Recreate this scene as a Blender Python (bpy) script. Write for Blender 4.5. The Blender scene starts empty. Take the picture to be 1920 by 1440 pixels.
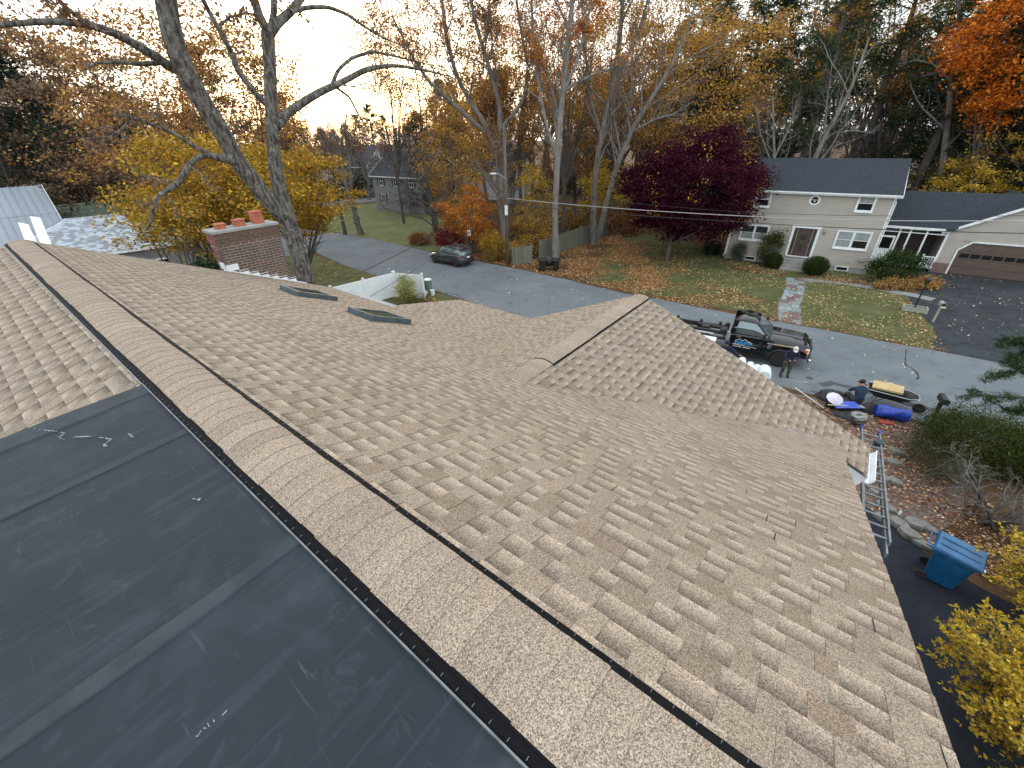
import bpy, bmesh, math, random
import numpy as np
from mathutils import Vector, Matrix, noise as mnoise

# ---------------------------------------------------------------- camera, sky, sun, exposure
S = bpy.context.scene
COL = S.collection
CAM_H = 10.0
FPX = 779.86                     # focal length in pixels of the 1920 px wide photograph
PITCH = math.radians(30.88)
ROLL = math.radians(-1.5)
cd = bpy.data.cameras.new("camera"); cam = bpy.data.objects.new("camera", cd); COL.objects.link(cam)
cd.sensor_width = 36.0; cd.lens = FPX/1920*36.0; cd.clip_start = 0.05; cd.clip_end = 1500
cam.matrix_world = Matrix.Translation((0, 0, CAM_H)) @ Matrix.Rotation(math.pi/2-PITCH, 4, 'X') @ Matrix.Rotation(ROLL, 4, 'Z')
S.camera = cam
S.render.resolution_x = 1024; S.render.resolution_y = 768

SUN_AZ = math.radians(-17)       # measured from +Y towards +X
SUN_EL = math.radians(6)
VEIL = (3.1, 3.27, 3.42)
W = bpy.data.worlds.new("World"); S.world = W; W.use_nodes = True
nt = W.node_tree
bg = nt.nodes['Background']
sky = nt.nodes.new('ShaderNodeTexSky'); sky.sky_type = 'NISHITA'; sky.sun_disc = False
sky.sun_elevation = SUN_EL; sky.sun_rotation = SUN_AZ; sky.altitude = 60; sky.air_density = 1.0; sky.dust_density = 2.5; sky.ozone_density = 1.2
# a thin bright veil of high cloud over the dusk sky
vm = nt.nodes.new('ShaderNodeVectorMath'); vm.operation = 'MULTIPLY_ADD'; vm.inputs[1].default_value = (.25, .25, .25); vm.inputs[2].default_value = VEIL
nt.links.new(sky.outputs[0], vm.inputs[0]); nt.links.new(vm.outputs[0], bg.inputs[0]); bg.inputs[1].default_value = 0.15
sl = bpy.data.lights.new("sun", 'SUN'); sun = bpy.data.objects.new("sun", sl); COL.objects.link(sun)
sl.energy = 0.3; sl.angle = math.radians(30); sl.color = (1.0, 0.80, 0.58)
sd = Vector((math.sin(SUN_AZ)*math.cos(SUN_EL), math.cos(SUN_AZ)*math.cos(SUN_EL), math.sin(SUN_EL)))
sun.rotation_euler = (-sd).to_track_quat('-Z', 'Y').to_euler()
S.view_settings.view_transform = 'Standard'; S.view_settings.look = 'None'
S.view_settings.gamma = 1.0; S.view_settings.use_curve_mapping = False
S.view_settings.exposure = 1.86

# ---------------------------------------------------------------- helpers
RND = random.Random(7)
NR = np.random.default_rng(11)
U = RND.uniform

def ray(u, v):
    """direction of the view ray through photograph pixel (u, v)"""
    u -= 960; v -= 720
    c, s = math.cos(ROLL), math.sin(ROLL)
    x = (c*u + s*v)/FPX; up = -(-s*u + c*v)/FPX
    return Vector((x, math.cos(PITCH)+up*math.sin(PITCH), -math.sin(PITCH)+up*math.cos(PITCH)))
def atZ(u, v, z=0.0):
    d = ray(u, v); t = (z-CAM_H)/d.z
    return Vector((d.x*t, d.y*t, z))
def atR(u, v, r):
    d = ray(u, v); t = r/math.hypot(d.x, d.y)
    return Vector((d.x*t, d.y*t, CAM_H+d.z*t))

class MB:
    def __init__(s): s.v = []; s.f = []; s.c = []; s.usec = False
    def add(s, vs, fs, col=None):
        n = len(s.v); s.v += [tuple(p) for p in vs]; s.f += [tuple(i+n for i in f) for f in fs]
        if col is not None: s.usec = True
        s.c += [col if col is not None else (1, 1, 1)]*len(vs)
        return s
    def box(s, c, d, rz=0, col=None, M=None):
        x, y, z = d[0]/2, d[1]/2, d[2]/2
        vs = [Vector((a*x, b*y, e*z)) for a in (-1, 1) for b in (-1, 1) for e in (-1, 1)]
        if M is not None: vs = [M @ p for p in vs]
        if rz: R = Matrix.Rotation(rz, 3, 'Z'); vs = [R @ p for p in vs]
        c = Vector(c)
        return s.add([p+c for p in vs], [(0, 1, 3, 2), (4, 6, 7, 5), (0, 4, 5, 1), (2, 3, 7, 6), (0, 2, 6, 4), (1, 5, 7, 3)], col)
    def beam(s, a, b, w, h, col=None, up=(0, 0, 1)):
        a, b = Vector(a), Vector(b); t = (b-a); L = t.length; t.normalize()
        r = t.cross(Vector(up))
        if r.length < 1e-4: r = t.cross(Vector((1, 0, 0)))
        r.normalize(); n = r.cross(t)
        vs = []
        for p in (a, b):
            for i, j in ((-1, -1), (1, -1), (1, 1), (-1, 1)): vs.append(p+r*i*w/2+n*j*h/2)
        return s.add(vs, [(0, 3, 2, 1), (4, 5, 6, 7), (0, 1, 5, 4), (1, 2, 6, 5), (2, 3, 7, 6), (3, 0, 4, 7)], col)
    def prism(s, poly, z0, z1, col=None):
        n = len(poly)
        vs = [(p[0], p[1], z0) for p in poly]+[(p[0], p[1], z1) for p in poly]
        fs = [tuple(range(n))[::-1], tuple(range(n, 2*n))]+[(i, (i+1) % n, n+(i+1) % n, n+i) for i in range(n)]
        return s.add(vs, fs, col)
    def extr(s, prof, f0, f1, col=None):
        """profile of points, mapped by f0 and f1 (functions to 3D) and joined"""
        n = len(prof); vs = [f0(p) for p in prof]+[f1(p) for p in prof]
        fs = [tuple(range(n))[::-1], tuple(range(n, 2*n))]+[(i, (i+1) % n, n+(i+1) % n, n+i) for i in range(n)]
        return s.add(vs, fs, col)
    def tube(s, pts, rad, sides=8, cap=True, col=None):
        pts = [Vector(p) for p in pts]; n = len(pts)
        if not hasattr(rad, '__len__'): rad = [rad]*n
        vs = []; pr = None
        for i, p in enumerate(pts):
            t = (pts[min(i+1, n-1)]-pts[max(i-1, 0)]).normalized()
            if pr is None:
                pr = t.cross(Vector((0, 0, 1)))
                if pr.length < .1: pr = t.cross(Vector((1, 0, 0)))
            pr = (pr-t*pr.dot(t)).normalized(); q = t.cross(pr)
            for k in range(sides):
                a = 2*math.pi*k/sides; vs.append(p+(pr*math.cos(a)+q*math.sin(a))*rad[i])
        fs = [(i*sides+k, i*sides+(k+1) % sides, (i+1)*sides+(k+1) % sides, (i+1)*sides+k) for i in range(n-1) for k in range(sides)]
        if cap: fs += [tuple(range(sides))[::-1], tuple(range((n-1)*sides, n*sides))]
        return s.add(vs, fs, col)
    def lathe(s, prof, c=(0, 0, 0), sides=16, sx=1, sy=1, col=None, M=None):
        vs = []
        for r, z in prof:
            for k in range(sides):
                a = 2*math.pi*k/sides; p = Vector((r*math.cos(a)*sx, r*math.sin(a)*sy, z))
                if M is not None: p = M @ p
                vs.append(p+Vector(c))
        n = len(prof)
        fs = [(i*sides+k, i*sides+(k+1) % sides, (i+1)*sides+(k+1) % sides, (i+1)*sides+k) for i in range(n-1) for k in range(sides)]
        fs += [tuple(range(sides))[::-1], tuple(range((n-1)*sides, n*sides))]
        return s.add(vs, fs, col)
    def build(s, name, m, parent=None, smooth=False, kind=None, loc=None, bevel=0):
        me = bpy.data.meshes.new(name); me.from_pydata(s.v, [], s.f)
        if s.usec:
            a = me.color_attributes.new('col', 'FLOAT_COLOR', 'POINT')
            arr = np.ones((len(s.v), 4), np.float32); arr[:, :3] = np.array(s.c, np.float32); a.data.foreach_set('color', arr.ravel())
        if smooth: me.polygons.foreach_set('use_smooth', [True]*len(me.polygons))
        me.materials.append(m)
        return link(name, me, parent, kind, loc, bevel)

def link(name, me, parent=None, kind=None, loc=None, bevel=0):
    o = bpy.data.objects.new(name, me); COL.objects.link(o)
    if parent is not None: o.parent = parent
    if loc is not None: o.location = loc
    if kind: o['kind'] = kind
    if bevel:
        b = o.modifiers.new('bevel', 'BEVEL'); b.width = bevel; b.segments = 2; b.limit_method = 'ANGLE'
        b.angle_limit = math.radians(40)
    return o
def thing(name, label, cat, loc=(0, 0, 0), rz=0, group=None):
    o = bpy.data.objects.new(name, None); COL.objects.link(o); o.location = loc; o.rotation_euler = (0, 0, rz)
    o.empty_display_size = .3; o['label'] = label; o['category'] = cat
    if group: o['group'] = group
    return o
def tag(o, label, cat, group=None):
    o['label'] = label; o['category'] = cat
    if group: o['group'] = group
    return o
def copy_tree(o, parent=None):
    c = o.copy(); COL.objects.link(c)
    if parent is not None: c.parent = parent
    for ch in o.children: copy_tree(ch, c)
    return c

# ---------------------------------------------------------------- materials
def mat(name, c1, c2=None, scale=5.0, rough=0.7, bump=0.0, metal=0.0, detail=4, c3=None, s3=.6, bscale=None, spec=0.5, coat=0, stretch=None, lo=.35, hi=.65):
    m = bpy.data.materials.new(name); m.use_nodes = True; n = m.node_tree.nodes; L = m.node_tree.links
    b = n['Principled BSDF']; b.inputs['Roughness'].default_value = rough; b.inputs['Metallic'].default_value = metal
    b.inputs['Specular IOR Level'].default_value = spec; b.inputs['Coat Weight'].default_value = coat
    if c2 is None: c2 = tuple(x*.86 for x in c1)
    tc = n.new('ShaderNodeTexCoord'); vec = tc.outputs['Object']
    if stretch:
        mp = n.new('ShaderNodeMapping'); mp.inputs['Scale'].default_value = stretch; L.new(vec, mp.inputs[0]); vec = mp.outputs[0]
    t = n.new('ShaderNodeTexNoise'); t.inputs['Scale'].default_value = scale; t.inputs['Detail'].default_value = detail; L.new(vec, t.inputs['Vector'])
    r = n.new('ShaderNodeMapRange'); r.inputs['From Min'].default_value = lo; r.inputs['From Max'].default_value = hi; L.new(t.outputs['Fac'], r.inputs['Value'])
    mx = n.new('ShaderNodeMix'); mx.data_type = 'RGBA'; mx.inputs['A'].default_value = (*c1, 1); mx.inputs['B'].default_value = (*c2, 1)
    L.new(r.outputs[0], mx.inputs['Factor']); out = mx.outputs['Result']
    if c3 is not None:
        t3 = n.new('ShaderNodeTexNoise'); t3.inputs['Scale'].default_value = s3; t3.inputs['Detail'].default_value = 5; L.new(vec, t3.inputs['Vector'])
        r3 = n.new('ShaderNodeMapRange'); r3.inputs['From Min'].default_value = .45; r3.inputs['From Max'].default_value = .62; L.new(t3.outputs['Fac'], r3.inputs['Value'])
        m3 = n.new('ShaderNodeMix'); m3.data_type = 'RGBA'; m3.inputs['B'].default_value = (*c3, 1); L.new(out, m3.inputs['A']); L.new(r3.outputs[0], m3.inputs['Factor']); out = m3.outputs['Result']
    L.new(out, b.inputs['Base Color'])
    if bump:
        tb = n.new('ShaderNodeTexNoise'); tb.inputs['Scale'].default_value = bscale or scale*4; tb.inputs['Detail'].default_value = 5; L.new(vec, tb.inputs['Vector'])
        bp = n.new('ShaderNodeBump'); bp.inputs['Strength'].default_value = bump; bp.inputs['Distance'].default_value = .02; L.new(tb.outputs['Fac'], bp.inputs['Height']); L.new(bp.outputs[0], b.inputs['Normal'])
    return m

def leaf_mat(name, trans=.35, rough=.6):
    m = bpy.data.materials.new(name); m.use_nodes = True; n = m.node_tree.nodes; L = m.node_tree.links
    n.remove(n['Principled BSDF']); out = n['Material Output']
    at = n.new('ShaderNodeAttribute'); at.attribute_name = 'col'
    d = n.new('ShaderNodeBsdfDiffuse'); t = n.new('ShaderNodeBsdfTranslucent'); mx = n.new('ShaderNodeMixShader'); mx.inputs[0].default_value = trans
    L.new(at.outputs['Color'], d.inputs[0]); L.new(at.outputs['Color'], t.inputs[0]); L.new(d.outputs[0], mx.inputs[1]); L.new(t.outputs[0], mx.inputs[2]); L.new(mx.outputs[0], out.inputs[0])
    return m

def shingle_mat(name, base, speck=1.0, cell=165.0, tint=1.0):
    """mineral granules: every granule cluster has its own brightness; 'col' carries the printed shade of each tab"""
    m = bpy.data.materials.new(name); m.use_nodes = True; n = m.node_tree.nodes; L = m.node_tree.links
    b = n['Principled BSDF']; b.inputs['Roughness'].default_value = .95; b.inputs['Specular IOR Level'].default_value = .2
    tc = n.new('ShaderNodeTexCoord')
    vo = n.new('ShaderNodeTexVoronoi'); vo.inputs['Scale'].default_value = cell; L.new(tc.outputs['Object'], vo.inputs['Vector'])
    sp = n.new('ShaderNodeSeparateColor'); L.new(vo.outputs['Color'], sp.inputs[0])
    r = n.new('ShaderNodeMapRange'); r.inputs['To Min'].default_value = 1-.52*speck; r.inputs['To Max'].default_value = 1+.5*speck; L.new(sp.outputs[0], r.inputs['Value'])
    no = n.new('ShaderNodeTexNoise'); no.inputs['Scale'].default_value = 110; no.inputs['Detail'].default_value = 3; L.new(tc.outputs['Object'], no.inputs['Vector'])
    r2 = n.new('ShaderNodeMapRange'); r2.inputs['From Min'].default_value = .3; r2.inputs['From Max'].default_value = .7; r2.inputs['To Min'].default_value = .82; r2.inputs['To Max'].default_value = 1.18; L.new(no.outputs['Fac'], r2.inputs['Value'])
    mu = n.new('ShaderNodeMath'); mu.operation = 'MULTIPLY'; L.new(r.outputs[0], mu.inputs[0]); L.new(r2.outputs[0], mu.inputs[1])
    nb = n.new('ShaderNodeTexNoise'); nb.inputs['Scale'].default_value = 1.3; nb.inputs['Detail'].default_value = 4; L.new(tc.outputs['Object'], nb.inputs['Vector'])
    r4 = n.new('ShaderNodeMapRange'); r4.inputs['From Min'].default_value = .3; r4.inputs['From Max'].default_value = .7; r4.inputs['To Min'].default_value = .94; r4.inputs['To Max'].default_value = 1.06; L.new(nb.outputs['Fac'], r4.inputs['Value'])
    mu2 = n.new('ShaderNodeMath'); mu2.operation = 'MULTIPLY'; L.new(mu.outputs[0], mu2.inputs[0]); L.new(r4.outputs[0], mu2.inputs[1])
    at = n.new('ShaderNodeAttribute'); at.attribute_name = 'col'
    v1 = n.new('ShaderNodeVectorMath'); v1.operation = 'MULTIPLY'; v1.inputs[1].default_value = base; L.new(at.outputs['Color'], v1.inputs[0])
    v2 = n.new('ShaderNodeVectorMath'); v2.operation = 'SCALE'; L.new(v1.outputs[0], v2.inputs[0]); L.new(mu2.outputs[0], v2.inputs['Scale'])
    L.new(v2.outputs[0], b.inputs['Base Color'])
    bp = n.new('ShaderNodeBump'); bp.inputs['Strength'].default_value = .5; bp.inputs['Distance'].default_value = .004; L.new(sp.outputs[0], bp.inputs['Height']); L.new(bp.outputs[0], b.inputs['Normal'])
    return m

def plain(name, c, rough=.5, metal=0, spec=.5, coat=0, trans=0):
    m = bpy.data.materials.new(name); m.use_nodes = True; b = m.node_tree.nodes['Principled BSDF']
    b.inputs['Base Color'].default_value = (*c, 1); b.inputs['Roughness'].default_value = rough; b.inputs['Metallic'].default_value = metal
    b.inputs['Specular IOR Level'].default_value = spec; b.inputs['Coat Weight'].default_value = coat; b.inputs['Transmission Weight'].default_value = trans
    return m

M = {}
M['shingle'] = shingle_mat('roof_granules', (.285, .228, .172), cell=300, speck=1.15)
M['cap'] = shingle_mat('cap_granules', (.290, .230, .176), cell=300, speck=1.25)
M['deck'] = mat('deck_felt', (.03, .028, .027), rough=.9)
M['black_plastic'] = mat('vent_plastic', (.003, .003, .0035), (.005, .005, .006), scale=30, rough=.8, spec=.15)
M['flange'] = mat('flange_metal', (.20, .21, .22), (.12, .125, .13), scale=14, rough=.5, metal=.6)
M['alu'] = mat('aluminium', (.48, .49, .49), (.36, .37, .38), scale=9, rough=.38, metal=.85, bump=.03)
M['galv'] = mat('dull_metal', (.42, .43, .43), (.33, .34, .34), scale=12, rough=.5, metal=.5)
M['white'] = mat('white_vinyl', (.78, .80, .80), (.70, .72, .73), scale=2, rough=.45)
M['trim'] = mat('white_trim', (.76, .78, .78), (.64, .66, .66), scale=3, rough=.5)
M['siding'] = mat('beige_siding', (.40, .36, .31), (.35, .315, .275), scale=1.2, rough=.6, c3=(.37, .335, .29), s3=.5)
M['our_siding'] = mat('house_siding', (.30, .31, .31), (.25, .26, .26), scale=2, rough=.7)
M['slate'] = mat('dark_roof', (.030, .038, .049), (.017, .022, .030), scale=9, rough=.9, bump=.3, bscale=30, detail=8, lo=.4, hi=.6)
M['glass'] = plain('window_glass', (.03, .035, .04), .06, spec=.8)
M['glass_dark'] = plain('dark_window_glass', (.01, .011, .012), .08, spec=.7)
M['glass_curtain'] = mat('curtained_glass', (.22, .25, .25), (.30, .33, .33), scale=3, rough=.12, stretch=(1, 1, .1))
M['door_brown'] = mat('door_wood', (.045, .028, .022), (.07, .045, .035), scale=8, rough=.45, bump=.2)
M['garage_brown'] = mat('garage_wood', (.10, .068, .052), (.07, .046, .036), scale=2, rough=.6, stretch=(1, 1, 6))
M['concrete'] = mat('concrete', (.30, .30, .28), (.22, .22, .21), scale=3, rough=.9, bump=.2)

M['mortar'] = mat('mortar', (.48, .44, .41), (.30, .27, .25), scale=4, rough=.95)
M['terracotta'] = mat('terracotta', (.42, .12, .06), (.30, .09, .05), scale=5, rough=.8)
M['bark'] = mat('grey_bark', (.175, .155, .135), (.08, .068, .058), scale=5, rough=.95, bump=.8, bscale=22, stretch=(1, 1, .25))
M['bark_dark'] = mat('dark_bark', (.10, .084, .072), (.05, .042, .036), scale=5, rough=.95, bump=.6, stretch=(1, 1, .25))
M['bark_pale'] = mat('pale_bark', (.22, .205, .185), (.12, .108, .095), scale=4, rough=.95, bump=.4, stretch=(1, 1, .3))
M['bark_lichen'] = mat('lichened_bark', (.15, .13, .11), (.042, .035, .030), scale=13, rough=.95, bump=1.0, bscale=30, stretch=(1, 1, .22), detail=8, lo=.42, hi=.58)
def lichen():
    m = M['bark_lichen']; n = m.node_tree.nodes; L = m.node_tree.links; b = n['Principled BSDF']; src = b.inputs['Base Color'].links[0].from_socket
    tc = [x for x in n if x.type == 'TEX_COORD'][0]; t = n.new('ShaderNodeTexNoise'); t.inputs['Scale'].default_value = 5.5; t.inputs['Detail'].default_value = 7; t.inputs['Roughness'].default_value = .7; L.new(tc.outputs['Object'], t.inputs['Vector'])
    r = n.new('ShaderNodeMapRange'); r.inputs['From Min'].default_value = .54; r.inputs['From Max'].default_value = .60; r.inputs['To Max'].default_value = .85; L.new(t.outputs['Fac'], r.inputs['Value'])
    mx = n.new('ShaderNodeMix'); mx.data_type = 'RGBA'; mx.inputs['B'].default_value = (.19, .205, .165, 1); L.new(src, mx.inputs['A']); L.new(r.outputs[0], mx.inputs['Factor']); L.new(mx.outputs['Result'], b.inputs['Base Color'])
    bp = [x for x in n if x.type == 'BUMP'][0]; bp.inputs['Distance'].default_value = .05
lichen()
M['twig'] = mat('twigs', (.185, .162, .142), (.115, .10, .086), scale=3, rough=.9)
M['leaf'] = leaf_mat('leaf', .38)
M['needle'] = leaf_mat('needle', .12)
M['litter'] = leaf_mat('fallen_leaf', .05)
M['car_glass'] = plain('car_glass', (.16, .20, .21), .05, metal=.55, spec=1)
M['black_paint'] = plain('black_car_paint', (.004, .004, .005), .10, spec=.4, coat=.4)
M['grey_paint'] = plain('grey_car_paint', (.05, .055, .055), .25, metal=.4, coat=1)
M['black_steel'] = mat('black_steel', (.012, .012, .013), (.03, .028, .027), scale=8, rough=.5)
M['rubber'] = mat('rubber', (.012, .012, .012), (.02, .02, .02), scale=20, rough=.85)
M['chrome'] = plain('chrome', (.75, .75, .76), .15, metal=1)
M['wheel_metal'] = plain('wheel_metal', (.30, .30, .31), .35, metal=.8)
M['lamp_glass'] = plain('lamp_glass', (.55, .56, .56), .12)
M['amber'] = plain('amber_lens', (.55, .12, .02), .2)
M['red_lens'] = plain('red_lens', (.25, .01, .01), .2)
M['black'] = mat('black_plastic_bin', (.010, .010, .011), (.016, .016, .017), scale=6, rough=.45)
M['white_plain'] = mat('white_sheet', (.74, .80, .80), (.62, .70, .71), scale=3, rough=.5)
M['bluebin'] = mat('blue_bin_plastic', (.006, .085, .20), (.005, .065, .16), scale=5, rough=.4, c3=(.015, .11, .24), s3=2)
M['tarp'] = mat('blue_tarp', (.010, .055, .40), (.006, .025, .20), scale=7, rough=.4, bump=.6, bscale=14)
M['skin'] = mat('skin', (.36, .20, .14), (.32, .17, .12), scale=8, rough=.6)
M['navy'] = mat('navy_cloth', (.012, .018, .055), (.008, .012, .035), scale=12, rough=.9, bump=.4)
M['navy2'] = mat('faded_navy_cloth', (.014, .030, .062), (.010, .020, .045), scale=8, rough=.9, bump=.5, bscale=12)
M['camo'] = mat('camouflage_cloth', (.045, .045, .03), (.11, .10, .075), scale=14, rough=.9, lo=.47, hi=.53, c3=(.02, .02, .015), s3=9)
M['hair'] = plain('hair', (.012, .009, .008), .6)
M['cap_white'] = mat('pale_cap_cloth', (.62, .60, .54), (.52, .50, .46), scale=9, rough=.85)
M['wire'] = plain('wire_black', (.015, .015, .016), .6)
M['wire_pale'] = plain('wire_pale', (.35, .34, .33), .6)
M['pole'] = mat('pole_wood', (.13, .105, .085), (.07, .057, .047), scale=6, rough=.9, stretch=(1, 1, .2), bump=.4)
M['fence_wood'] = mat('weathered_board', (.165, .170, .135), (.105, .11, .085), scale=5, rough=.95, stretch=(1, 1, .15), bump=.3, c3=(.10, .12, .07), s3=1.2)
for _i, _c in enumerate([(.195, .20, .155), (.15, .155, .12), (.17, .16, .125), (.135, .15, .105)]): M['fence_wood%d' % _i] = mat('weathered_board', _c, tuple(x*.65 for x in _c), scale=5, rough=.95, stretch=(1, 1, .15), bump=.3, c3=(.11, .13, .08), s3=1.2)
M['stone'] = mat('edging_stone', (.20, .19, .17), (.12, .115, .10), scale=5, rough=.9, bump=.7)
M['foam'] = mat('insulation_board', (.50, .37, .19), (.42, .30, .14), scale=6, rough=.9)
M['wood_handle'] = mat('wood_handle', (.55, .45, .30), (.45, .36, .24), scale=6, rough=.6)

def ground_mat(name, cols, scales, rough=.97, bump=.6, bscale=30):
    """several colours mixed by noises of falling size"""
    m = bpy.data.materials.new(name); m.use_nodes = True; n = m.node_tree.nodes; L = m.node_tree.links
    b = n['Principled BSDF']; b.inputs['Roughness'].default_value = rough; b.inputs['Specular IOR Level'].default_value = .2
    tc = n.new('ShaderNodeTexCoord'); out = None
    for i, (c, (sc, lo, hi)) in enumerate(zip(cols[1:], scales)):
        t = n.new('ShaderNodeTexNoise'); t.inputs['Scale'].default_value = sc; t.inputs['Detail'].default_value = 6; t.inputs['Roughness'].default_value = .65
        mp = n.new('ShaderNodeMapping'); mp.inputs['Location'].default_value = (i*13.7, i*5.1, 0); L.new(tc.outputs['Object'], mp.inputs[0]); L.new(mp.outputs[0], t.inputs['Vector'])
        r = n.new('ShaderNodeMapRange'); r.inputs['From Min'].default_value = lo; r.inputs['From Max'].default_value = hi; L.new(t.outputs['Fac'], r.inputs['Value'])
        mx = n.new('ShaderNodeMix'); mx.data_type = 'RGBA'; mx.inputs['B'].default_value = (*c, 1)
        if out is None: mx.inputs['A'].default_value = (*cols[0], 1)
        else: L.new(out, mx.inputs['A'])
        L.new(r.outputs[0], mx.inputs['Factor']); out = mx.outputs['Result']
    L.new(out, b.inputs['Base Color'])
    if bump:
        tb = n.new('ShaderNodeTexNoise'); tb.inputs['Scale'].default_value = bscale; tb.inputs['Detail'].default_value = 4; L.new(tc.outputs['Object'], tb.inputs['Vector'])
        bp = n.new('ShaderNodeBump'); bp.inputs['Strength'].default_value = bump; bp.inputs['Distance'].default_value = .04; L.new(tb.outputs['Fac'], bp.inputs['Height']); L.new(bp.outputs[0], b.inputs['Normal'])
    return m
M['asphalt'] = ground_mat('road_asphalt', [(.125, .138, .147), (.155, .170, .180), (.095, .103, .11), (.19, .20, .205)], [(.25, .4, .6), (.9, .55, .72), (25, .55, .75)], bump=.25, bscale=60)
M['asphalt_patch'] = ground_mat('patch_asphalt', [(.065, .070, .075), (.085, .09, .095), (.05, .053, .056)], [(1, .4, .6), (20, .5, .7)], bump=.3, bscale=60)
M['driveway'] = ground_mat('driveway_asphalt', [(.028, .032, .037), (.041, .046, .052), (.020, .022, .025), (.08, .08, .08)], [(.4, .4, .6), (2, .5, .65), (30, .66, .8)], bump=.25, bscale=60)
M['driveway_ours'] = ground_mat('sealed_driveway', [(.016, .019, .027), (.024, .028, .036), (.012, .014, .018)], [(.6, .4, .6), (5, .5, .7)], bump=.2, bscale=60)
M['grass'] = ground_mat('lawn_grass', [(.088, .092, .036), (.064, .078, .026), (.15, .128, .060), (.05, .058, .022)], [(.5, .42, .6), (1.1, .48, .66), (14, .5, .7)])
M['grass_dry'] = ground_mat('dry_grass', [(.135, .145, .06), (.10, .118, .042), (.19, .17, .085), (.08, .09, .04)], [(.3, .42, .6), (1.0, .5, .66), (10, .5, .7)])
M['soil'] = ground_mat('forest_floor', [(.075, .045, .026), (.11, .062, .03), (.045, .032, .02), (.15, .08, .035)], [(.3, .4, .6), (2, .45, .65), (12, .5, .7)], bump=1)
M['gravel'] = ground_mat('gravel_bed', [(.17, .13, .11), (.10, .07, .055), (.27, .22, .19), (.16, .07, .045)], [(5, .4, .6), (16, .5, .62), (9, .55, .66)], bump=1.2, bscale=40)
# ---------------------------------------------------------------- the ground and the streets
def sheet(name, poly, z, m, jit=.12, step=.5, kind='structure'):
    pts = []
    n = len(poly)
    for i in range(n):
        a, b = Vector((*poly[i], 0)), Vector((*poly[(i+1) % n], 0)); L = (b-a).length; k = max(1, int(L/step))
        nn = Vector((-(b-a).y, (b-a).x, 0)).normalized()
        for j in range(k):
            p = a.lerp(b, j/k)
            w = mnoise.noise(Vector((p.x*.6, p.y*.6, z*90)))*jit*1.6+U(-jit, jit)*.5 if j else 0
            p = p+nn*w; pts.append((p.x, p.y, z))
    me = bpy.data.meshes.new(name); me.from_pydata(pts, [], [tuple(range(len(pts)))])
    bm = bmesh.new(); bm.from_mesh(me); bmesh.ops.triangulate(bm, faces=bm.faces[:])
    for f in bm.faces:
        if f.normal.z < 0: f.normal_flip()
    bm.to_mesh(me); bm.free()
    me.materials.append(m); return link(name, me, kind=kind)

g = MB(); g.add([(-700, -300, -.004), (700, -300, -.004), (700, 900, -.004), (-700, 900, -.004)], [(0, 1, 2, 3)]); g.build('ground', M['soil'], kind='structure')
sheet('lawn', [(6.2, 31.9), (21.9, 19.0), (23.4, 20.6), (24.6, 22.4), (25.6, 24.6), (28.4, 29.3), (30.9, 32.6), (24, 36.5), (19.4, 40), (17.5, 50), (12, 47), (8, 38)], .0, M['grass'])
sheet('far_lawn', [(-46, 75), (-28, 60.2), (-20.8, 54.6), (-7.6, 43.3), (-6.2, 45), (-8, 60), (-20, 84), (-60, 62)], .0, M['grass_dry'])
sheet('yard_lawn', [(-30, 52), (-19, 42.6), (-11.65, 35.4), (-6.5, 31.4), (-2, 27.2), (1.5, 24.3), (4, 22.3), (2, 16), (-12, 12), (-30, 24)], .001, M['grass'])
sheet('road', [(-50, 76), (-28, 58.8), (-20.8, 54.3), (-15.7, 50.3), (-7.65, 43.1), (2.06, 35.1), (8.9, 28.6), (14.8, 24.2), (22.3, 18.55), (30, 12), (60, -14), (54, -24), (24, 5.4), (18.1, 11.1), (14.9, 14.0), (12.6, 15.5), (9.2, 18.6), (1.5, 24.5), (-2.1, 27.4), (-6.4, 31.5), (-11.7, 35.6), (-15.7, 39.4), (-24, 49.2), (-44, 66)], .008, M['asphalt'], jit=.07)
sheet('side_street', [(-20, 44), (-29, 57), (-54, 50), (-60, 38), (-44, 37)], .0045, M['asphalt'])
sheet('cross_street', [(-64, 61), (-20, 87), (-22, 93), (-68, 68)], .004, M['asphalt'])
sheet('driveway', [(21.9, 19.2), (23.6, 20.8), (25.6, 24.5), (28.5, 29.3), (31, 32.4), (33.4, 33.0), (46, 24), (52, 10), (36, 4), (28, 13)], .004, M['driveway'])
sheet('house_driveway', [(9.9, 10.3), (10.65, 9.0), (10.95, 8.1), (11.1, 7.3), (11.6, 6.2), (12.6, 4.8), (14, 2), (14, -8), (2, -8), (2, 5), (6, 8.6)], .0, M['driveway_ours'], jit=.03)
sheet('gravel_bed', [(12.5, 15.2), (14.6, 13.9), (16.2, 12.6), (15.2, 10.2), (13.2, 8.4), (11.3, 7.4), (10.95, 8.3), (9.9, 10.5), (8.2, 13), (8.5, 17)], .004, M['gravel'], jit=.1)
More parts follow.
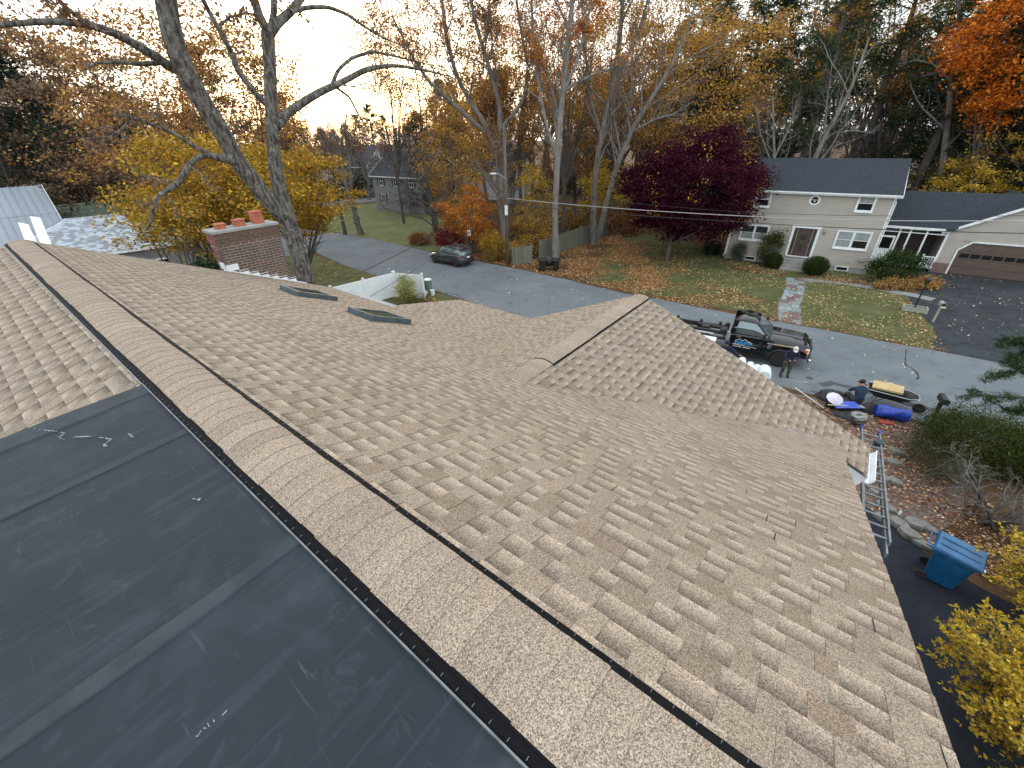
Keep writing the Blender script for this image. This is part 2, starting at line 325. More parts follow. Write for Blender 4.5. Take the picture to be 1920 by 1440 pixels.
# dark strips where the asphalt was opened and sealed again
def ribbon(name, pts, w, z, m, jit=.02):
    P = [Vector((p[0], p[1], z)) for p in pts]; Q = []
    for a, b in zip(P, P[1:]):
        k = max(2, int((b-a).length/.25)); Q += [a.lerp(b, j/k) for j in range(k)]
    Q.append(P[-1]); vs = []
    for i, p in enumerate(Q):
        t = (Q[min(i+1, len(Q)-1)]-Q[max(i-1, 0)]).normalized(); nn = Vector((-t.y, t.x, 0)); ww = w/2*(1+U(-.25, .25))
        o = nn*U(-jit, jit); vs += [p+nn*ww+o, p-nn*ww+o]
    mb = MB(); mb.add(vs, [(2*i, 2*i+1, 2*i+3, 2*i+2) for i in range(len(Q)-1)]); return mb.build(name, m, kind='structure')
E2 = lambda l: [tuple(atZ(*p)[:2]) for p in l]
ribbon('asphalt_patch', E2([(1538, 722), (1560, 718), (1620, 733), (1700, 755), (1800, 785), (1850, 800), (1915, 812)]), .32, .012, M['asphalt_patch'], .05)
ribbon('asphalt_patch', E2([(1520, 733), (1534, 737)]), .18, .012, M['asphalt_patch'])
ribbon('asphalt_patch', E2([(1512, 709), (1524, 710)]), .2, .012, M['asphalt_patch'])
ribbon('crack_seal', E2([(1697, 680), (1700, 686), (1712, 692), (1720, 700), (1722, 708), (1718, 712)]), .07, .012, M['rubber'])
ribbon('crack_seal', E2([(1700, 655), (1698, 668), (1697, 680)]), .04, .012, M['rubber'])
ribbon('crack_seal', E2([(1780, 727), (1850, 735), (1915, 738)]), .03, .012, M['rubber'])
ribbon('crack_seal', E2([(1795, 765), (1806, 752), (1815, 748)]), .03, .012, M['rubber'])
ribbon('crack_seal', E2([(840, 470), (770, 500), (720, 520)]), .05, .012, M['asphalt_patch'])
ribbon('crack_seal', E2([(870, 562), (855, 552), (835, 549)]), .06, .012, M['rubber'])
ribbon('crack_seal', E2([(985, 525), (1060, 537), (1150, 552)]), .03, .012, M['asphalt_patch'])
ribbon('crack_seal', E2([(960, 590), (1020, 575), (1120, 580)]), .025, .012, M['asphalt_patch'])

# ---------------------------------------------------------------- the house we stand on
AZ = math.radians(39.1)
Bv = Vector((math.sin(AZ), math.cos(AZ), 0)); Av = Vector((-math.cos(AZ), math.sin(AZ), 0))
HR = math.atan2(Bv.y, Bv.x)
TP = math.tan(math.radians(22.97)); CP = math.cos(math.radians(22.97)); SP = math.sin(math.radians(22.97))
B0 = .576; ZR = 8.5; WA = 3.1; ZW = 7.136
house = thing('shingled_house', 'tan shingled house in the foreground with black membrane dormer roof and front gable wing', 'house', (0, 0, 0), HR)
# local axes: x = downslope (B), y = along the ridge away from the camera (A)
AN, AF = -.79, 12.6
mz = lambda b: ZR-TP*abs(b-B0)
wz = lambda a: ZW-TP*abs(a-WA)
w = MB()
w.box((B0+.1, (AN+.35+AF-.3)/2, 2.9), (12.6, AF-AN-.65, 5.8))
w.prism([(B0-6.2, 0), (B0+6.5, 0), (B0+6.5, 1), (B0-6.2, 1)], 0, .01)
w.box((4.4, 2.3, 2.6), (6.9, 6.3, 5.2))
w.build('wall', M['our_siding'], house)
gb = MB()   # gable infill walls
def gable(a, t):
    gb.extr([(B0-6.0, 5.7), (B0+6.0, 5.7), (B0+6.0, mz(B0+6)-.12), (B0, ZR-.12), (B0-6, mz(B0-6)-.12)], lambda p: (p[0], a, p[1]), lambda p: (p[0], a+t, p[1]))
gable(AN+.36, .1); gable(AF-.42, .1)
gb.extr([(-.7, 5.0), (5.5, 5.0), (5.5, wz(5.5)-.12), (WA, ZW-.12), (-.7, wz(-.7)-.12)], lambda p: (7.8, p[0], p[1]), lambda p: (7.72, p[0], p[1]))
gb.build('gable_wall', M['our_siding'], house)
# roof decks: thin slabs under the shingles
def deck(poly3, th=.02, name='roof'):
    mb = MB(); n = len(poly3)
    vs = [Vector(p) for p in poly3]+[Vector(p)-Vector((0, 0, th)) for p in poly3]
    mb.add(vs, [tuple(range(n)), tuple(range(n, 2*n))[::-1]]+[(i, n+i, n+(i+1) % n, (i+1) % n) for i in range(n)])
    return mb
md = deck([(B0+.1, AN+.01, mz(B0+.1)), (7.74, AN+.01, mz(7.74)), (7.74, 5.3, mz(7.74)), (6.0, 5.3, mz(6)), (6.0, 9.1, mz(6)), (6.5, 9.1, mz(6.5)), (6.5, AF-.01, mz(6.5)), (B0+.1, AF-.01, mz(B0+.1))]).build('roof', M['deck'], house)
ld = deck([(B0-.1, 3.9, mz(B0-.1)), (B0-.1, AF-.01, mz(B0-.1)), (-5.6, AF-.01, mz(-5.6)), (-5.6, 3.9, mz(-5.6))]).build('rear_roof', M['deck'], house)
ld['label'] = 'rear slope of tan shingles beyond the membrane'
wl = deck([(3.5, WA+.1, wz(WA+.1)), (8.11, WA+.1, wz(WA+.1)), (8.11, 5.84, wz(5.84)), (3.5, 5.84, wz(5.84))]).build('wing_roof', M['deck'], house)
wr = deck([(3.5, WA-.1, wz(WA-.1)), (3.5, AN+.02, wz(AN)), (7.18, AN+.02, wz(AN)), (7.18, -1.27, wz(-1.27)), (8.11, -1.27, wz(-1.27)), (8.11, WA-.1, wz(WA-.1))]).build('wing_roof', M['deck'], house)
EXZ = lambda b: 6.19-.112*(b-6.0)
EXP = [(5.2, 5.95), (5.2, 8.08), (8.43, 8.08), (9.08, 6.55), (9.08, 5.95)]    # (a, b)
ex = deck([(b, a, EXZ(b)) for a, b in EXP]).build('porch_roof', M['deck'], house)

# laminated shingles: full-width backer with a printed shadow band, thicker tabs on top of it
EXPO = .143
def clip(poly, hp):
    out = []
    for i in range(len(poly)):
        p, q = poly[i], poly[(i+1) % len(poly)]
        dp = hp[0]*p[0]+hp[1]*p[1]-hp[2]; dq = hp[0]*q[0]+hp[1]*q[1]-hp[2]
        if dp <= 0: out.append(p)
        if (dp < 0 < dq) or (dq < 0 < dp):
            t = dp/(dp-dq); out.append((p[0]+(q[0]-p[0])*t, p[1]+(q[1]-p[1])*t))
    return out
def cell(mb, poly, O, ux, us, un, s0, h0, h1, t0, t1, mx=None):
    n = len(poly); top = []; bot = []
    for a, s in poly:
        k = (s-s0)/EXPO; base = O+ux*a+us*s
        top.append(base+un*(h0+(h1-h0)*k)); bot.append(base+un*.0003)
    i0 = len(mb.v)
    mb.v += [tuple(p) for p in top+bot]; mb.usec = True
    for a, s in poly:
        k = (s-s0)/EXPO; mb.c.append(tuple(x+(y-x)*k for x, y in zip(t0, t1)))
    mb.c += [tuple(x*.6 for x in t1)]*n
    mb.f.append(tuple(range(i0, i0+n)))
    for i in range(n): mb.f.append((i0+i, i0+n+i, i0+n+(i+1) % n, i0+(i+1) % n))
STRIPS = []      # (screen weight, MB, parent)
CAMP = Vector((0, 0, CAM_H)); HM = Matrix.Rotation(HR, 3, 'Z')
def shingles(O, ux, us, a0, a1, s0, s1, parent, hps=(), keep=None, seed=1):
    R = random.Random(seed); un = ux.cross(us)
    if un.z < 0: un = -un
    flip = ux.cross(us).z < 0
    row = 0; s = s0
    while s < s1-1e-4:
        a = a0-R.uniform(0, 1.0)
        while a < a1:
            mb = MB(); warm = R.uniform(-.010, .010); hue = R.gauss(1, .014)
            x = a; end = a+1.0; tooth = R.random() < .5
            while x < end-1e-3:
                wd = R.choice([.09, .11, .13, .16]) if tooth else R.choice([.10, .12, .14, .17])
                wd *= R.uniform(.9, 1.1)
                if end-(x+wd) < .06: wd = end-x
                x2 = min(end, x+wd); g_ = (R.choice([.0012]*11+[.005, .008]) if x2 >= end-1e-3 else 0)
                poly = [(x, s), (x2-g_, s), (x2-g_, s+EXPO), (x, s+EXPO)]
                poly = clip(clip(poly, (-1, 0, -a0)), (1, 0, a1)); poly = clip(poly, (0, 1, s1)) if poly else poly
                for hp in hps:
                    if poly: poly = clip(poly, hp)
                if len(poly) >= 3 and (keep is None or keep((x+x2)/2, s+EXPO/2)):
                    if flip: poly = poly[::-1]
                    if tooth:
                        t = R.choice([.74, .84, .88, .90, .93, .95])*R.uniform(.97, 1.03)*hue; wt = .035 if t < .8 else warm; c0 = (t*(1+wt), t, t*(1-wt)); c1 = tuple(k*R.uniform(1.0, 1.05) for k in c0)
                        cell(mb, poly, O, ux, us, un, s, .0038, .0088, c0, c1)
                    else:
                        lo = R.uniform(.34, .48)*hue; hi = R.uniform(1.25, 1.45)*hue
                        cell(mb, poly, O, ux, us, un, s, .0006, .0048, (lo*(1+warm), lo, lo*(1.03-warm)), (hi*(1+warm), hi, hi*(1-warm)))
                x = x2; tooth = not tooth
            if mb.v:
                c = HM @ (sum((Vector(v) for v in mb.v), Vector())/len(mb.v))
                d = c-CAMP; STRIPS.append((1/d.length_squared*abs((HM @ un).dot(d.normalized())), mb, parent, c))
            a = end
        s += EXPO; row += 1
uxA = Vector((0, 1, 0)); usM = Vector((CP, 0, -SP)); usL = Vector((-CP, 0, -SP))
OM = Vector((B0, 0, ZR))
bb = lambda s: B0+s*CP
def keep_main(a, s):
    b = bb(s)
    if wz(a) > mz(b)+.05 and a < 5.8 and abs(a-WA) < 5 and (a > AN): return False
    if a > 5.45 and a < 9.1 and b > 6.05: return False
    if a >= 9.1 and b > 6.5: return False
    return True
shingles(OM, uxA, usM, AN, AF, .12, 7.16/CP, md, keep=keep_main, seed=3)
shingles(OM, uxA, usL, 3.95, AF, .12, 6.1/CP, ld, seed=4)
OW = Vector((0, WA, ZW)); uxB = Vector((1, 0, 0)); usWl = Vector((0, CP, -SP)); usWr = Vector((0, -CP, -SP))
def keep_wing(b, s, sg):
    a = WA+sg*s*CP
    if a > AN and mz(b) > wz(a)+.05: return False
    if sg > 0 and b > 6.0 and EXZ(b) > wz(a)+.03: return False
    if sg < 0 and a < AN and b < 7.17: return False
    return True
shingles(OW, uxB, usWl, 3.7, 8.12, .12, 2.74/CP, wl, keep=lambda b, s: keep_wing(b, s, 1), seed=5)
shingles(OW, uxB, usWr, 3.7, 8.12, .12, 4.38/CP, wr, keep=lambda b, s: keep_wing(b, s, -1), seed=6)
usE = Vector((math.cos(math.atan(.112)), 0, -math.sin(math.atan(.112))))
# porch region clipped on its skewed end (from (9.08,6.55) to (8.43,8.08) in (a,b))
n1 = (1.53, .65); c1 = 1.53*9.08+.65*(6.55-6.0)
shingles(Vector((6.0, 0, 6.19)), uxA, usE, 5.2, 9.08, -.03, 2.09, ex, hps=[(n1[0], n1[1], c1)], keep=lambda a, s: wz(a) < EXZ(6+s)+.04 or a > 5.84, seed=7)
STRIPS.sort(key=lambda t: -t[0])
rest = {}
front = lambda c: (c.y*math.cos(PITCH)-(c.z-CAM_H)*math.sin(PITCH)) > .2
vis = [t for t in STRIPS if front(t[3])]; hid = [t for t in STRIPS if not front(t[3])]
for i, (wgt, mb, par, c) in enumerate(vis+hid):
    if i < 225: mb.build('shingle', M['shingle'], par)
    else:
        r = rest.setdefault(par.name, (MB(), par))[0]; r.usec = True
        n = len(r.v); r.v += mb.v; r.c += mb.c; r.f += [tuple(k+n for k in f) for f in mb.f]
for mb, par in rest.values(): mb.build('shingle_courses', M['shingle'], par, kind='stuff')

# drip edges, rake boards, fascias and gutters
def rakeb(p, q, h=.16, t=.03): tr = MB(); tr.beam(Vector(p)-Vector((0, 0, h/2+.022)), Vector(q)-Vector((0, 0, h/2+.022)), t, h); tr.build('rake_board', M['trim'], house)
rakeb((B0, AN+.03, ZR), (7.74, AN+.03, mz(7.74))); rakeb((B0, AF-.03, ZR), (6.5, AF-.03, mz(6.5))); rakeb((B0, AF-.03, ZR), (-5.6, AF-.03, mz(-5.6)))
rakeb((8.09, WA, ZW), (8.09, 5.84, wz(5.84))); rakeb((8.09, WA, ZW), (8.09, -1.26, wz(-1.26))); rakeb((7.20, AN-.02, wz(AN-.02)), (7.20, -1.25, wz(-1.25)), .22)
soff = MB(); soff.box((7.66, -1.05, wz(-1.05)-.30), (.85, .40, .02)); soff.build('soffit', M['trim'], house)
gt = MB()
def gutter(p, q, out):
    p, q, out = Vector(p), Vector(q), Vector(out)
    prof = [(0, 0), (0, -.10), (.07, -.10), (.12, -.03), (.12, 0), (.108, 0), (.105, -.03), (.065, -.088), (.012, -.088), (.012, 0)]
    gt.extr(prof, lambda a: p+out*a[0]+Vector((0, 0, a[1])), lambda a: q+out*a[0]+Vector((0, 0, a[1])))
gutter((7.2, -1.27, wz(-1.27)-.03), (8.1, -1.27, wz(-1.27)-.03), (0, -1, 0))
gt.build('gutter', M['trim'], house)

# ridge caps: folded pieces lapped towards the camera, on a black vent
def capz(t): return -TP*(math.sqrt(t*t+.02)-.1414)
LIFT = -.009
def dz_(x): return -TP*abs(x)
def ridge(A0, A1, f, zb, cw, lift, name='ridge_cap', seed=1, par=None):
    R = random.Random(seed); n = int(round(abs(A1-A0)/EXPO)); st = (A1-A0)/n; sg = 1 if st > 0 else -1
    ts = [-1, -.72, -.42, -.16, 0, .16, .42, .72, 1]
    for i in range(n):
        a = A0+i*st; t = R.gauss(1, .045)*(.88 if R.random() < .14 else 1); wm = R.uniform(-.008, .008); off = R.uniform(-.003, .003)
        mb = MB(); vs = []; cs = []
        wv = .003*math.sin(a*2.1)+.002*math.sin(a*5.3)
        for (aa, h, sh) in ((a, .0042, 1.03), (a+st*.5, .003, 1.0), (a+st*1.2, .0008, .96)):
            for q in ts:
                x = q*(cw+off); vs.append(f(x+wv, aa, zb+lift+capz(x)+h-.004*q*q)); cs.append((t*sh*(1+wm), t*sh, t*sh*(1-wm)))
        m_ = len(ts)
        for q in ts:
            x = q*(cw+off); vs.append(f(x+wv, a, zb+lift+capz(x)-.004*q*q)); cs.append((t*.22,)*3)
        mb.v = [tuple(v) for v in vs]; mb.c = cs; mb.usec = True
        F = []
        for r in range(2):
            for k in range(m_-1): F.append((r*m_+k, r*m_+k+1, (r+1)*m_+k+1, (r+1)*m_+k) if True else None)
        b0i = len(mb.v); mb.v += [mb.v[k] for k in range(m_)]; mb.c += [mb.c[k] for k in range(m_)]
        for k in range(m_-1): F.append((3*m_+k, 3*m_+k+1, b0i+k+1, b0i+k))
        mb.f = F
        o = mb.build(name, M['cap'], par or house, smooth=True)
fm = lambda x, a, z: Vector((B0+x, a, z))
ridge(AN, AF, fm, ZR, .163, LIFT, seed=21, par=md)
fw = lambda x, b, z: Vector((b, WA+x, z))
ridge(8.12, 4.62, lambda x, b, z: fw(x, b, z), ZW, .165, LIFT, seed=22, par=wl)
ridge(4.60, 3.72, lambda x, b, z: fw(x, b, z), ZW, .16, -.022, seed=23, par=wl)
def vent(A0, A1, f, zb, hw, fins):
    mb = MB(); ts = [-1, -.6, -.25, .25, .6, 1]; bw = hw-.03
    pr = [(q*bw, capz(q*bw)+LIFT-.005) for q in ts]+[(q*bw, min(dz_(q*bw)+.003, capz(q*bw)+LIFT-.012)) for q in ts[::-1]]
    mb.extr(pr, lambda p: f(p[0], A0, zb+p[1]), lambda p: f(p[0], A1, zb+p[1]))
    lip = .0035
    for s in (-1, 1):
        x0, x1 = s*(hw-.045), s*(hw+.006)
        for dz in (.020, .003):
            q = [(x0, dz_(x0)+dz), (x1, dz_(x1)+dz*.8), (x1, dz_(x1)+dz*.8-lip), (x0, dz_(x0)+dz-lip)]
            mb.extr(q, lambda p: f(p[0], A0, zb+p[1]), lambda p: f(p[0], A1, zb+p[1]))
        step = .013 if fins else .05
        a = A0
        while (a < A1 if A1 > A0 else a > A1):
            if fins and a > 5: step = .04
            c = f(s*(hw-.004), a, zb+dz_(hw)+.011)
            d0 = f(0, 1, 0)-f(0, 0, 0)
            mb.beam(c-d0*.002, c+d0*.002, .016, .013)
            a += step if A1 > A0 else -step
    return mb
vent(AN-.03, AF+.02, fm, ZR, .200, True).build('ridge_vent', M['black_plastic'], house)
vent(8.13, 4.58, fw, ZW, .180, False).build('ridge_vent', M['black_plastic'], house)
fl = MB()
ZF = -TP*.19+.018
pr = [(-.207, ZF), (-.214, ZF+.001), (-.215, ZF-.012), (-.207, ZF-.012)]
fl.extr(pr, lambda p: fm(p[0], AN-.03, ZR+p[1]), lambda p: fm(p[0], 3.95, ZR+p[1]))
pr = [(-.207, dz_(.207)+.014), (-.217, dz_(.217)+.015), (-.219, dz_(.219)+.006), (-.207, dz_(.207)+.006)]
fl.extr(pr, lambda p: fm(p[0], 3.97, ZR+p[1]), lambda p: fm(p[0], AF, ZR+p[1]))
fl.build('metal_flange', M['flange'], house)
# small rivet-like nail heads and coil joints along the flange
nh = MB(); a = AN
while a < 8:
    nh.box(fm(-.193, a, ZR+dz_(.19)+.019), (.013, .0018, .004)); nh.box(fm(.193, a, ZR+dz_(.193)+.020), (.010, .0018, .004)); a += .072
nh.build('vent_rib', M['flange'], house, kind='stuff')

# black membrane on the shallow dormer
MS = math.tan(math.radians(2.5)); ZM = ZR-TP*.19+.004
mm = lambda b: ZM-MS*(B0-.19-b)
M['membrane'] = mat('rubber_membrane', (.0155, .021, .027), (.020, .026, .033), scale=2, rough=.7, bump=.12, bscale=18, c3=(.018, .0235, .030), s3=1.2, spec=.2)
def membrane_nodes():
    m = M['membrane']; n = m.node_tree.nodes; L = m.node_tree.links; b = n['Principled BSDF']
    src = b.inputs['Base Color'].links[0].from_socket; tc = [x for x in n if x.type == 'TEX_COORD'][0]; out = src
    for sc, loc, rot, lo, hi, c, amt in (((.8, 9, 1), 0, .5, .56, .75, (.07, .084, .096), .25), ((2.5, 12, 1), 7, -.25, .62, .80, (.085, .10, .11), .2), ((7, 7, 7), 3, 0, .60, .8, (.09, .105, .12), .25), ((2, 2, 2), 9, 0, .5, .75, (.036, .045, .053), .6), ((34, 2.0, 1), 17, .9, .66, .78, (.15, .17, .18), .22)):
        mp = n.new('ShaderNodeMapping'); mp.inputs['Scale'].default_value = sc; mp.inputs['Location'].default_value = (loc, loc, 0); mp.inputs['Rotation'].default_value = (0, 0, rot); L.new(tc.outputs['Object'], mp.inputs[0])
        t = n.new('ShaderNodeTexNoise'); t.inputs['Scale'].default_value = 1.4; t.inputs['Detail'].default_value = 7; t.inputs['Distortion'].default_value = 1.2; L.new(mp.outputs[0], t.inputs['Vector'])
        r = n.new('ShaderNodeMapRange'); r.inputs['From Min'].default_value = lo; r.inputs['From Max'].default_value = hi; r.inputs['To Max'].default_value = amt; L.new(t.outputs['Fac'], r.inputs['Value'])
        mx = n.new('ShaderNodeMix'); mx.data_type = 'RGBA'; mx.inputs['B'].default_value = (*c, 1); L.new(out, mx.inputs['A']); L.new(r.outputs[0], mx.inputs['Factor']); out = mx.outputs['Result']
    L.new(out, b.inputs['Base Color'])
membrane_nodes()
mem = MB()
nb, na = 60, 60
b_lo, b_hi, a_lo, a_hi = -5.2, B0-.205, -1.6, 3.93
vs = []
for i in range(nb+1):
    for j in range(na+1):
        b = b_lo+(b_hi-b_lo)*i/nb; a = a_lo+(a_hi-a_lo)*j/na
        z = mm(b)+.006*mnoise.noise(Vector((b*1.1, a*1.1, 3)))+.002*mnoise.noise(Vector((b*5, a*5, 8)))
        vs.append((b, a, z))
mem.add(vs, [(i*(na+1)+j, (i+1)*(na+1)+j, (i+1)*(na+1)+j+1, i*(na+1)+j+1) for i in range(nb) for j in range(na)])
mem.prism([(b_lo, a_lo), (b_hi-.02, a_lo), (b_hi-.02, a_hi-.001), (b_lo, a_hi-.001)], 7.0, mm(b_lo)-.03)
mem.build('membrane', M['membrane'], house)
M['seam'] = mat('seam_tape', (.029, .036, .043), (.021, .027, .033), scale=5, rough=.75, bump=.15, c3=(.036, .044, .051), s3=4, spec=.25)
def strip(pts, wdt, z=.007, name='seam_tape'):
    mb = MB(); n = 40; vs = []
    (a0, b0_), (a1, b1_) = pts
    for i in range(n+1):
        t = i/n; a = a0+(a1-a0)*t+.008*math.sin(t*17+a0); b = b0_+(b1_-b0_)*t; w_ = wdt*(1+.08*math.sin(t*31+a0*3))
        for q in (-.5, -.42, .42, .5): vs.append((b, a+q*w_, mm(b)+(z if abs(q) < .45 else .0005)+.006*mnoise.noise(Vector((b*1.1, a*1.1, 3)))))
    mb.add(vs, [(i*4+k, (i+1)*4+k, (i+1)*4+k+1, i*4+k+1) for i in range(n) for k in range(3)])
    return mb.build(name, M['seam'], house)
strip([(3.06, -5), (2.98, B0-.21)], .075); strip([(1.70, -5), (1.60, B0-.21)], .085); strip([(3.83, -5), (3.83, B0-.21)], .22, .010)
# chalk scribbles
ch = MB()
M['chalk'] = mat('chalk', (.30, .32, .33), (.18, .20, .21), scale=40, rough=.95)
def scrib(pts, w_=.006):
    P = []
    for u_, v_ in pts:
        d = ray(u_, v_); d = HM.inverted() @ d; o = HM.inverted() @ Vector((0, 0, CAM_H))
        t = (mm(0)-o.z)/(d.z-MS*d.x); p = o+d*t; P.append(Vector((p.x, p.y, mm(p.x)+.012)))
    for a, b in zip(P, P[1:]):
        k = 4
        for i in range(k):
            if RND.random() < .25: continue
            x, y = a.lerp(b, i/k), a.lerp(b, (i+.7)/k); j = Vector((U(-.008, .008), U(-.008, .008), 0)); ch.beam(x+j, y-j, w_*U(.5, 1.3), .001)
scrib([(65, 806), (85, 809), (105, 811), (125, 815), (112, 822), (120, 827), (140, 822), (165, 821), (190, 823), (210, 826), (196, 838), (205, 840)])
scrib([(243, 816), (252, 822), (240, 820)]); scrib([(365, 938), (372, 942), (378, 937)]); scrib([(370, 1385), (390, 1365), (430, 1335)], .003)
ch.build('chalk_mark', M['chalk'], house)

# skylights
def skylight(a0, a1, b0_, b1_):
    fr = MB(); h = .11
    O = Vector((b0_, 0, mz(b0_))); us = usM; L = (b1_-b0_)/CP; un = Vector((SP, 0, CP))
    def P(s, a, hh): return O+us*s+Vector((0, a, 0))+un*hh
    t = .07
    for (s0, s1, x0, x1) in ((0, t, a0, a1), (L-t, L, a0, a1), (t, L-t, a0, a0+t), (t, L-t, a1-t, a1)):
        vs = [P(s, x, hh) for hh in (0, h) for s, x in ((s0, x0), (s1, x0), (s1, x1), (s0, x1))]
        fr.add(vs, [(0, 1, 2, 3), (7, 6, 5, 4), (0, 4, 5, 1), (1, 5, 6, 2), (2, 6, 7, 3), (3, 7, 4, 0)])
    f = fr.build('skylight', M['skyframe'], house)
    g_ = MB(); g_.add([P(s, x, h-.02) for s, x in ((t, a0+t), (L-t, a0+t), (L-t, a1-t), (t, a1-t))], [(0, 1, 2, 3)]); g_.build('pane', M['skyglass'], f)
    fsh = MB()
    vs = [P(s, x, .012) for s, x in ((-.05, a0-.05), (L+.07, a0-.05), (L+.07, a1+.05), (-.05, a1+.05))]; fsh.add(vs, [(0, 1, 2, 3)]); fsh.build('flashing', M['skyframe'], f)
M['skyframe'] = mat('grey_metal', (.085, .105, .12), (.06, .075, .085), scale=6, rough=.5, metal=.3)
M['skyglass'] = plain('skylight_glass', (.03, .035, .02), .05, spec=.8)
skylight(9.25, 10.1, 3.98, 4.85); skylight(6.86, 7.72, 4.2, 5.08)

# brick chimney against the far gable
cb0, cb1, ca0, ca1 = 3.87, 5.45, 12.66, 13.22
core = MB(); core.box(((cb0+cb1)/2, (ca0+ca1)/2, 3.98), (cb1-cb0-.03, ca1-ca0-.03, 7.96)); chim = core.build('chimney', M['mortar'], house)
chim['label'] = 'brick chimney with white step flashing'
bl, bh, j_ = .2, .057, .011
M['brick'] = mat('red_brick', (.20, .075, .06), (.12, .055, .045), scale=3, rough=.9, bump=.3)
bm_ = {}
def brick_mesh(L, tone):
    k = (round(L, 3), tone)
    if k not in bm_:
        me = bpy.data.meshes.new('brick'); mb = MB(); mb.box((0, 0, 0), (L, .09, bh))
        me.from_pydata(mb.v, [], mb.f)
        c = [(.235, .085, .068), (.17, .065, .055), (.11, .052, .046), (.27, .115, .095), (.19, .10, .05), (.235, .15, .085)][tone]
        key = 'brick%d' % tone
        if key not in M: M[key] = mat('red_brick', c, tuple(x*.65 for x in c), scale=9, rough=.92, bump=.3, c3=(.10, .08, .055), s3=3)
        me.materials.append(M[key]); bm_[k] = me
    return bm_[k]
rows = 24
for r in range(rows):
    z = 8.02-(r+.5)*(bh+j_)
    prou = .03 if r < 3 else (.015 if r < 4 else 0)
    for side in (0, 1):
        if side == 0: x0, x1 = cb0-prou, cb1+prou
        else: x0, x1 = ca0+.10-prou*.2, ca1+prou
        x = x0+(0 if r % 2 else -.1)
        while x < x1-.02:
            xa = max(x, x0); xb = min(x+bl, x1)
            if xb-xa > .03:
                frac = r/rows
                tone = RND.choice([0, 0, 3, 3, 1]) if r < 6 else (RND.choice([1, 2, 2, 0, 2]) if frac < .6 else RND.choice([4, 5, 1, 4]))
                o = bpy.data.objects.new('brick', brick_mesh(xb-xa, tone)); COL.objects.link(o); o.parent = chim
                cx = (xa+xb)/2
                if side == 0: o.location = (cx, ca0+.015+.045-.005-prou+U(-.0015, .0015), z)
                else: o.location = (cb0+.015+.045-.005-prou+U(-.0015, .0015), cx, z); o.rotation_euler = (0, 0, math.pi/2)
            x += bl+j_
cp = MB(); cp.box(((cb0+cb1)/2, (ca0+ca1)/2, 8.06), (cb1-cb0+.10, ca1-ca0+.10, .075)); cp.build('crown', M['concrete'], chim, bevel=.012)
for i, (b, hh, r) in enumerate([(4.15, .12, .11), (4.62, .16, .12), (5.10, .30, .125)]):
    mb = MB(); mb.box((b, ca0+.28, 8.09+hh/2), (r*2, r*2, hh)); mb.box((b, ca0+.28, 8.09+hh), (r*2+.03, r*2+.03, .03)); mb.build('flue', M['terracotta'], chim, bevel=.01)
fl = MB()
zz = lambda b: mz(b)
fl.beam((cb0-.08, ca0-.03, mz(cb0-.08)+.015), (cb1+.35, ca0-.03, mz(cb1+.35)+.015), .025, .03)
fl.box((cb0+.14, ca0-.012, mz(cb0+.1)+.11), (.30, .006, .16)); fl.box((cb0-.018, ca0+.16, mz(cb0)+.12), (.006, .32, .18))
b = cb0+.26
while b < cb1:
    fl.box((b+.12, ca0-.016, mz(b)+.06), (.25, .006, .012)); fl.box((b+.02, ca0-.014, mz(b+.04)+.02), (.012, .006, .08)); fl.box((b+.13, ca0-.010, mz(b+.12)+.015), (.22, .005, .10), col=None); b += .235
fl.build('flashing', M['trim'], chim)
# ---------------------------------------------------------------- the house across the street
OH = Vector((19.5, 37.98, 0)); HA = math.atan2(-.58087, .814)
hs = thing('beige_house', 'beige clapboard two storey house with dark roof, porch and attached garage across the street', 'house', OH, HA)
def lap(mb, x0, x1, z0, z1, d, expo=.115, proud=.024, top=None):
    """clapboards on the plane y = d, facing -y; top(z) gives x limits for gables"""
    z = z0
    while z < z1-1e-4:
        zt = min(z+expo, z1); a, b = (x0, x1); a2, b2 = a, b
        if top: a, b = top(z); a2, b2 = top(zt)
        if b-a > .02:
            zm = z+(zt-z)*.68; am, bm_ = a+(a2-a)*.68, b+(b2-b)*.68
            mb.add([(a, d-proud, z), (b, d-proud, z), (bm_, d-proud*.95, zm), (am, d-proud*.95, zm), (b2, d-.002, zt), (a2, d-.002, zt), (a, d, z), (b, d, z)], [(0, 1, 2, 3), (3, 2, 4, 5), (6, 7, 1, 0)])
        z = zt
HW, HD, HE = 10.3, 7.9, 5.72
bd = MB(); bd.box((HW/2, HD/2+.02, HE/2+.2), (HW-.04, HD-.04, HE-.4)); bd.build('wall', M['siding'], hs)
sd_ = MB(); lap(sd_, .10, HW-.10, .42, HE, 0)
sd_.build('siding', M['siding'], hs, kind='stuff')
sl_ = MB()   # left end wall, visible past the maple
for k in range(46):
    z = .42+k*.115
    sl_.add([(-.014, .05, z), (-.014, HD, z), (0, HD, z+.115), (0, .05, z+.115)], [(0, 1, 2, 3)])
sl_.build('siding', M['siding'], hs, kind='stuff')
fd = MB(); fd.box((HW/2, HD/2, .2), (HW-.02, HD-.02, .44)); fd.build('foundation', M['concrete'], hs)
for x in (.05, HW-.05):
    c = MB(); c.box((x, -.012, HE/2+.2), (.12, .05, HE-.42)); c.build('corner_board', M['trim'], hs)
rz_, rd_ = 7.82, 4.0
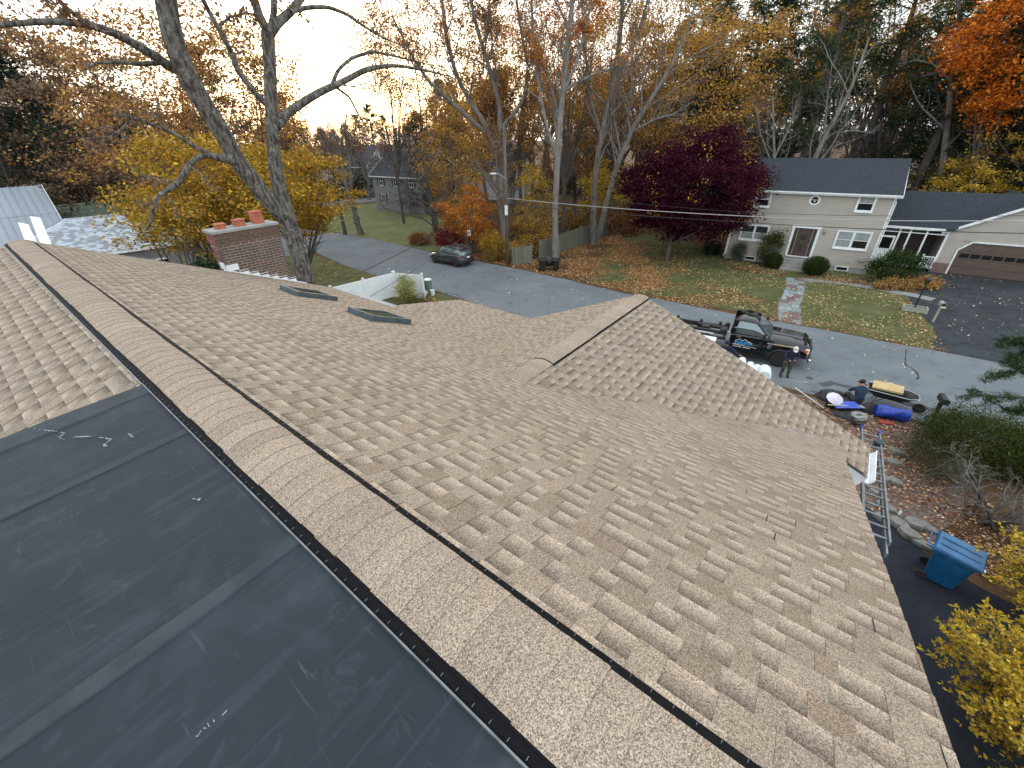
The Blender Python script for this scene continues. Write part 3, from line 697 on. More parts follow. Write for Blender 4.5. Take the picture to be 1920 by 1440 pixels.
def roofslab(name, x0, x1, pts, th=.14, parent=hs, m='slate', expo=.14, xf=None):
    """pts: profile (y, z) eave -> ridge"""
    (y0, z0), (y1, z1) = pts; mb = MB(); L = math.hypot(y1-y0, z1-z0); n = int(L/expo); 
    for i in range(n):
        t0, t1 = i/n, (i+1)/n; ya, za = y0+(y1-y0)*t0, z0+(z1-z0)*t0; yb, zb = y0+(y1-y0)*t1, z0+(z1-z0)*t1
        xa, xb = (xf(za), xf(zb)) if xf else (x1, x1)
        mb.add([(x0, ya, za+.02), (xa, ya, za+.02), (xb, yb, zb), (x0, yb, zb), (x0, ya, za), (xa, ya, za)], [(0, 1, 2, 3), (4, 5, 1, 0)])
    xa, xb = (xf(z0), xf(z1)) if xf else (x1, x1)
    mb.add([(x0, y0, z0-th), (xa, y0, z0-th), (xb, y1, z1-th), (x0, y1, z1-th), (x0, y0, z0), (xa, y0, z0), (xb, y1, z1), (x0, y1, z1)], [(3, 2, 1, 0), (0, 4, 7, 3), (1, 2, 6, 5), (0, 1, 5, 4)])
    return mb.build(name, M[m], parent)
roofslab('roof', -.3, HW+.3, [(-.32, 5.74), (rd_, rz_)]); roofslab('roof', -.3, HW+.3, [(HD+.32, 5.74), (rd_, rz_)])
ge = MB()
for x in (.0, HW-.1): ge.extr([(0.02, HE-.3), (HD-.02, HE-.3), (rd_, rz_-.16)], lambda p: (x, p[0], p[1]), lambda p: (x+.1, p[0], p[1]))
ge.build('gable_wall', M['siding'], hs)
fa = MB(); fa.box((HW/2, -.335, 5.62), (HW+.62, .03, .17)); fa.build('fascia', M['trim'], hs)
fg = MB(); fg.box((HW/2, -.40, 5.68), (HW+.62, .10, .09)); fg.build('gutter', M['trim'], hs)
sf = MB(); sf.box((HW/2, -.16, 5.53), (HW+.6, .30, .02)); sf.build('soffit', M['trim'], hs)
dn = MB(); dn.tube([(.16, -.36, 5.55), (.0, -.12, 5.3), (-.02, -.10, .5), (-.05, -.35, .3)], .04, 6); dn.build('downspout', M['trim'], hs)
dn = MB(); dn.tube([(HW-.1, -.36, 5.55), (HW+.06, -.12, 5.2), (HW+.06, -.10, .5)], .04, 6); dn.build('downspout', M['trim'], hs)
for sgn, x in ((1, -.28), (1, HW+.28)):
    r_ = MB(); r_.beam((x, -.3, 5.70), (x, rd_, rz_-.09), .03, .15); r_.build('rake_board', M['trim'], hs)
def window(x, z, w_, h_, parent=hs, d=0, curtain=.5, mull=1, yd=-1):
    f = MB(); t = .10; d = d-.026
    f.box((x, d-.03, z+h_/2-t/2), (w_, .06, t)); f.box((x, d-.03, z-h_/2+t/2), (w_, .06, t))
    n = mull
    for i in range(n+1): f.box((x-w_/2+t/2+(w_-t)*i/n, d-.03, z), (t, .06, h_-2*t))
    fo = f.build('window', M['trim'], parent)
    sl = MB(); sl.box((x, d-.05, z-h_/2-.02), (w_+.06, .10, .05)); sl.build('sill', M['trim'], fo)
    iw = (w_-t*(n+1))/n
    for i in range(n):
        cx = x-w_/2+t+iw/2+(iw+t)*i
        sa = MB(); s = .035
        sa.box((cx, d-.015, z), (iw, .03, s))
        for zz_, in (((z+h_/2-t-s/2),), ((z-h_/2+t+s/2),)): sa.box((cx, d-.014, zz_), (iw, .028, s))
        for q in (-1, 1): sa.box((cx+q*(iw/2-s/2), d-.013, z), (s, .026, h_-2*t))
        sa.build('sash', M['trim'], fo)
        hh = (h_-2*t)/2
        for up in (0, 1):
            g_ = MB(); g_.box((cx, d-.006, z-hh/2+hh*up), (iw-s, .006, hh-s))
            cur = (curtain if isinstance(curtain, (int, float)) else curtain[i][up])
            g_.build('pane', M['glass_curtain'] if cur > .5 else M['glass_dark'], fo)
    return fo
window(1.88, 5.02, 1.18, 1.2, curtain=[(0, 1)]); window(8.67, 5.08, 1.12, 1.2, curtain=[(0, 1)])
window(1.88, 2.40, 2.16, 1.30, mull=2, curtain=[(1, 0), (1, 0)]); window(8.68, 2.45, 2.2, 1.36, mull=2, curtain=[(1, 1), (0, 1)])
# octagonal window
oc = MB(); cx, cz = 5.45, 5.13
def ngon(r, n=8, ph=math.pi/8): return [(cx+r*math.cos(ph+2*math.pi*k/n), cz+r*math.sin(ph+2*math.pi*k/n)) for k in range(n)]
o1, o2 = ngon(.38), ngon(.26)
vs = [(p[0], y, p[1]) for y in (-.05, 0) for p in o1+o2]
vs = [(p[0], p[1]-.02, p[2]) for p in vs]; oc.add(vs, [(k, (k+1) % 8, 8+(k+1) % 8, 8+k) for k in range(8)]+[(k, 16+k, 16+(k+1) % 8, (k+1) % 8) for k in range(8)]+[(8+k, 8+(k+1) % 8, 24+(k+1) % 8, 24+k) for k in range(8)])
of = oc.build('window', M['trim'], hs); of['label'] = 'small octagonal window'
og = MB(); og.add([(p[0], -.035, p[1]) for p in ngon(.27)], [tuple(range(8))]); og.build('pane', M['glass_dark'], of)
oc2 = MB(); oc2.box((cx, -.045, cz+.02), (.52, .02, .03)); oc2.box((cx+.02, -.043, cz-.08), (.07, .01, .14)); oc2.build('sash', M['trim'], of)
# front door
df = MB(); df.box((4.66, -.04, 1.98), (.16, .10, 2.3)); df.box((6.38, -.04, 1.98), (.16, .10, 2.3)); df.box((5.52, -.05, 3.17), (2.0, .13, .20)); df.box((5.52, -.08, .84), (1.7, .2, .06)); df.build('door_frame', M['trim'], hs)
dr = MB(); dr.box((5.52, -.015, 1.97), (1.0, .05, 2.16))
for z in (1.35, 2.45):
    dr.box((5.52, -.045, z), (.62, .02, .75))
dro = dr.build('door', M['door_brown'], hs)
dg = MB(); dg.lathe([(.0, 0), (.22, 0), (.22, .012), (0, .012)], (5.52, -.058, 2.35), 14, M=Matrix.Rotation(math.pi/2, 3, 'X')); dg.box((5.52, -.062, 1.55), (.28, .012, .5)); dg.build('door_glass', M['glass'], dro)
dh = MB(); dh.box((5.95, -.07, 1.85), (.04, .06, .18)); dh.build('handle', M['chrome'], dro)
for x in (4.87, 6.17):
    sdl = MB(); sdl.box((x, -.03, 1.97), (.22, .06, 2.12)); so = sdl.build('sidelight', M['door_brown'], hs)
    sg = MB(); sg.box((x, -.066, 2.2), (.13, .01, 1.4)); sg.build('pane', M['glass'], so)
for x in (4.30, 6.78):
    lm = MB(); lm.box((x, -.03, 2.85), (.14, .04, .3)); lo = lm.build('wall_lamp', M['black'], hs)
    l2 = MB(); l2.lathe([(.04, -.16), (.07, .06), (.09, .07), (.02, .14)], (x, -.13, 2.85), 8); l2.build('shade', M['galv'], lo)
for i in range(4):
    st = MB(); st.box((5.52, -.45-.16*i-.0, .70/4*(3.5-i)-.02*(i*0)), (1.9, 1.0-.0-.0, .175)) if False else st.box((5.52, -(.75+.3*i)/2, .72-.18*i-.09), (1.9, .75+.3*i, .178)); st.build('step', M['concrete'], hs)
# basement vents and utility box
for x in (2.08, 8.7):
    vf = MB(); vf.box((x, -.03, .27), (.86, .05, .34)); vo = vf.build('basement_window', M['trim'], hs)
    vg = MB(); vg.box((x, -.058, .27), (.70, .01, .22)); vg.build('pane', M['glass_dark'], vo)
ub = MB(); ub.box((9.75, -.09, 1.12), (.44, .17, .32)); ub.build('utility_box', M['galv'], hs, bevel=.02)
hb = MB(); hb.box((9.0, -.05, .85), (.10, .08, .18)); hb.build('hose_tap', M['galv'], hs)

# breezeway porch between the house and the garage
gx0, gx1, gd = 14.4, 22.2, 3.4
by0 = 2.9
vx = lambda z: 14.05+(z-3.0)/.545
roofslab('roof', HW+.28, 14, [(by0, 3.28), (by0+3.6, 5.42)], xf=vx); roofslab('roof', HW+.28, 14, [(by0+7.2, 3.28), (by0+3.6, 5.42)], xf=vx)
bf = MB(); bf.box(((HW+gx0)/2-.1, by0+.02, 3.17), (gx0-HW-.3, .05, .18)); bf.build('fascia', M['trim'], hs)
pb = MB(); pb.box(((HW+gx0)/2, by0+3.6, 1.65), (gx0-HW, .15, 3.1)); pb.build('porch_wall', M['door_brown'], hs)
pf = MB(); pf.box(((HW+gx0)/2, by0+1.8, .35), (gx0-HW-.02, 3.6, .10)); pf.build('porch_floor', M['concrete'], hs)
for x in (11.62, 12.25, 13.22):
    p_ = MB(); p_.box((x, by0+.15, 1.74), (.11, .11, 2.7)); p_.build('porch_post', M['trim'], hs)
ra = MB(); ra.box(((HW+gx0)/2, by0+.15, 2.82), (gx0-HW-.1, .06, .06)); ra.build('porch_rail', M['trim'], hs)
pp = MB(); pp.box((10.95, by0+.12, 1.5), (1.1, .05, 2.0)); pp.build('screen_panel', M['trim'], hs)
pg = MB(); pg.box((10.95, by0+.09, 1.95), (.86, .02, .85)); pg.build('pane', M['glass_dark'], hs)
for x0 in (13.6,):
    rl = MB()
    rl.box((x0, by0+.1, .75), (.10, .10, 1.1)); rl.box((x0, by0+.1, 1.33), (.14, .14, .05)); rl.box((x0+.42, by0+.1, 1.18), (.8, .05, .07)); rl.box((x0+.42, by0+.1, .42), (.8, .05, .06))
    for k in range(5): rl.box((x0+.14+k*.14, by0+.1, .80), (.035, .035, .72))
    rl.build('railing', M['trim'], hs)
# garage
pk = (gx0+gx1)/2+.0; gz = 3.12; gpz = gz+.545*(pk-gx0)
gw = MB(); gw.box((pk, gd+3.6, gz/2), (gx1-gx0-.04, 7.1, gz)); gw.extr([(gx0+.02, gz-.02), (gx1-.02, gz-.02), (pk, gpz-.03)], lambda p: (p[0], gd+.06, p[1]), lambda p: (p[0], gd+7, p[1])); gw.build('garage_wall', M['siding'], hs)
dx0, dx1, dtop = 15.45, 20.6, 2.36
gs = MB()
lap(gs, gx0+.1, dx0-.1, .75, 1.85, gd)
lap(gs, dx1+.1, gx1-.1, .75, 1.85, gd)
lap(gs, gx0+.1, gx1-.1, dtop+.12, gz, gd)
lap(gs, gx0+.1, dx0+.05, 1.85, dtop+.12, gd); lap(gs, dx1-.05, gx1-.1, 1.85, dtop+.12, gd)
lap(gs, 0, 0, gz, gpz-.05, gd, top=lambda z: (gx0+(z-gz)/.545+.05, gx1-(z-gz)/.545-.05))
gs.build('siding', M['siding'], hs, kind='stuff')
M['redstone'] = mat('brick_base', (.20, .12, .10), (.13, .085, .075), scale=5, rough=.9, bump=.3)
for xa, xb in ((gx0, dx0-.1), (dx1+.1, gx1)):
    q = MB(); q.box(((xa+xb)/2, gd-.01, .37), (xb-xa, .12, .74)); q.build('brick_base', M['redstone'], hs)
gf = MB()
path = [(dx0-.06, 0), (dx0-.06, 1.80), (dx0+.56, dtop+.06), (dx1-.56, dtop+.06), (dx1+.06, 1.80), (dx1+.06, 0)]
for a, b in zip(path, path[1:]): gf.beam((a[0], gd-.04, a[1]), (b[0], gd-.04, b[1]), .10, .12, up=(0, 1, 0))
gf.build('door_frame', M['trim'], hs)
gdn = MB(); gdn.extr([(dx0, .02), (dx1, .02), (dx1, 1.78), (dx1-.6, dtop), (dx0+.6, dtop), (dx0, 1.78)], lambda p: (p[0], gd-.026, p[1]), lambda p: (p[0], gd+.06, p[1]))
gdo = gdn.build('garage_door', M['garage_brown'], hs)
for k, z in enumerate((.30, .86, 1.42, 1.95)):
    pn = MB(); wd = (dx1-dx0-.1) if z < 1.9 else (dx1-dx0-1.4)
    pn.box(((dx0+dx1)/2, gd-.034, z), (wd, .03, .50 if z < 1.9 else .46)); pn.build('panel', M['garage_brown'], gdo)
nwin = 8; ww = (dx1-dx0-.3)/nwin
for k in range(nwin):
    g_ = MB(); g_.box((dx0+.15+ww*(k+.5), gd-.054, 1.42), (ww-.09, .012, .30)); g_.build('pane', M['glass_dark'], gdo)
for s_ in (-1, 1):
    mb = MB()
    y0, y1 = gd-.25, gd+7.3; n = 34
    ex_ = (gx0-.35) if s_ < 0 else (gx1+.35); ez = gz-.545*.35
    for i in range(n):
        t0, t1 = i/n, (i+1)/n; xa, za = ex_+(pk-ex_)*t0, ez+(gpz-ez)*t0; xb, zb = ex_+(pk-ex_)*t1, ez+(gpz-ez)*t1
        mb.add([(xa, y0, za+.10), (xa, y1, za+.10), (xb, y1, zb+.08), (xb, y0, zb+.08), (xa, y0, za+.08), (xa, y1, za+.08)], [(0, 1, 2, 3), (4, 5, 1, 0)])
    mb.add([(ex_, y0, ez-.04), (ex_, y1, ez-.04), (pk, y1, gpz-.04), (pk, y0, gpz-.04), (ex_, y0, ez+.08), (pk, y0, gpz+.08)], [(0, 1, 2, 3), (0, 3, 5, 4)])
    mb.build('roof', M['slate'], hs)
    rb = MB(); rb.beam((ex_, y0+.0, ez-.0), (pk, y0+.0, gpz-.0), .035, .17); rb.build('rake_board', M['trim'], hs)
cb_ = MB(); cb_.box((gx0+.05, gd-.015, gz/2), (.14, .06, gz)); cb_.build('corner_board', M['trim'], hs)
window(pk+.9, 4.2, .6, .9, d=gd, curtain=0)

# ---------------------------------------------------------------- walkway: irregular coloured flagstones
WP = [atZ(*p) for p in [(1481, 606), (1479, 590), (1480, 570), (1488, 552), (1492, 535), (1490, 522)]]
wk = MB(); pts = []
for i, p in enumerate(WP):
    t = (WP[min(i+1, 5)]-WP[max(i-1, 0)]).normalized(); n_ = Vector((-t.y, t.x, 0)); pts.append((p+n_*.62, p-n_*.62))
poly = [tuple(a[:2]) for a, b in pts]+[tuple(b[:2]) for a, b in pts[::-1]]
walk = sheet('walkway', poly, .006, mat('walkway_joint', (.12, .12, .11), (.20, .22, .22), scale=6, rough=.95), jit=.04)
SC = [mat('slate_flag', c, tuple(x*.7 for x in c), scale=5, rough=.8, bump=.3) for c in [(.26, .31, .32), (.20, .25, .26), (.17, .09, .08), (.30, .34, .33), (.22, .26, .26), (.25, .29, .31), (.15, .11, .105)]]
for i in range(5):
    a0, a1 = WP[i], WP[i+1]; L = (a1-a0).length; n_ = max(1, int(L/.62)); t = (a1-a0).normalized(); nn = Vector((-t.y, t.x, 0))
    for k in range(n_):
        c0 = a0.lerp(a1, (k+.5)/n_); x = -.58
        while x < .5:
            ww = min(U(.38, .66), .6-x)
            if ww < .16: break
            cx = x+ww/2; q = []
            for (sx, sy) in ((-1, -1), (1, -1), (1, 1), (-1, 1)): q.append(c0+nn*(cx+sx*ww*.46+U(-.03, .03))+t*(sy*L/n_*.46+U(-.03, .03)))
            mb = MB(); mb.prism([tuple(p[:2]) for p in q], .006, .026+U(0, .008)); mb.build('flagstone', RND.choice(SC), walk)
            x += ww
fpth = E2([(1500, 524), (1560, 528), (1620, 537), (1680, 548), (1715, 554), (1750, 562)])
ribbon('front_path', fpth, .75, .010, mat('path_stone', (.24, .25, .25), (.15, .16, .16), scale=3, rough=.9, bump=.3), .05)
ribbon('planting_bed', E2([(1370, 500), (1430, 510), (1470, 517)]), 1.2, .006, M['soil'], .1)
ribbon('planting_bed', E2([(1510, 519), (1570, 524), (1640, 538), (1720, 546)]), 1.6, .008, M['soil'], .1)

# ---------------------------------------------------------------- fences
def stockade(name, label, pts, h, skip=()):
    root = thing(name, label, 'fence', (pts[0][0], pts[0][1], 0))
    o = Vector((pts[0][0], pts[0][1], 0))
    for a, b in zip(pts, pts[1:]):
        a, b = Vector((*a, 0)), Vector((*b, 0)); L = (b-a).length; t = (b-a).normalized(); rz = math.atan2(t.y, t.x); k = int(L/.15)
        for i in range(k):
            p = a+t*(i+.5)*L/k-o; hh = h+U(-.05, .04); mb = MB()
            w_ = L/k*.44*U(.92, 1.03); prof = [(-w_, .04), (w_, .04), (w_, hh-.06), (0, hh), (-w_, hh-.06)]
            mb.extr(prof, lambda q: (q[0], -.012, q[1]), lambda q: (q[0], .012, q[1]))
            ob = mb.build('board', M['fence_wood%d' % RND.randrange(4)], root, loc=(p.x, p.y, 0)); ob.rotation_euler = (U(-.012, .012), U(-.015, .015), rz)
        n_ = max(1, round(L/2.4))
        for i in range(n_+1):
            p = a+t*L*i/n_-o; mb = MB(); mb.box((0, 0, h/2+.05), (.09, .09, h+.1)); ob = mb.build('post', M['fence_wood'], root, loc=(p.x-t.y*.08, p.y+t.x*.08, 0)); ob.rotation_euler = (0, 0, rz)
        for z in (.35, h*.55, h-.25):
            mb = MB(); mb.beam(a-o+Vector((-t.y*.05, t.x*.05, z)), b-o+Vector((-t.y*.05, t.x*.05, z)), .05, .08); mb.build('rail', M['fence_wood'], root)
    return root
stockade('stockade_fence', 'short weathered stockade fence panel beside the utility pole', [(.35, 37.3), (2.1, 38.0)], 1.62)
stockade('stockade_fence', 'long weathered stockade fence running back between the bare trees', [(2.9, 38.9), (5.98, 42.8), (9.0, 46.4), (12.2, 50.4)], 1.75)
vy = thing('vinyl_fence', 'white vinyl privacy fence behind the porch roof', 'fence', (-8.3, 29.5, 0))
def vrun(a, b):
    a, b = Vector((*a, 0)), Vector((*b, 0)); o = Vector((-8.3, 29.5, 0)); t = (b-a).normalized(); L = (b-a).length; rz = math.atan2(t.y, t.x); nn = max(1, round(L/2.4))
    for i in range(nn):
        p, q = a+t*L*i/nn-o, a+t*L*(i+1)/nn-o; c = (p+q)/2
        mb = MB(); w_ = L/nn-.12; k = max(2, int(w_/.15))
        for j in range(k): mb.box((-w_/2+(j+.5)*w_/k, 0, .92), (w_/k-.004, .03, 1.45))
        mb.build('panel', M['white'], vy, loc=c).rotation_euler = (0, 0, rz)
        mb = MB(); mb.box((0, 0, 1.70), (w_, .05, .14)); mb.build('rail', M['white'], vy, loc=c).rotation_euler = (0, 0, rz)
        mb = MB(); mb.box((0, 0, .16), (w_, .05, .14)); mb.build('rail', M['white'], vy, loc=c).rotation_euler = (0, 0, rz)
    for i in range(nn+1):
        p = a+t*L*i/nn-o; mb = MB(); mb.box((0, 0, .93), (.12, .12, 1.86)); mb.box((0, 0, 1.87), (.16, .16, .03)); mb.lathe([(.09, 1.885), (.06, 1.92), (.0, 1.94)], (0, 0, 0), 4)
        mb.build('post', M['white'], vy, loc=p).rotation_euler = (0, 0, rz)
vrun((-13.3, 25.0), (-8.3, 29.6)); vrun((-8.24, 29.66), (-6.1, 28.85))

# ---------------------------------------------------------------- pole, lamp, signs, wires
pl = thing('utility_pole', 'tall weathered wooden utility pole with street light among the trees', 'pole', (-.1, 37.55, 0))
mb = MB(); mb.tube([(0, 0, 0), (0, 0, 5), (.02, 0, 10.6)], [.16, .145, .11], 10); mb.build('shaft', M['pole'], pl, smooth=True)
mb = MB(); mb.tube([(0, -.1, 7.0), (-.5, -.3, 7.35), (-.75, -.4, 7.4)], .03, 6); ao = mb.build('lamp_arm', M['galv'], pl)
mb = MB(); mb.lathe([(0, -.06), (.12, -.05), (.14, .0), (.09, .06), (0, .08)], (-.95, -.5, 7.4), 10, sx=2.1); mb.build('lamp_head', M['lamp_glass'], ao, smooth=True)
mb = MB(); mb.box((0, -.17, 4.62), (.26, .03, .78)); no = mb.build('notice_panel', M['trim'], pl)
mb = MB()
for k in range(8): mb.box((0, -.188, 4.32+k*.085), (.2, .004, .012))
mb.build('print', M['galv'], no)
mb = MB(); mb.beam((-.9, 0, 9.6), (.9, 0, 9.6), .09, .11); mb.build('crossarm', M['pole'], pl)
sp = thing('street_sign', 'small white sign on a slim post beside the parked grey car', 'sign', (-3.6, 40.0, 0))
mb = MB(); mb.box((0, 0, 1.35), (.05, .05, 2.7)); mb.build('post', M['bark_dark'], sp)
mb = MB(); mb.box((0, -.04, 2.4), (.30, .01, .46)); so = mb.build('panel', M['white'], sp)
mb = MB()
for (x, z, w_, h_) in ((-.04, 2.52, .10, .03), (.04, 2.46, .05, .06), (-.05, 2.40, .04, .08), (.03, 2.37, .12, .025), (0, 2.30, .14, .03)): mb.box((x, -.048, z), (w_, .004, h_))
mb.build('print', M['black'], so)
def wire(name, label, pts, r, m, sag=.0, group=None):
    P = []
    for a, b in zip(pts, pts[1:]):
        a, b = Vector(a), Vector(b)
        for k in range(14):
            t = k/14; p = a.lerp(b, t); p.z -= sag*4*t*(1-t); P.append(p)
    P.append(Vector(pts[-1])); mb = MB(); o = Vector(pts[0]); mb.tube([p-o for p in P], r, 5)
    ob = mb.build(name, m, loc=o); tag(ob, label, 'wire', group); return ob
wire('overhead_wire', 'upper pale overhead cable crossing in front of the red maple', [(-.1, 37.45, 5.55), (14.0, 26.3, 5.55), (23.2, 18.9, 6.3), (36, 8.5, 7.2)], .022, M['wire_pale'], .12)
wire('overhead_wire', 'lower dark overhead cable crossing the doors of the beige house', [(-.1, 37.45, 5.1), (13.5, 26.7, 5.2), (23.2, 18.9, 5.75), (36, 8.5, 6.7)], .02, M['wire'], .10)
wire('overhead_wire', 'topmost thin dark wire above the two cables', [(-.1, 37.45, 6.3), (13.5, 26.7, 5.75), (23.2, 18.9, 6.5), (36, 8.5, 7.5)], .011, M['wire'], .12)
wire('service_wire', 'dark service wire dropping over the road to the near yard', [(-.1, 37.4, 6.3), (-6.0, 15.2, 5.6)], .016, M['wire'], .35)
wire('service_wire', 'thin service wire passing over the white fence', [(-.1, 37.4, 5.2), (-5.4, 12.8, 5.2)], .010, M['wire'], .3)

# ---------------------------------------------------------------- vehicles
def wheel(parent, x, y, r, w_, side, rim=.62, spokes=5, name='wheel'):
    R_ = Matrix.Rotation(math.pi/2, 3, 'X')
    mb = MB(); h = w_/2
    mb.lathe([(r*.62, -h), (r*.9, -h), (r, -h*.7), (r, h*.7), (r*.9, h), (r*.62, h)], (x, y, r), 24, M=R_)
    wo = mb.build(name, M['rubber'], parent, smooth=True)
    mb = MB(); o = side*h*.9
    mb.lathe([(0, -h*.5), (r*rim, -h*.5), (r*rim, h*.5), (0, h*.5)], (x, y, r), 20, M=R_); mb.build('wheel_well_disc', M['black_steel'], wo)
    mb = MB()
    for k in range(spokes):
        a = 2*math.pi*k/spokes+.3; mb.beam((x, y+o*.75, r), (x+r*rim*math.cos(a), y+o*.75, r+r*rim*math.sin(a)), .035, r*.16, up=(0, 1, 0))
    pts = [(x+r*rim*math.cos(2*math.pi*k/20), y+o*.75, r+r*rim*math.sin(2*math.pi*k/20)) for k in range(21)]
    mb.tube(pts, .022, 5, cap=False); mb.lathe([(0, -.03), (r*.16, -.03), (r*.13, .03), (0, .03)], (x, y+o*.8, r), 10, M=R_)
    mb.build('rim', M['wheel_metal'], wo)
    return wo
def loft(sections, closed=True):
    """sections: list of rings of equal length"""
    mb = MB(); n = len(sections[0]); vs = [p for s in sections for p in s]
    fs = [(i*n+k, i*n+(k+1) % n, (i+1)*n+(k+1) % n, (i+1)*n+k) for i in range(len(sections)-1) for k in range(n)]
    fs += [tuple(range(n))[::-1], tuple(range((len(sections)-1)*n, len(sections)*n))]
    mb.add(vs, fs); return mb

# compact crossover parked by the far kerb
TH_ = math.atan2(.61, -.79)
suv = thing('parked_car', 'dark grey compact crossover car parked at the far edge of the road', 'car', (-5.25, 38.75, 0), TH_)
def ring(x, w_, z0, z1, wt=None, k=.06):
    wt = w_ if wt is None else wt
    return [(x, -w_+k, z0), (x, w_-k, z0), (x, w_, z0+k*1.5), (x, w_*.995, (z0+z1)*.5), (x, wt, z1-k), (x, wt-k*1.2, z1), (x, -wt+k*1.2, z1), (x, -wt, z1-k), (x, -w_*.995, (z0+z1)*.5), (x, -w_, z0+k*1.5)]
bsec = [ring(-2.12, .70, .45, .80, .66), ring(-2.02, .82, .30, .98, .76), ring(-1.5, .88, .26, 1.04, .82), ring(-.6, .89, .26, 1.02, .83), ring(.5, .89, .26, .99, .82), ring(1.1, .88, .26, .95, .80), ring(1.75, .85, .28, .84, .76), ring(2.05, .76, .34, .74, .68), ring(2.15, .62, .42, .66, .55)]
body = loft(bsec).build('body', M['grey_paint'], suv, smooth=True, bevel=.01)
csec = [ring(-1.98, .70, .95, 1.10, .66), ring(-1.62, .76, .95, 1.48, .56), ring(-1.2, .78, .95, 1.60, .60), ring(-.3, .79, .95, 1.63, .62), ring(.3, .78, .95, 1.58, .60), ring(.72, .77, .93, 1.30, .66), ring(1.2, .74, .9, .97, .70)]
loft(csec).build('cabin', M['car_glass'], suv, smooth=True)
rsec = [ring(-1.66, .60, 1.46, 1.52, .56, .02), ring(-1.2, .63, 1.57, 1.635, .60, .02), ring(-.3, .65, 1.60, 1.665, .62, .02), ring(.34, .63, 1.54, 1.605, .60, .02)]
loft(rsec).build('roof_panel', M['grey_paint'], suv, smooth=True)
for s_ in (-1, 1):
    mb = MB()
    for pts in ([(.34, s_*.62, 1.57), (.76, s_*.69, 1.29), (1.2, s_*.75, .96)], [(-.42, s_*.645, 1.60), (-.45, s_*.80, .98)], [(-1.2, s_*.63, 1.58), (-1.15, s_*.80, 1.0)], [(-1.66, s_*.60, 1.48), (-1.98, s_*.70, 1.05)]):
        mb.tube(pts, .035, 6)
    mb.tube([(.3, s_*.65, 1.60), (-.3, s_*.665, 1.645), (-1.2, s_*.65, 1.615), (-1.66, s_*.60, 1.5)], .03, 6)
    mb.build('pillar', M['grey_paint'], suv, smooth=True)
    mb = MB(); mb.tube([(.1, s_*.58, 1.70), (-1.3, s_*.57, 1.69)], .018, 6); mb.build('roof_rail', M['black'], suv)
    mb = MB(); mb.box((.72, s_*.98, 1.02), (.12, .20, .13)); mb.build('mirror', M['grey_paint'], suv, bevel=.03)
    mb = MB(); mb.box((-2.02, s_*.64, .90), (.16, .26, .12)); mb.build('tail_lamp', M['red_lens'], suv, bevel=.02)
    mb = MB(); mb.box((2.02, s_*.60, .68), (.14, .26, .10)); mb.build('headlight', M['lamp_glass'], suv, bevel=.02)
    for x in (-1.28, 1.28):
        wheel(suv, x, s_*.80, .345, .22, s_)
        mb = MB(); pts = [(x+.40*math.cos(t_), s_*.885, .345+.40*math.sin(t_)) for t_ in [math.pi*k/12 for k in range(13)]]; mb.tube(pts, .035, 5); mb.build('wheel_arch', M['black'], suv)
    mb = MB(); mb.box((0, s_*.885, .33), (1.75, .03, .12)); mb.build('sill_trim', M['black'], suv)
mb = MB(); mb.box((-2.08, 0, .45), (.12, 1.5, .28)); mb.build('bumper', M['black'], suv, bevel=.04)
mb = MB(); mb.box((-2.11, 0, .82), (.02, .34, .17)); mb.build('number_plate', M['white'], suv)
mb = MB(); mb.box((-1.72, 0, 1.52), (.22, 1.05, .03)); mb.build('spoiler', M['grey_paint'], suv, bevel=.01)
mb = MB(); mb.tube([(1.02, -.6, 1.0), (.9, .0, 1.09), (.8, .05, 1.2)], .008, 4); mb.build('wiper', M['black'], suv)

# black chassis-cab truck with hoist rails
tk = thing('pickup_truck', 'black work truck with lettered door and bare hoist rails parked at the kerb', 'truck', (13.43, 18.52, 0), math.atan2(-.515, .857))
def tring(x, w_, z0, z1, wt=None, k=.07): return ring(x, w_, z0, z1, wt, k)
hsec = [tring(-.95, .98, .62, 1.34, .95), tring(-.4, .99, .66, 1.34, .94), tring(.3, .98, .70, 1.31, .92), tring(.8, .96, .60, 1.27, .89), tring(1.02, .90, .58, 1.20, .82), tring(1.10, .78, .62, 1.05, .72)]
loft(hsec).build('hood', M['black_paint'], tk, smooth=True, bevel=.015)
mb = MB(); mb.extr([(.0, 0), (.22, .05), (.3, 0)], lambda p: (-.6, p[0]-.15, 1.335+p[1]*.9), lambda p: (.75, p[0]-.15, 1.27+p[1]*.9)); mb.build('hood_bulge', M['black_paint'], tk)
loft([tring(-2.32, .98, .48, 1.30, .97), tring(-2.28, .99, .46, 1.32, .97), tring(-1.0, .99, .46, 1.34, .96), tring(-.85, .99, .5, 1.34, .95)]).build('cab_body', M['black_paint'], tk, smooth=True, bevel=.01)
loft([ring(-2.30, .86, 1.28, 1.92, .72, .05), ring(-1.9, .88, 1.28, 1.99, .73, .05), ring(-1.35, .88, 1.28, 1.97, .72, .05), ring(-1.15, .88, 1.28, 1.86, .74, .05), ring(-.55, .90, 1.28, 1.36, .86, .03)]).build('cab_glass', M['car_glass'], tk, smooth=False)
loft([ring(-2.33, .76, 1.90, 1.97, .72, .02), ring(-1.9, .79, 1.95, 2.05, .74, .03), ring(-1.38, .78, 1.93, 2.03, .73, .03), ring(-1.22, .76, 1.86, 1.95, .72, .02)]).build('cab_roof', M['black_paint'], tk, smooth=True)
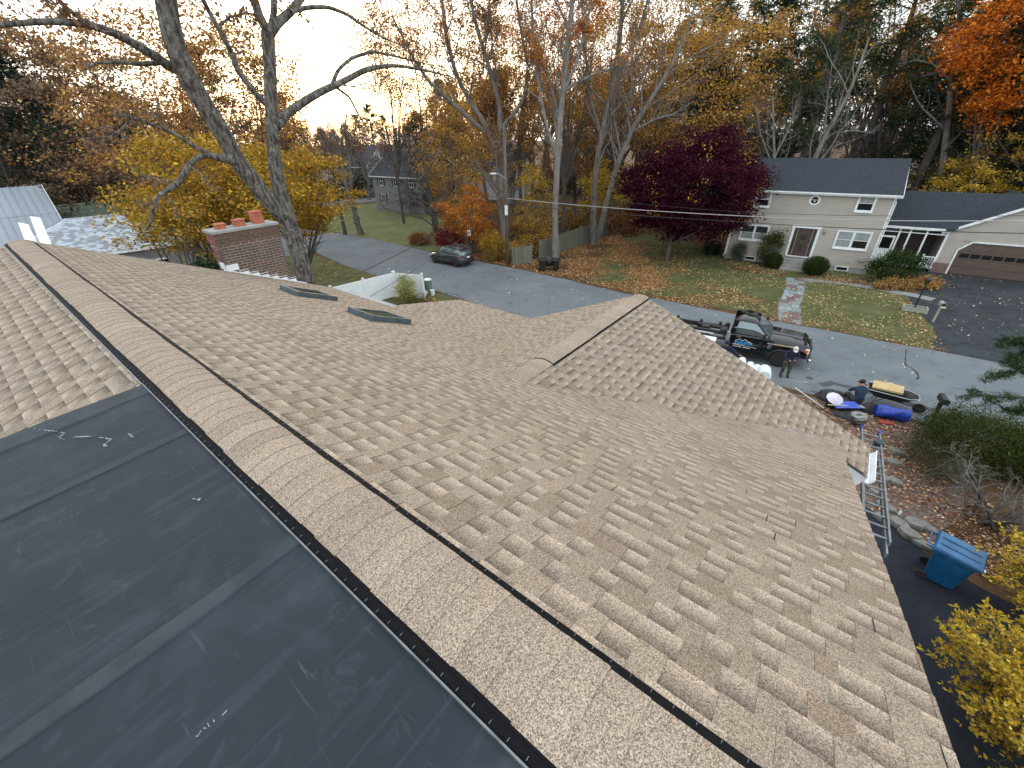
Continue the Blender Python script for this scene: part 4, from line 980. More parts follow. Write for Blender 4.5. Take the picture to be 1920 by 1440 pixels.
for s_ in (-1, 1):
    mb = MB()
    mb.tube([(-1.24, s_*.75, 1.91), (-.92, s_*.84, 1.62), (-.60, s_*.90, 1.36)], .045, 6); mb.build('windscreen_pillar', M['black_paint'], tk)
    mb = MB(); mb.beam((-2.2, s_*.745, 1.96), (-2.26, s_*.90, 1.32), .05, .22, up=(1, 0, 0)); mb.build('rear_pillar', M['black_paint'], tk)
    mb = MB(); mb.tube([(-2.3, s_*.745, 1.945), (-1.9, s_*.76, 1.985), (-1.35, s_*.755, 1.965), (-1.2, s_*.75, 1.90)], .03, 6); mb.build('roof_edge', M['black_paint'], tk)
    # side mirror on its arm
    mb = MB(); mb.tube([(-.85, s_*.97, 1.36), (-.88, s_*1.16, 1.42)], .022, 5); mb.box((-.88, s_*1.24, 1.50), (.10, .18, .36)); mb.build('mirror', M['black'], tk, bevel=.02)
    mb = MB(); mb.box((-1.95, s_*1.0, 1.22), (.20, .03, .045)); mb.build('door_handle', M['chrome'], tk)
    # door seams
    mb = MB()
    for x in (-1.0, -2.12): mb.box((x, s_*.991, .92), (.012, .012, .80))
    mb.box((-1.56, s_*.991, .55), (1.12, .012, .012)); mb.build('door_gap', M['rubber'], tk)
    mb = MB(); mb.box((-1.5, s_*1.02, .42), (1.5, .14, .05)); mb.build('running_board', M['black'], tk)
    wheel(tk, 0, s_*.86, .42, .28, s_, rim=.55, spokes=8)
    wheel(tk, -3.75, s_*.80, .42, .42, s_, rim=.55, spokes=8)
    mb = MB(); pts = [(.50*math.cos(t_), s_*1.0, .42+.48*math.sin(t_)) for t_ in [math.pi*k/12 for k in range(13)]]; mb.tube(pts, .05, 6); mb.build('wheel_arch', M['black'], tk)
    mb = MB(); mb.box((.98, s_*.77, .98), (.20, .26, .28)); ho = mb.build('headlight', M['lamp_glass'], tk, bevel=.04)
    mb = MB(); mb.box((.93, s_*.89, 1.0), (.15, .06, .14)); mb.build('indicator', M['amber'], ho, bevel=.01)
    mb = MB(); mb.box((-.55, s_*.995, 1.14), (.26, .015, .05)); mb.box((-.52, s_*.995, .98), (.03, .012, .22)); mb.box((-.60, s_*.995, .98), (.03, .012, .2)); mb.build('fender_badge', M['galv'], tk)
mb = MB(); mb.box((1.13, 0, .92), (.10, 1.15, .42)); mb.build('grille', M['black'], tk, bevel=.02)
mb = MB(); mb.beam((1.18, -.98, .56), (1.18, .98, .56), .14, .24); mb.build('bumper', M['chrome'], tk, bevel=.05)
mb = MB(); mb.box((.86, 0, 1.285), (.1, 1.5, .02)); mb.build('hood_trim', M['black_paint'], tk)
# door mark: white ridge lines above blue lettering, a white rule and a line of small white letters
Y_ = -1.0
dm = MB(); pk_ = [(-2.05, 1.0), (-1.93, 1.08), (-1.85, 1.12), (-1.76, 1.04), (-1.70, 1.06), (-1.62, 1.13), (-1.50, 1.02), (-1.42, 1.03), (-1.30, .95)]
for a, b in zip(pk_, pk_[1:]): dm.beam((a[0], Y_, a[1]), (b[0], Y_, b[1]), .012, .022, up=(0, 1, 0))
dm.beam((-2.12, Y_, .80), (-1.08, Y_, .77), .012, .012, up=(0, 1, 0))
for k in range(14):
    if k != 7: dm.box((-2.07+k*.055, Y_, .715-k*.0015), (.032, .012, .035))
for k in range(9): dm.box((-2.10+k*.06, Y_, .835), (.03, .012, .022))
dm.build('door_mark', M['white'], tk)
db = MB()
for k, (w_, h_) in enumerate([(.09, .15), (.08, .13), (.09, .16), (.08, .13), (.09, .14), (.04, .15), (.09, .14), (.08, .12)]):
    x = -2.03+k*.10; db.box((x, Y_, .935), (w_*.35, .014, h_)); db.box((x+.035, Y_, .935+h_/2-.015), (w_*.5, .014, .03)); db.box((x+.03, Y_, .935-h_/2+.02), (w_*.6, .014, .03)); db.box((x+.03, Y_-.0, .94), (.03, .010, h_*.8))
db.build('door_lettering', plain('blue_print', (.03, .28, .60), .5), tk)
# hoist frame
for y in (-.43, .43):
    mb = MB(); mb.beam((-2.5, y, 1.05), (-6.0, y, 1.02), .12, .16); mb.build('hoist_rail', M['black_steel'], tk)
    mb = MB(); mb.beam((-2.5, y*1.6, .86), (-6.1, y*1.6, .84), .09, .12); mb.build('frame_rail', M['black_steel'], tk)
for x in (-2.6, -3.4, -4.3, -5.2, -6.0):
    mb = MB(); mb.beam((x, -.72, .93), (x, .72, .93), .10, .08); mb.build('cross_member', M['black_steel'], tk)
mb = MB(); mb.tube([(-3.1, -.64, 1.0), (-4.9, -.62, .98)], .055, 8); mb.build('hydraulic_ram', M['galv'], tk)
mb = MB(); mb.tube([(-2.75, .1, 1.12), (-4.0, .12, 1.14)], .07, 8); mb.box((-2.7, -.2, 1.12), (.3, .5, .2)); mb.box((-3.6, .0, 1.14), (.36, .5, .05)); mb.lathe([(.12, 0), (.12, .14), (.05, .2)], (-2.6, .42, 1.12), 10); mb.build('winch', M['black_steel'], tk)
for x, y in ((-2.95, .50), (-3.9, .47), (-5.1, .47), (-6.0, .45)):
    mb = MB(); mb.lathe([(.05, -.05), (.075, -.04), (.075, .04), (.05, .05)], (x, y, 1.19), 10, M=Matrix.Rotation(math.pi/2, 3, 'X')); mb.build('roller', M['black_steel'], tk)
mb = MB(); mb.box((-3.75, -.99, .86), (1.7, .50, .05)); mb.box((-3.75, -1.22, .80), (1.7, .04, .14)); mb.build('rear_fender', M['white'], tk, bevel=.015)
mb = MB(); mb.beam((-.6, -.995, 1.13), (.55, -.99, 1.15), .012, .05); mb.build('fender_strip', M['wood_handle'], tk)
# ---------------------------------------------------------------- trees and shrubs
def nrm(a): return a/np.maximum(np.linalg.norm(a, axis=-1, keepdims=True), 1e-9)
class Grow:
    """branch polylines grown level by level; arrays P (M,K,3), R (M,K)"""
    def __init__(s, seed): s.g = np.random.default_rng(seed); s.lv = []
    def start(s, paths, K=14):
        P, R = [], []
        for pts, rad in paths:
            pts = np.array([tuple(p) for p in pts], float); rad = np.array(rad, float)
            d = np.r_[0, np.cumsum(np.linalg.norm(np.diff(pts, axis=0), axis=1))]; t = np.linspace(0, d[-1], K)
            q = np.stack([np.interp(t, d, pts[:, i]) for i in range(3)], 1)
            q2 = q.copy(); q2[1:-1] = (q[:-2]+2*q[1:-1]+q[2:])/4
            P.append(q2); R.append(np.interp(t, d, rad))
        s.lv.append((np.array(P), np.array(R))); return s
    def child(s, n, ln, ang=(35, 65), K=6, rr=.5, up=.1, wob=.18, t0=.25, t1=1.0, src=-1, grav=0, endr=.25, power=1.0):
        P, R = s.lv[src] if isinstance(src, int) else src; g = s.g; m, k, _ = P.shape
        idx = np.repeat(np.arange(m), n); N = len(idx)
        t = t0+(t1-t0)*(np.tile((np.arange(n)+.5)/n, m)+g.uniform(-.5, .5, N)/n)**power
        t = np.clip(t, 0, .999)*(k-1); i = t.astype(int); f = (t-i)[:, None]
        o = P[idx, i]*(1-f)+P[idx, i+1]*f; r = R[idx, i]*(1-f[:, 0])+R[idx, i+1]*f[:, 0]
        tan = nrm(P[idx, i+1]-P[idx, i]); rnd = nrm(g.normal(size=(N, 3))); side = nrm(rnd-tan*(rnd*tan).sum(1, keepdims=True))
        a = np.radians(g.uniform(*ang, N))[:, None]; d = nrm(tan*np.cos(a)+side*np.sin(a))
        L = np.linalg.norm(P[:, 1:]-P[:, :-1], axis=2).sum(1)[idx] if ln < 1.01 and ln > 0 else np.ones(N)
        L = L*(ln if ln <= 1.01 else ln)*g.uniform(.6, 1.25, N)*(1.15-.55*(t/(k-1)))
        if ln > 1.01: L = L*1.0
        pts = [o]; cur = o
        for j in range(K-1):
            d = nrm(d+np.array([0, 0, up-grav*j])+g.normal(size=(N, 3))*wob); cur = cur+d*(L/(K-1))[:, None]; pts.append(cur)
        r0 = np.minimum(r*rr*g.uniform(.7, 1.1, N), r*.9)
        RR = r0[:, None]*np.linspace(1, endr, K)[None]
        s.lv.append((np.stack(pts, 1), RR)); return s
def tubes(levels, sides, minr=.004):
    V, F = [], []; off = 0
    for (P, R), S_ in zip(levels, sides):
        m, k, _ = P.shape
        T = np.empty_like(P); T[:, 1:-1] = P[:, 2:]-P[:, :-2]; T[:, 0] = P[:, 1]-P[:, 0]; T[:, -1] = P[:, -1]-P[:, -2]; T = nrm(T)
        ref = np.where(np.abs(T[:, :1, 2:3]) > .9, np.array([[[1., 0, 0]]]), np.array([[[0, 0, 1.]]])); ref = np.broadcast_to(ref, T.shape)
        u = nrm(np.cross(T, ref)); v = np.cross(T, u)
        a = np.arange(S_)*2*np.pi/S_; R_ = np.maximum(R, minr)
        ring_ = P[:, :, None]+(u[:, :, None]*np.cos(a)[None, None, :, None]+v[:, :, None]*np.sin(a)[None, None, :, None])*R_[:, :, None, None]
        V.append(ring_.reshape(-1, 3)); idx = off+np.arange(m*k*S_).reshape(m, k, S_); nx = np.roll(idx, -1, 2)
        F.append(np.stack([idx[:, :-1], nx[:, :-1], nx[:, 1:], idx[:, 1:]], -1).reshape(-1, 4)); off += m*k*S_
    return np.concatenate(V), np.concatenate(F)
def npmesh(name, V, F, m, col=None, smooth=False):
    me = bpy.data.meshes.new(name); n = F.shape[1]
    me.vertices.add(len(V)); me.vertices.foreach_set('co', V.astype(np.float32).ravel())
    me.loops.add(F.size); me.loops.foreach_set('vertex_index', F.astype(np.int32).ravel())
    me.polygons.add(len(F)); me.polygons.foreach_set('loop_start', np.arange(0, F.size, n, dtype=np.int32))
    if smooth: me.polygons.foreach_set('use_smooth', np.ones(len(F), bool))
    me.update(calc_edges=True)
    if col is not None:
        a = me.color_attributes.new('col', 'FLOAT_COLOR', 'POINT'); c = np.ones((len(V), 4), np.float32); c[:, :3] = col; a.data.foreach_set('color', c.ravel())
    me.materials.append(m); return me
def leaves(g, C, size, pal, asp=.62, flat=.0, jit=.28, dirs=None, wts=None):
    """quads at centres C; pal: list of linear colours"""
    N = len(C); a = nrm(g.normal(size=(N, 3))*np.array([1, 1, 1-flat])) if dirs is None else nrm(dirs+g.normal(size=(N, 3))*.35)
    b = nrm(np.cross(a, g.normal(size=(N, 3))))
    if flat: b = nrm(b*np.array([1, 1, 1-flat]))
    s = size*g.uniform(.6, 1.3, N)[:, None]
    V = np.stack([C-a*s*.5, C+b*s*asp*.5, C+a*s*.5, C-b*s*asp*.5], 1).reshape(-1, 3)
    F = np.arange(4*N).reshape(N, 4)
    pal = np.array(pal); k = g.choice(len(pal), N, p=wts); col = pal[k]*np.exp(g.normal(size=(N, 1))*jit)
    return V, F, np.repeat(col, 4, 0)
def pick(g, lv, n, spread, tmin=.3):
    P, R = lv; m, k, _ = P.shape; i = g.integers(0, m, n); t = g.uniform(tmin, .999, n)*(k-1); j = t.astype(int); f = (t-j)[:, None]
    return P[i, j]*(1-f)+P[i, j+1]*f+g.normal(size=(n, 3))*spread
def clumpy(g, C, keep, scale=.5, seed=0.):
    """drop leaves where a slow 3D wave is low, so that gaps and clumps appear"""
    w = np.sin(C[:, 0]*scale*2.1+seed)+np.sin(C[:, 1]*scale*1.7+seed*2)+np.sin(C[:, 2]*scale*2.6+seed*3)+np.sin((C[:, 0]+C[:, 2])*scale*4.3+seed)*.7
    return C[w+g.normal(size=len(C))*.5 > np.quantile(w, 1-keep)]
PAL = dict(
 gold=[(.50, .30, .04), (.42, .24, .035), (.58, .38, .07), (.38, .18, .03)],
 yellowgreen=[(.36, .235, .045), (.25, .185, .035), (.44, .285, .05), (.31, .165, .03)],
 rust=[(.27, .125, .05), (.21, .10, .05), (.33, .165, .06), (.16, .085, .045)],
 orange=[(.52, .15, .02), (.45, .12, .015), (.60, .22, .03), (.36, .09, .02)],
 tan=[(.36, .21, .09), (.30, .165, .07), (.43, .27, .12), (.24, .125, .055)],
 burgundy=[(.060, .013, .025), (.044, .010, .020), (.080, .018, .032), (.034, .008, .015)],
 red=[(.20, .02, .03), (.14, .02, .03), (.26, .04, .04)],
 pine=[(.030, .058, .028), (.022, .046, .024), (.045, .072, .03), (.065, .075, .03)],
 hemlock=[(.020, .042, .024), (.015, .032, .019), (.028, .05, .027)],
 green=[(.045, .07, .02), (.03, .055, .016), (.07, .09, .03)],
 juniper=[(.038, .058, .014), (.026, .042, .011), (.058, .074, .018), (.075, .08, .025)],
 brown=[(.175, .122, .088), (.135, .10, .078), (.21, .14, .085)],
 yellow=[(.56, .38, .04), (.48, .31, .03), (.62, .46, .08), (.40, .24, .03), (.34, .28, .04)],
)
NLEAF = [0]
def tree_parts(root, gr, sides, bark, lf=None, trunk_levels=None, twig=True, name_leaf='crown'):
    """trunk = first levels, twigs = the fine levels, crown = leaves"""
    k = trunk_levels or min(2, len(gr.lv))
    V, F = tubes(gr.lv[:k], sides[:k]); link('trunk', npmesh('trunk', V, F, M[bark], smooth=True), root)
    if len(gr.lv) > k and twig:
        V, F = tubes(gr.lv[k:], sides[k:]); link('branches', npmesh('branches', V, F, M['twig'] if bark != 'bark_pale' else M['bark_pale']), root, 'stuff')
    if lf is not None:
        V, F, c = lf; NLEAF[0] += len(F); link(name_leaf, npmesh(name_leaf, V, F, M['needle'] if name_leaf == 'needles' else M['leaf'], c), root)
    return root
O3 = np.array([0., 0, 0])

# ---- the big forked tree beyond the chimney (lichened bark, few hanging leaves)
Yb = 17.0
def path(px, r0, dr=0.):
    """photo pixels -> points on a cylinder of radius r0 about the camera, drifting dr per point"""
    return [atR(u, v, r0+dr*i) for i, (u, v) in enumerate(px)]
base = atR(578, 545, Yb); big_o = Vector((base.x+.12, base.y, 0))
def rel(P, o): return [p-o for p in P]
tb = [Vector((0, 0, 0)), Vector((0, 0, 2.5))]
main_r = tb+rel(path([(577, 538), (566, 500), (552, 450), (538, 405), (522, 350), (513, 290), (511, 240), (508, 190), (506, 130), (505, 80), (502, 60)], Yb), big_o)
big = thing('forked_tree', 'large forked tree with lichened bark and few leaves just beyond the chimney', 'tree', big_o)
LH = rel(path([(540, 412), (510, 385), (472, 335), (441, 300), (425, 262), (396, 216), (370, 176), (346, 136), (326, 80), (313, 20), (306, -40), (300, -110)], Yb, -.10), big_o)
paths = [(main_r, [.36, .34, .31, .29, .27, .26, .22, .20, .185, .175, .17, .17, .18]),
 (LH, [.26, .27, .26, .25, .24, .235, .25, .255, .24, .235, .24, .23]),
 (rel(path([(503, 62), (486, 30), (474, -10), (468, -70)], Yb), big_o), [.13, .12, .11, .10]),
 (rel(path([(506, 62), (513, 30), (514, -10), (505, -60)], Yb, .2), big_o), [.10, .09, .085, .08]),
 (rel(path([(505, 66), (522, 42), (545, 22), (566, -5), (590, -50)], Yb, .2), big_o), [.13, .12, .11, .10, .09]),
 (rel(path([(545, 22), (575, 14), (615, 13), (650, 26), (680, 48), (720, 72), (760, 88)], Yb, .3), big_o), [.065, .06, .055, .05, .04, .03, .02]),
 (rel(path([(516, 238), (535, 215), (562, 196), (600, 172), (640, 155), (690, 128), (740, 122), (800, 132), (850, 145)], Yb, .35), big_o), [.14, .13, .125, .115, .10, .085, .06, .04, .02]),
 (rel(path([(622, 160), (634, 130), (660, 108), (700, 96), (760, 110), (820, 125)], Yb+1.4, .3), big_o), [.07, .06, .055, .05, .03, .015]),
 (rel(path([(628, 162), (655, 182), (672, 215), (688, 240)], Yb+1.4, .2), big_o), [.05, .04, .03, .015]),
 (rel(path([(506, 200), (478, 175), (446, 132), (430, 90), (405, 45), (380, 0), (366, -60)], Yb, -.15), big_o), [.09, .085, .08, .07, .06, .055, .05]),
 (rel(path([(412, 48), (430, 32), (460, 25), (484, 27)], Yb-.6, 0), big_o), [.03, .028, .025, .02]),
 (rel(path([(345, 140), (318, 124), (285, 102), (235, 72), (190, 52), (140, 42), (80, 40), (10, 46), (-60, 50)], Yb, -.25), big_o), [.12, .12, .115, .10, .085, .07, .06, .05, .04]),
 (rel(path([(190, 52), (150, 35), (120, 10), (95, -20)], Yb-1, -.2), big_o), [.05, .045, .04, .03]),
 (rel(path([(300, 118), (262, 120), (220, 116), (180, 118), (160, 130)], Yb, -.2), big_o), [.06, .055, .04, .03, .015]),
 (rel(path([(437, 298), (408, 296), (385, 290), (362, 300), (350, 318), (338, 340), (318, 355), (298, 365), (288, 385), (282, 420), (272, 432)], Yb-.5, -.1), big_o), [.16, .10, .07, .075, .08, .08, .07, .055, .05, .04, .015]),
 (rel(path([(405, 292), (372, 280), (335, 255), (295, 238), (250, 220), (210, 214)], Yb-.5, -.2), big_o), [.06, .055, .05, .045, .035, .02]),
 (rel(path([(245, 222), (232, 240), (205, 258), (150, 260)], Yb-1.3, -.1), big_o), [.03, .028, .02, .01]),
 (rel(path([(425, 262), (445, 240), (470, 230)], Yb, .1), big_o), [.05, .03, .015]),
]
gr = Grow(5).start(paths, K=26)
src = (gr.lv[0][0][2:], gr.lv[0][1][2:]*.45)
gr.child(7, .30, K=7, rr=.5, up=.06, wob=.22, t0=.3, src=src)
gr.child(5, .42, K=5, rr=.6, up=.05, wob=.28, t0=.2)
gr.child(4, .5, K=4, rr=.6, up=-.02, wob=.3, t0=.2, endr=.5)
g = gr.g
C = np.concatenate([pick(g, gr.lv[3], 1700, .05, .5), pick(g, gr.lv[2], 500, .05, .5)])
C = clumpy(g, C, .75, .6, 2.)
tree_parts(big, gr, [12, 5, 4, 3], 'bark_lichen', leaves(g, C-np.array([0, 0, .06]), .105, PAL['brown']+PAL['rust'][:2], dirs=np.tile([0, 0, -1.], (len(C), 1))), trunk_levels=1)

# ---- guided trees of the middle distance
def gtree(name, label, base, r0, stems, bark='bark', lf=None, levels=((7, .34), (6, .42), (5, .5)), seed=1, up=.12, group=None, dr=0., leafn=0, pal='gold', size=.13, keep=.8, cl=.5, spread=.12, tmin=.3, sides=(9, 5, 4, 3), cat='tree', t0=.3, ang=(28, 60)):
    b = atZ(*base) if len(base) == 2 and base[1] > 40 else Vector((*base, 0))
    sc = r0/math.hypot(b.x, b.y) if r0 else 1
    o = Vector((b.x*sc, b.y*sc, 0)); rr = math.hypot(o.x, o.y)
    root = thing(name, label, cat, o, group=group); ps = []
    for px, rad in stems:
        P = []
        for i, (u, v) in enumerate(px):
            if v is None: P.append(Vector((u, 0, 0)))
            else: P.append(atR(u, v, rr+dr*i)-o)
        if stems.index((px, rad)) == 0: P = [Vector((0, 0, -.05))]+P[1:] if P[0].z < 1 else [Vector((0, 0, -.05))]+P; rad = ([rad[0]*1.25]+rad[1:]) if len(P) == len(rad) else [rad[0]*1.2]+rad
        ps.append((P, rad))
    gr = Grow(seed).start(ps, K=16)
    for i, (n, ln) in enumerate(levels): gr.child(n, ln, K=7-i, rr=.5, up=up, wob=.16+.05*i, t0=t0 if i == 0 else .2, ang=ang)
    l = None
    if leafn:
        g = gr.g; C = pick(g, gr.lv[-1], leafn, spread, tmin); C = clumpy(g, C, keep, cl, seed*1.3)
        C = C[C[:, 2] > .2]
        p = PAL[pal] if isinstance(pal, str) else pal
        l = leaves(g, C, size, p)
    tree_parts(root, gr, sides, bark, l); return root
gtree('roadside_tree', 'thick multi-stemmed tree behind the utility pole with thin russet leaves', (946, 478), 41, [
 ([(946, 478), (944, 420), (940, 360), (936, 300), (931, 262)], [.42, .38, .36, .34, .30]),
 ([(932, 275), (905, 225), (880, 190), (855, 140), (836, 70), (828, -10), (820, -80)], [.24, .21, .18, .16, .14, .11, .08]),
 ([(925, 262), (880, 222), (845, 190), (800, 150), (770, 100), (735, 30)], [.20, .17, .15, .12, .09, .06]),
 ([(936, 262), (938, 200), (925, 150), (905, 90), (888, 30), (878, -40)], [.22, .19, .17, .15, .13, .1]),
 ([(940, 240), (962, 215), (985, 185), (990, 120), (975, 50), (965, -30)], [.17, .14, .12, .11, .1, .08]),
 ([(905, 140), (912, 70), (918, 0), (922, -60)], [.09, .08, .07, .05])], leafn=17000, pal=PAL['rust']+PAL['tan'][:2], size=.16, keep=.62, seed=31, cl=.3, levels=((13, .36), (8, .44), (6, .5)))
gtree('roadside_tree', 'straight grey-trunked tree rising beside the black bins with orange top', (1042, 484), 39.5, [
 ([(1042, 484), (1040, 420), (1043, 340), (1048, 260), (1055, 170), (1065, 80), (1074, 0), (1080, -80)], [.32, .28, .26, .24, .22, .19, .16, .12]),
 ([(1046, 300), (1025, 240), (1010, 160), (1000, 60), (995, -20)], [.14, .12, .11, .09, .06]),
 ([(1054, 180), (1080, 120), (1100, 50), (1115, -30)], [.13, .11, .09, .07])], bark='bark_pale', leafn=13000, pal=PAL['orange'][:3]+PAL['tan'], size=.16, keep=.5, seed=33, cl=.3, levels=((14, .30), (8, .45), (6, .5)), t0=.4)
gtree('roadside_tree', 'tall slender grey tree just inside the long stockade fence', (1112, 462), 46, [
 ([(1112, 462), (1114, 380), (1118, 300), (1135, 220), (1155, 130), (1165, 40), (1172, -60)], [.34, .30, .27, .24, .21, .17, .12]),
 ([(1126, 250), (1105, 180), (1098, 100), (1090, 0)], [.16, .13, .11, .07]),
 ([(1150, 150), (1185, 90), (1210, 20), (1225, -50)], [.14, .11, .09, .05])], leafn=9000, pal=PAL['tan']+PAL['gold'][:2], size=.16, keep=.55, seed=35, levels=((13, .36), (8, .44), (6, .5)))
gtree('roadside_tree', 'pale leaning bare tree reaching right over the red maple', (1120, 458), 47.5, [
 ([(1120, 458), (1140, 370), (1160, 300), (1185, 240), (1225, 180), (1262, 120), (1290, 60), (1310, -20)], [.30, .26, .24, .22, .18, .15, .11, .07]),
 ([(1180, 250), (1230, 222), (1262, 215), (1300, 190)], [.12, .10, .07, .03]),
 ([(1165, 290), (1150, 220), (1160, 150), (1190, 80)], [.12, .1, .08, .04])], bark='bark_pale', leafn=3500, pal='tan', size=.14, keep=.5, seed=36, levels=((13, .42), (8, .44), (6, .5)))
gtree('roadside_tree', 'bare arching grey tree left of the roadside beside the red bush', (838, 462), 46, [
 ([(838, 462), (822, 430), (812, 400), (803, 350), (798, 310), (785, 280)], [.24, .22, .19, .15, .12, .10]),
 ([(815, 410), (790, 385), (760, 360), (735, 320), (700, 290)], [.12, .1, .08, .06, .03]),
 ([(822, 430), (790, 408), (760, 402), (720, 390)], [.09, .07, .05, .03]),
 ([(800, 330), (790, 290), (770, 262), (745, 250)], [.1, .08, .06, .03]),
 ([(834, 450), (845, 400), (850, 350), (846, 300)], [.11, .09, .07, .04])], bark='bark_dark', seed=38, levels=((12, .5), (8, .45), (6, .5)), up=.02)
gtree('lawn_tree', 'lone thin leaning bare trunk on the far lawn', (648, 440), None, [
 ([(648, 440), (641, 410), (634, 372), (625, 330), (612, 280), (600, 240)], [.20, .18, .16, .14, .10, .06])], bark='bark_dark', seed=39, levels=((12, .30), (7, .42), (5, .5)), t0=.5)
gtree('lawn_tree', 'forked bare tree on the far lawn in front of the grey house', (677, 440), None, [
 ([(677, 440), (670, 415), (664, 395)], [.34, .28, .25]),
 ([(664, 398), (652, 365), (645, 320), (640, 270), (650, 215)], [.18, .16, .14, .11, .07]),
 ([(666, 398), (660, 360), (655, 310), (662, 260), (672, 210)], [.17, .15, .13, .1, .06])], bark='bark', seed=40, levels=((10, .40), (7, .42), (5, .5)))
gtree('backyard_tree', 'pale many-limbed birch-like tree behind the beige house roof', (1448, 330), 52, [
 ([(1448, 360), (1452, 300), (1450, 240), (1449, 180)], [.13, .12, .09, .05]),
 ([(1450, 300), (1480, 240), (1495, 190)], [.08, .07, .03]), ([(1448, 310), (1425, 250), (1420, 200)], [.07, .05, .03])], bark='bark_pale', seed=41, levels=((8, .4), (6, .45), (5, .5)))
gtree('backyard_tree', 'pale leaning bare trunk behind the middle of the beige house roof', (1520, 340), 53, [
 ([(1510, 350), (1530, 290), (1555, 240), (1585, 190), (1610, 130), (1630, 70)], [.22, .2, .18, .15, .11, .06]),
 ([(1535, 275), (1560, 250), (1600, 245), (1640, 250)], [.09, .07, .05, .02]), ([(1545, 260), (1550, 200), (1560, 120)], [.08, .06, .03])], bark='bark_pale', seed=42, levels=((9, .4), (6, .45), (5, .5)))
gtree('backyard_tree', 'tall pale dead-limbed tree standing behind the porch roof', (1760, 320), 61, [
 ([(1765, 330), (1775, 250), (1782, 170), (1795, 90), (1800, 20), (1790, -50)], [.26, .24, .21, .18, .13, .08]),
 ([(1780, 150), (1750, 120), (1715, 112), (1690, 120)], [.09, .07, .05, .02]), ([(1786, 130), (1760, 135), (1720, 145)], [.06, .05, .02])], bark='bark_pale', seed=43, levels=((10, .34), (6, .45), (5, .5)))

# ---- dense crowned trees
def crown_tree(name, label, base, cen, rad, nl, pal, size, seed, bark='bark_dark', trunk_r=.22, clusters=260, spread=.5, group=None, cut=None, asp=.62, lobes=None, limbs=8):
    o = Vector((base[0], base[1], 0)); c = np.array(cen)-np.array([o.x, o.y, 0]); g = np.random.default_rng(seed)
    root = thing(name, label, 'tree', o, group=group)
    # cluster centres through the crown's volume, more of them towards its uneven skin
    d = nrm(g.normal(size=(clusters*2, 3))); rr = g.uniform(.35, 1, clusters*2)**.45
    bump = 1+.16*np.sin(d[:, 0]*5+seed)+.14*np.sin(d[:, 1]*6+seed*2)+.12*np.sin(d[:, 2]*7+seed)
    if name == 'red_maple': bump = 1+(bump-1)*.35
    K = c+d*rr[:, None]*np.array(rad)*bump[:, None]
    if cut is not None: K = K[K[:, 2] > cut]
    K = K[:clusters]
    ps = [([(0, 0, 0), (0, 0, c[2]*.25), tuple(c*np.array([.4, .4, .55]))], [trunk_r*1.2, trunk_r, trunk_r*.8])]
    st = np.array([0, 0, c[2]*.25])
    for i in range(limbs):
        k = K[g.integers(len(K))]; m = st*.5+k*.5+g.normal(size=3)*.3*rad[0]*.2; m[2] = max(m[2], st[2])
        ps.append(([tuple(st), tuple(m*.6+st*.4), tuple(m), tuple(k)], [trunk_r*.6, trunk_r*.45, trunk_r*.3, .02]))
    gr = Grow(seed).start(ps, K=9); gr.child(6, .35, K=5, rr=.5, up=.1); gr.child(5, .4, K=4, rr=.6, up=.1)
    if name in ('russet_tree', 'gold_tree', 'thin_maple', 'oak'): gr.child(5, .6, K=3, rr=.7, up=.1, wob=.25, endr=.6)
    per = nl//len(K); n_ = np.repeat(np.arange(len(K)), per)
    C = K[n_]+g.normal(size=(len(n_), 3))*spread*np.array([1, 1, .5])*g.uniform(.6, 1.3, (len(K), 1))[n_]
    C = C[C[:, 2] > .15]
    V, F, col = leaves(g, C, size, PAL[pal] if isinstance(pal, str) else pal, asp=asp, flat=.35)
    tree_parts(root, gr, [8, 5, 3, 3], bark, (V, F, col)); return root
mpl = crown_tree('red_maple', 'broad burgundy Japanese maple on the lawn left of the beige house', (14.13, 37.4), (16.0, 38.6, 5.7), (5.6, 5.2, 4.0), 64000, 'burgundy', .21, 51, trunk_r=.17, clusters=480, spread=.50, cut=1.9, limbs=12)
g_ = np.random.default_rng(3); CC = np.array([1.7, 1.0, 5.6])+nrm(g_.normal(size=(46, 3)))*np.array([5.4, 5.0, 3.9]); CC = CC[CC[:, 2] > 2.4]
CC = np.repeat(CC, 26, 0)+g_.normal(size=(len(CC)*26, 3))*.28
V_, F_, c_ = leaves(g_, CC, .15, PAL['gold']); link('yellow_leaves', npmesh('yellow_leaves', V_, F_, M['leaf'], c_), mpl)
def at_(u, v, r): p = atR(u, v, r); return (p.x, p.y, p.z)
def foot(u, v, r): p = atR(u, v, r); return (p.x, p.y)
crown_tree('yellow_maple', 'olive and gold leaved maple just left of the big forked trunk', foot(400, 470, 29), at_(405, 372, 29), (4.0, 4.0, 2.5), 26000, PAL['yellowgreen']+PAL['gold'][:1], .17, 52, clusters=230, spread=.42, trunk_r=.2)
crown_tree('yellow_maple', 'gold and olive leaved maple right of the big forked trunk', foot(560, 470, 33), at_(556, 362, 33), (3.0, 3.0, 2.6), 15000, PAL['yellowgreen']+PAL['gold'][:2], .18, 53, clusters=140, spread=.4, trunk_r=.16)
crown_tree('yellow_maple', 'low olive leaved tree drooping over the metal roof beside the chimney', foot(315, 470, 26), at_(312, 425, 26), (1.7, 1.6, .8), 2800, 'yellowgreen', .15, 54, clusters=34, spread=.38, trunk_r=.12)
crown_tree('thin_maple', 'tall thin amber leaved maple high behind the big tree limbs', foot(300, 300, 44), at_(320, 190, 44), (8.5, 6, 6.2), 17000, PAL['tan']+PAL['gold'][1:2]+PAL['rust'][:2], .22, 55, clusters=190, spread=.8, trunk_r=.25)
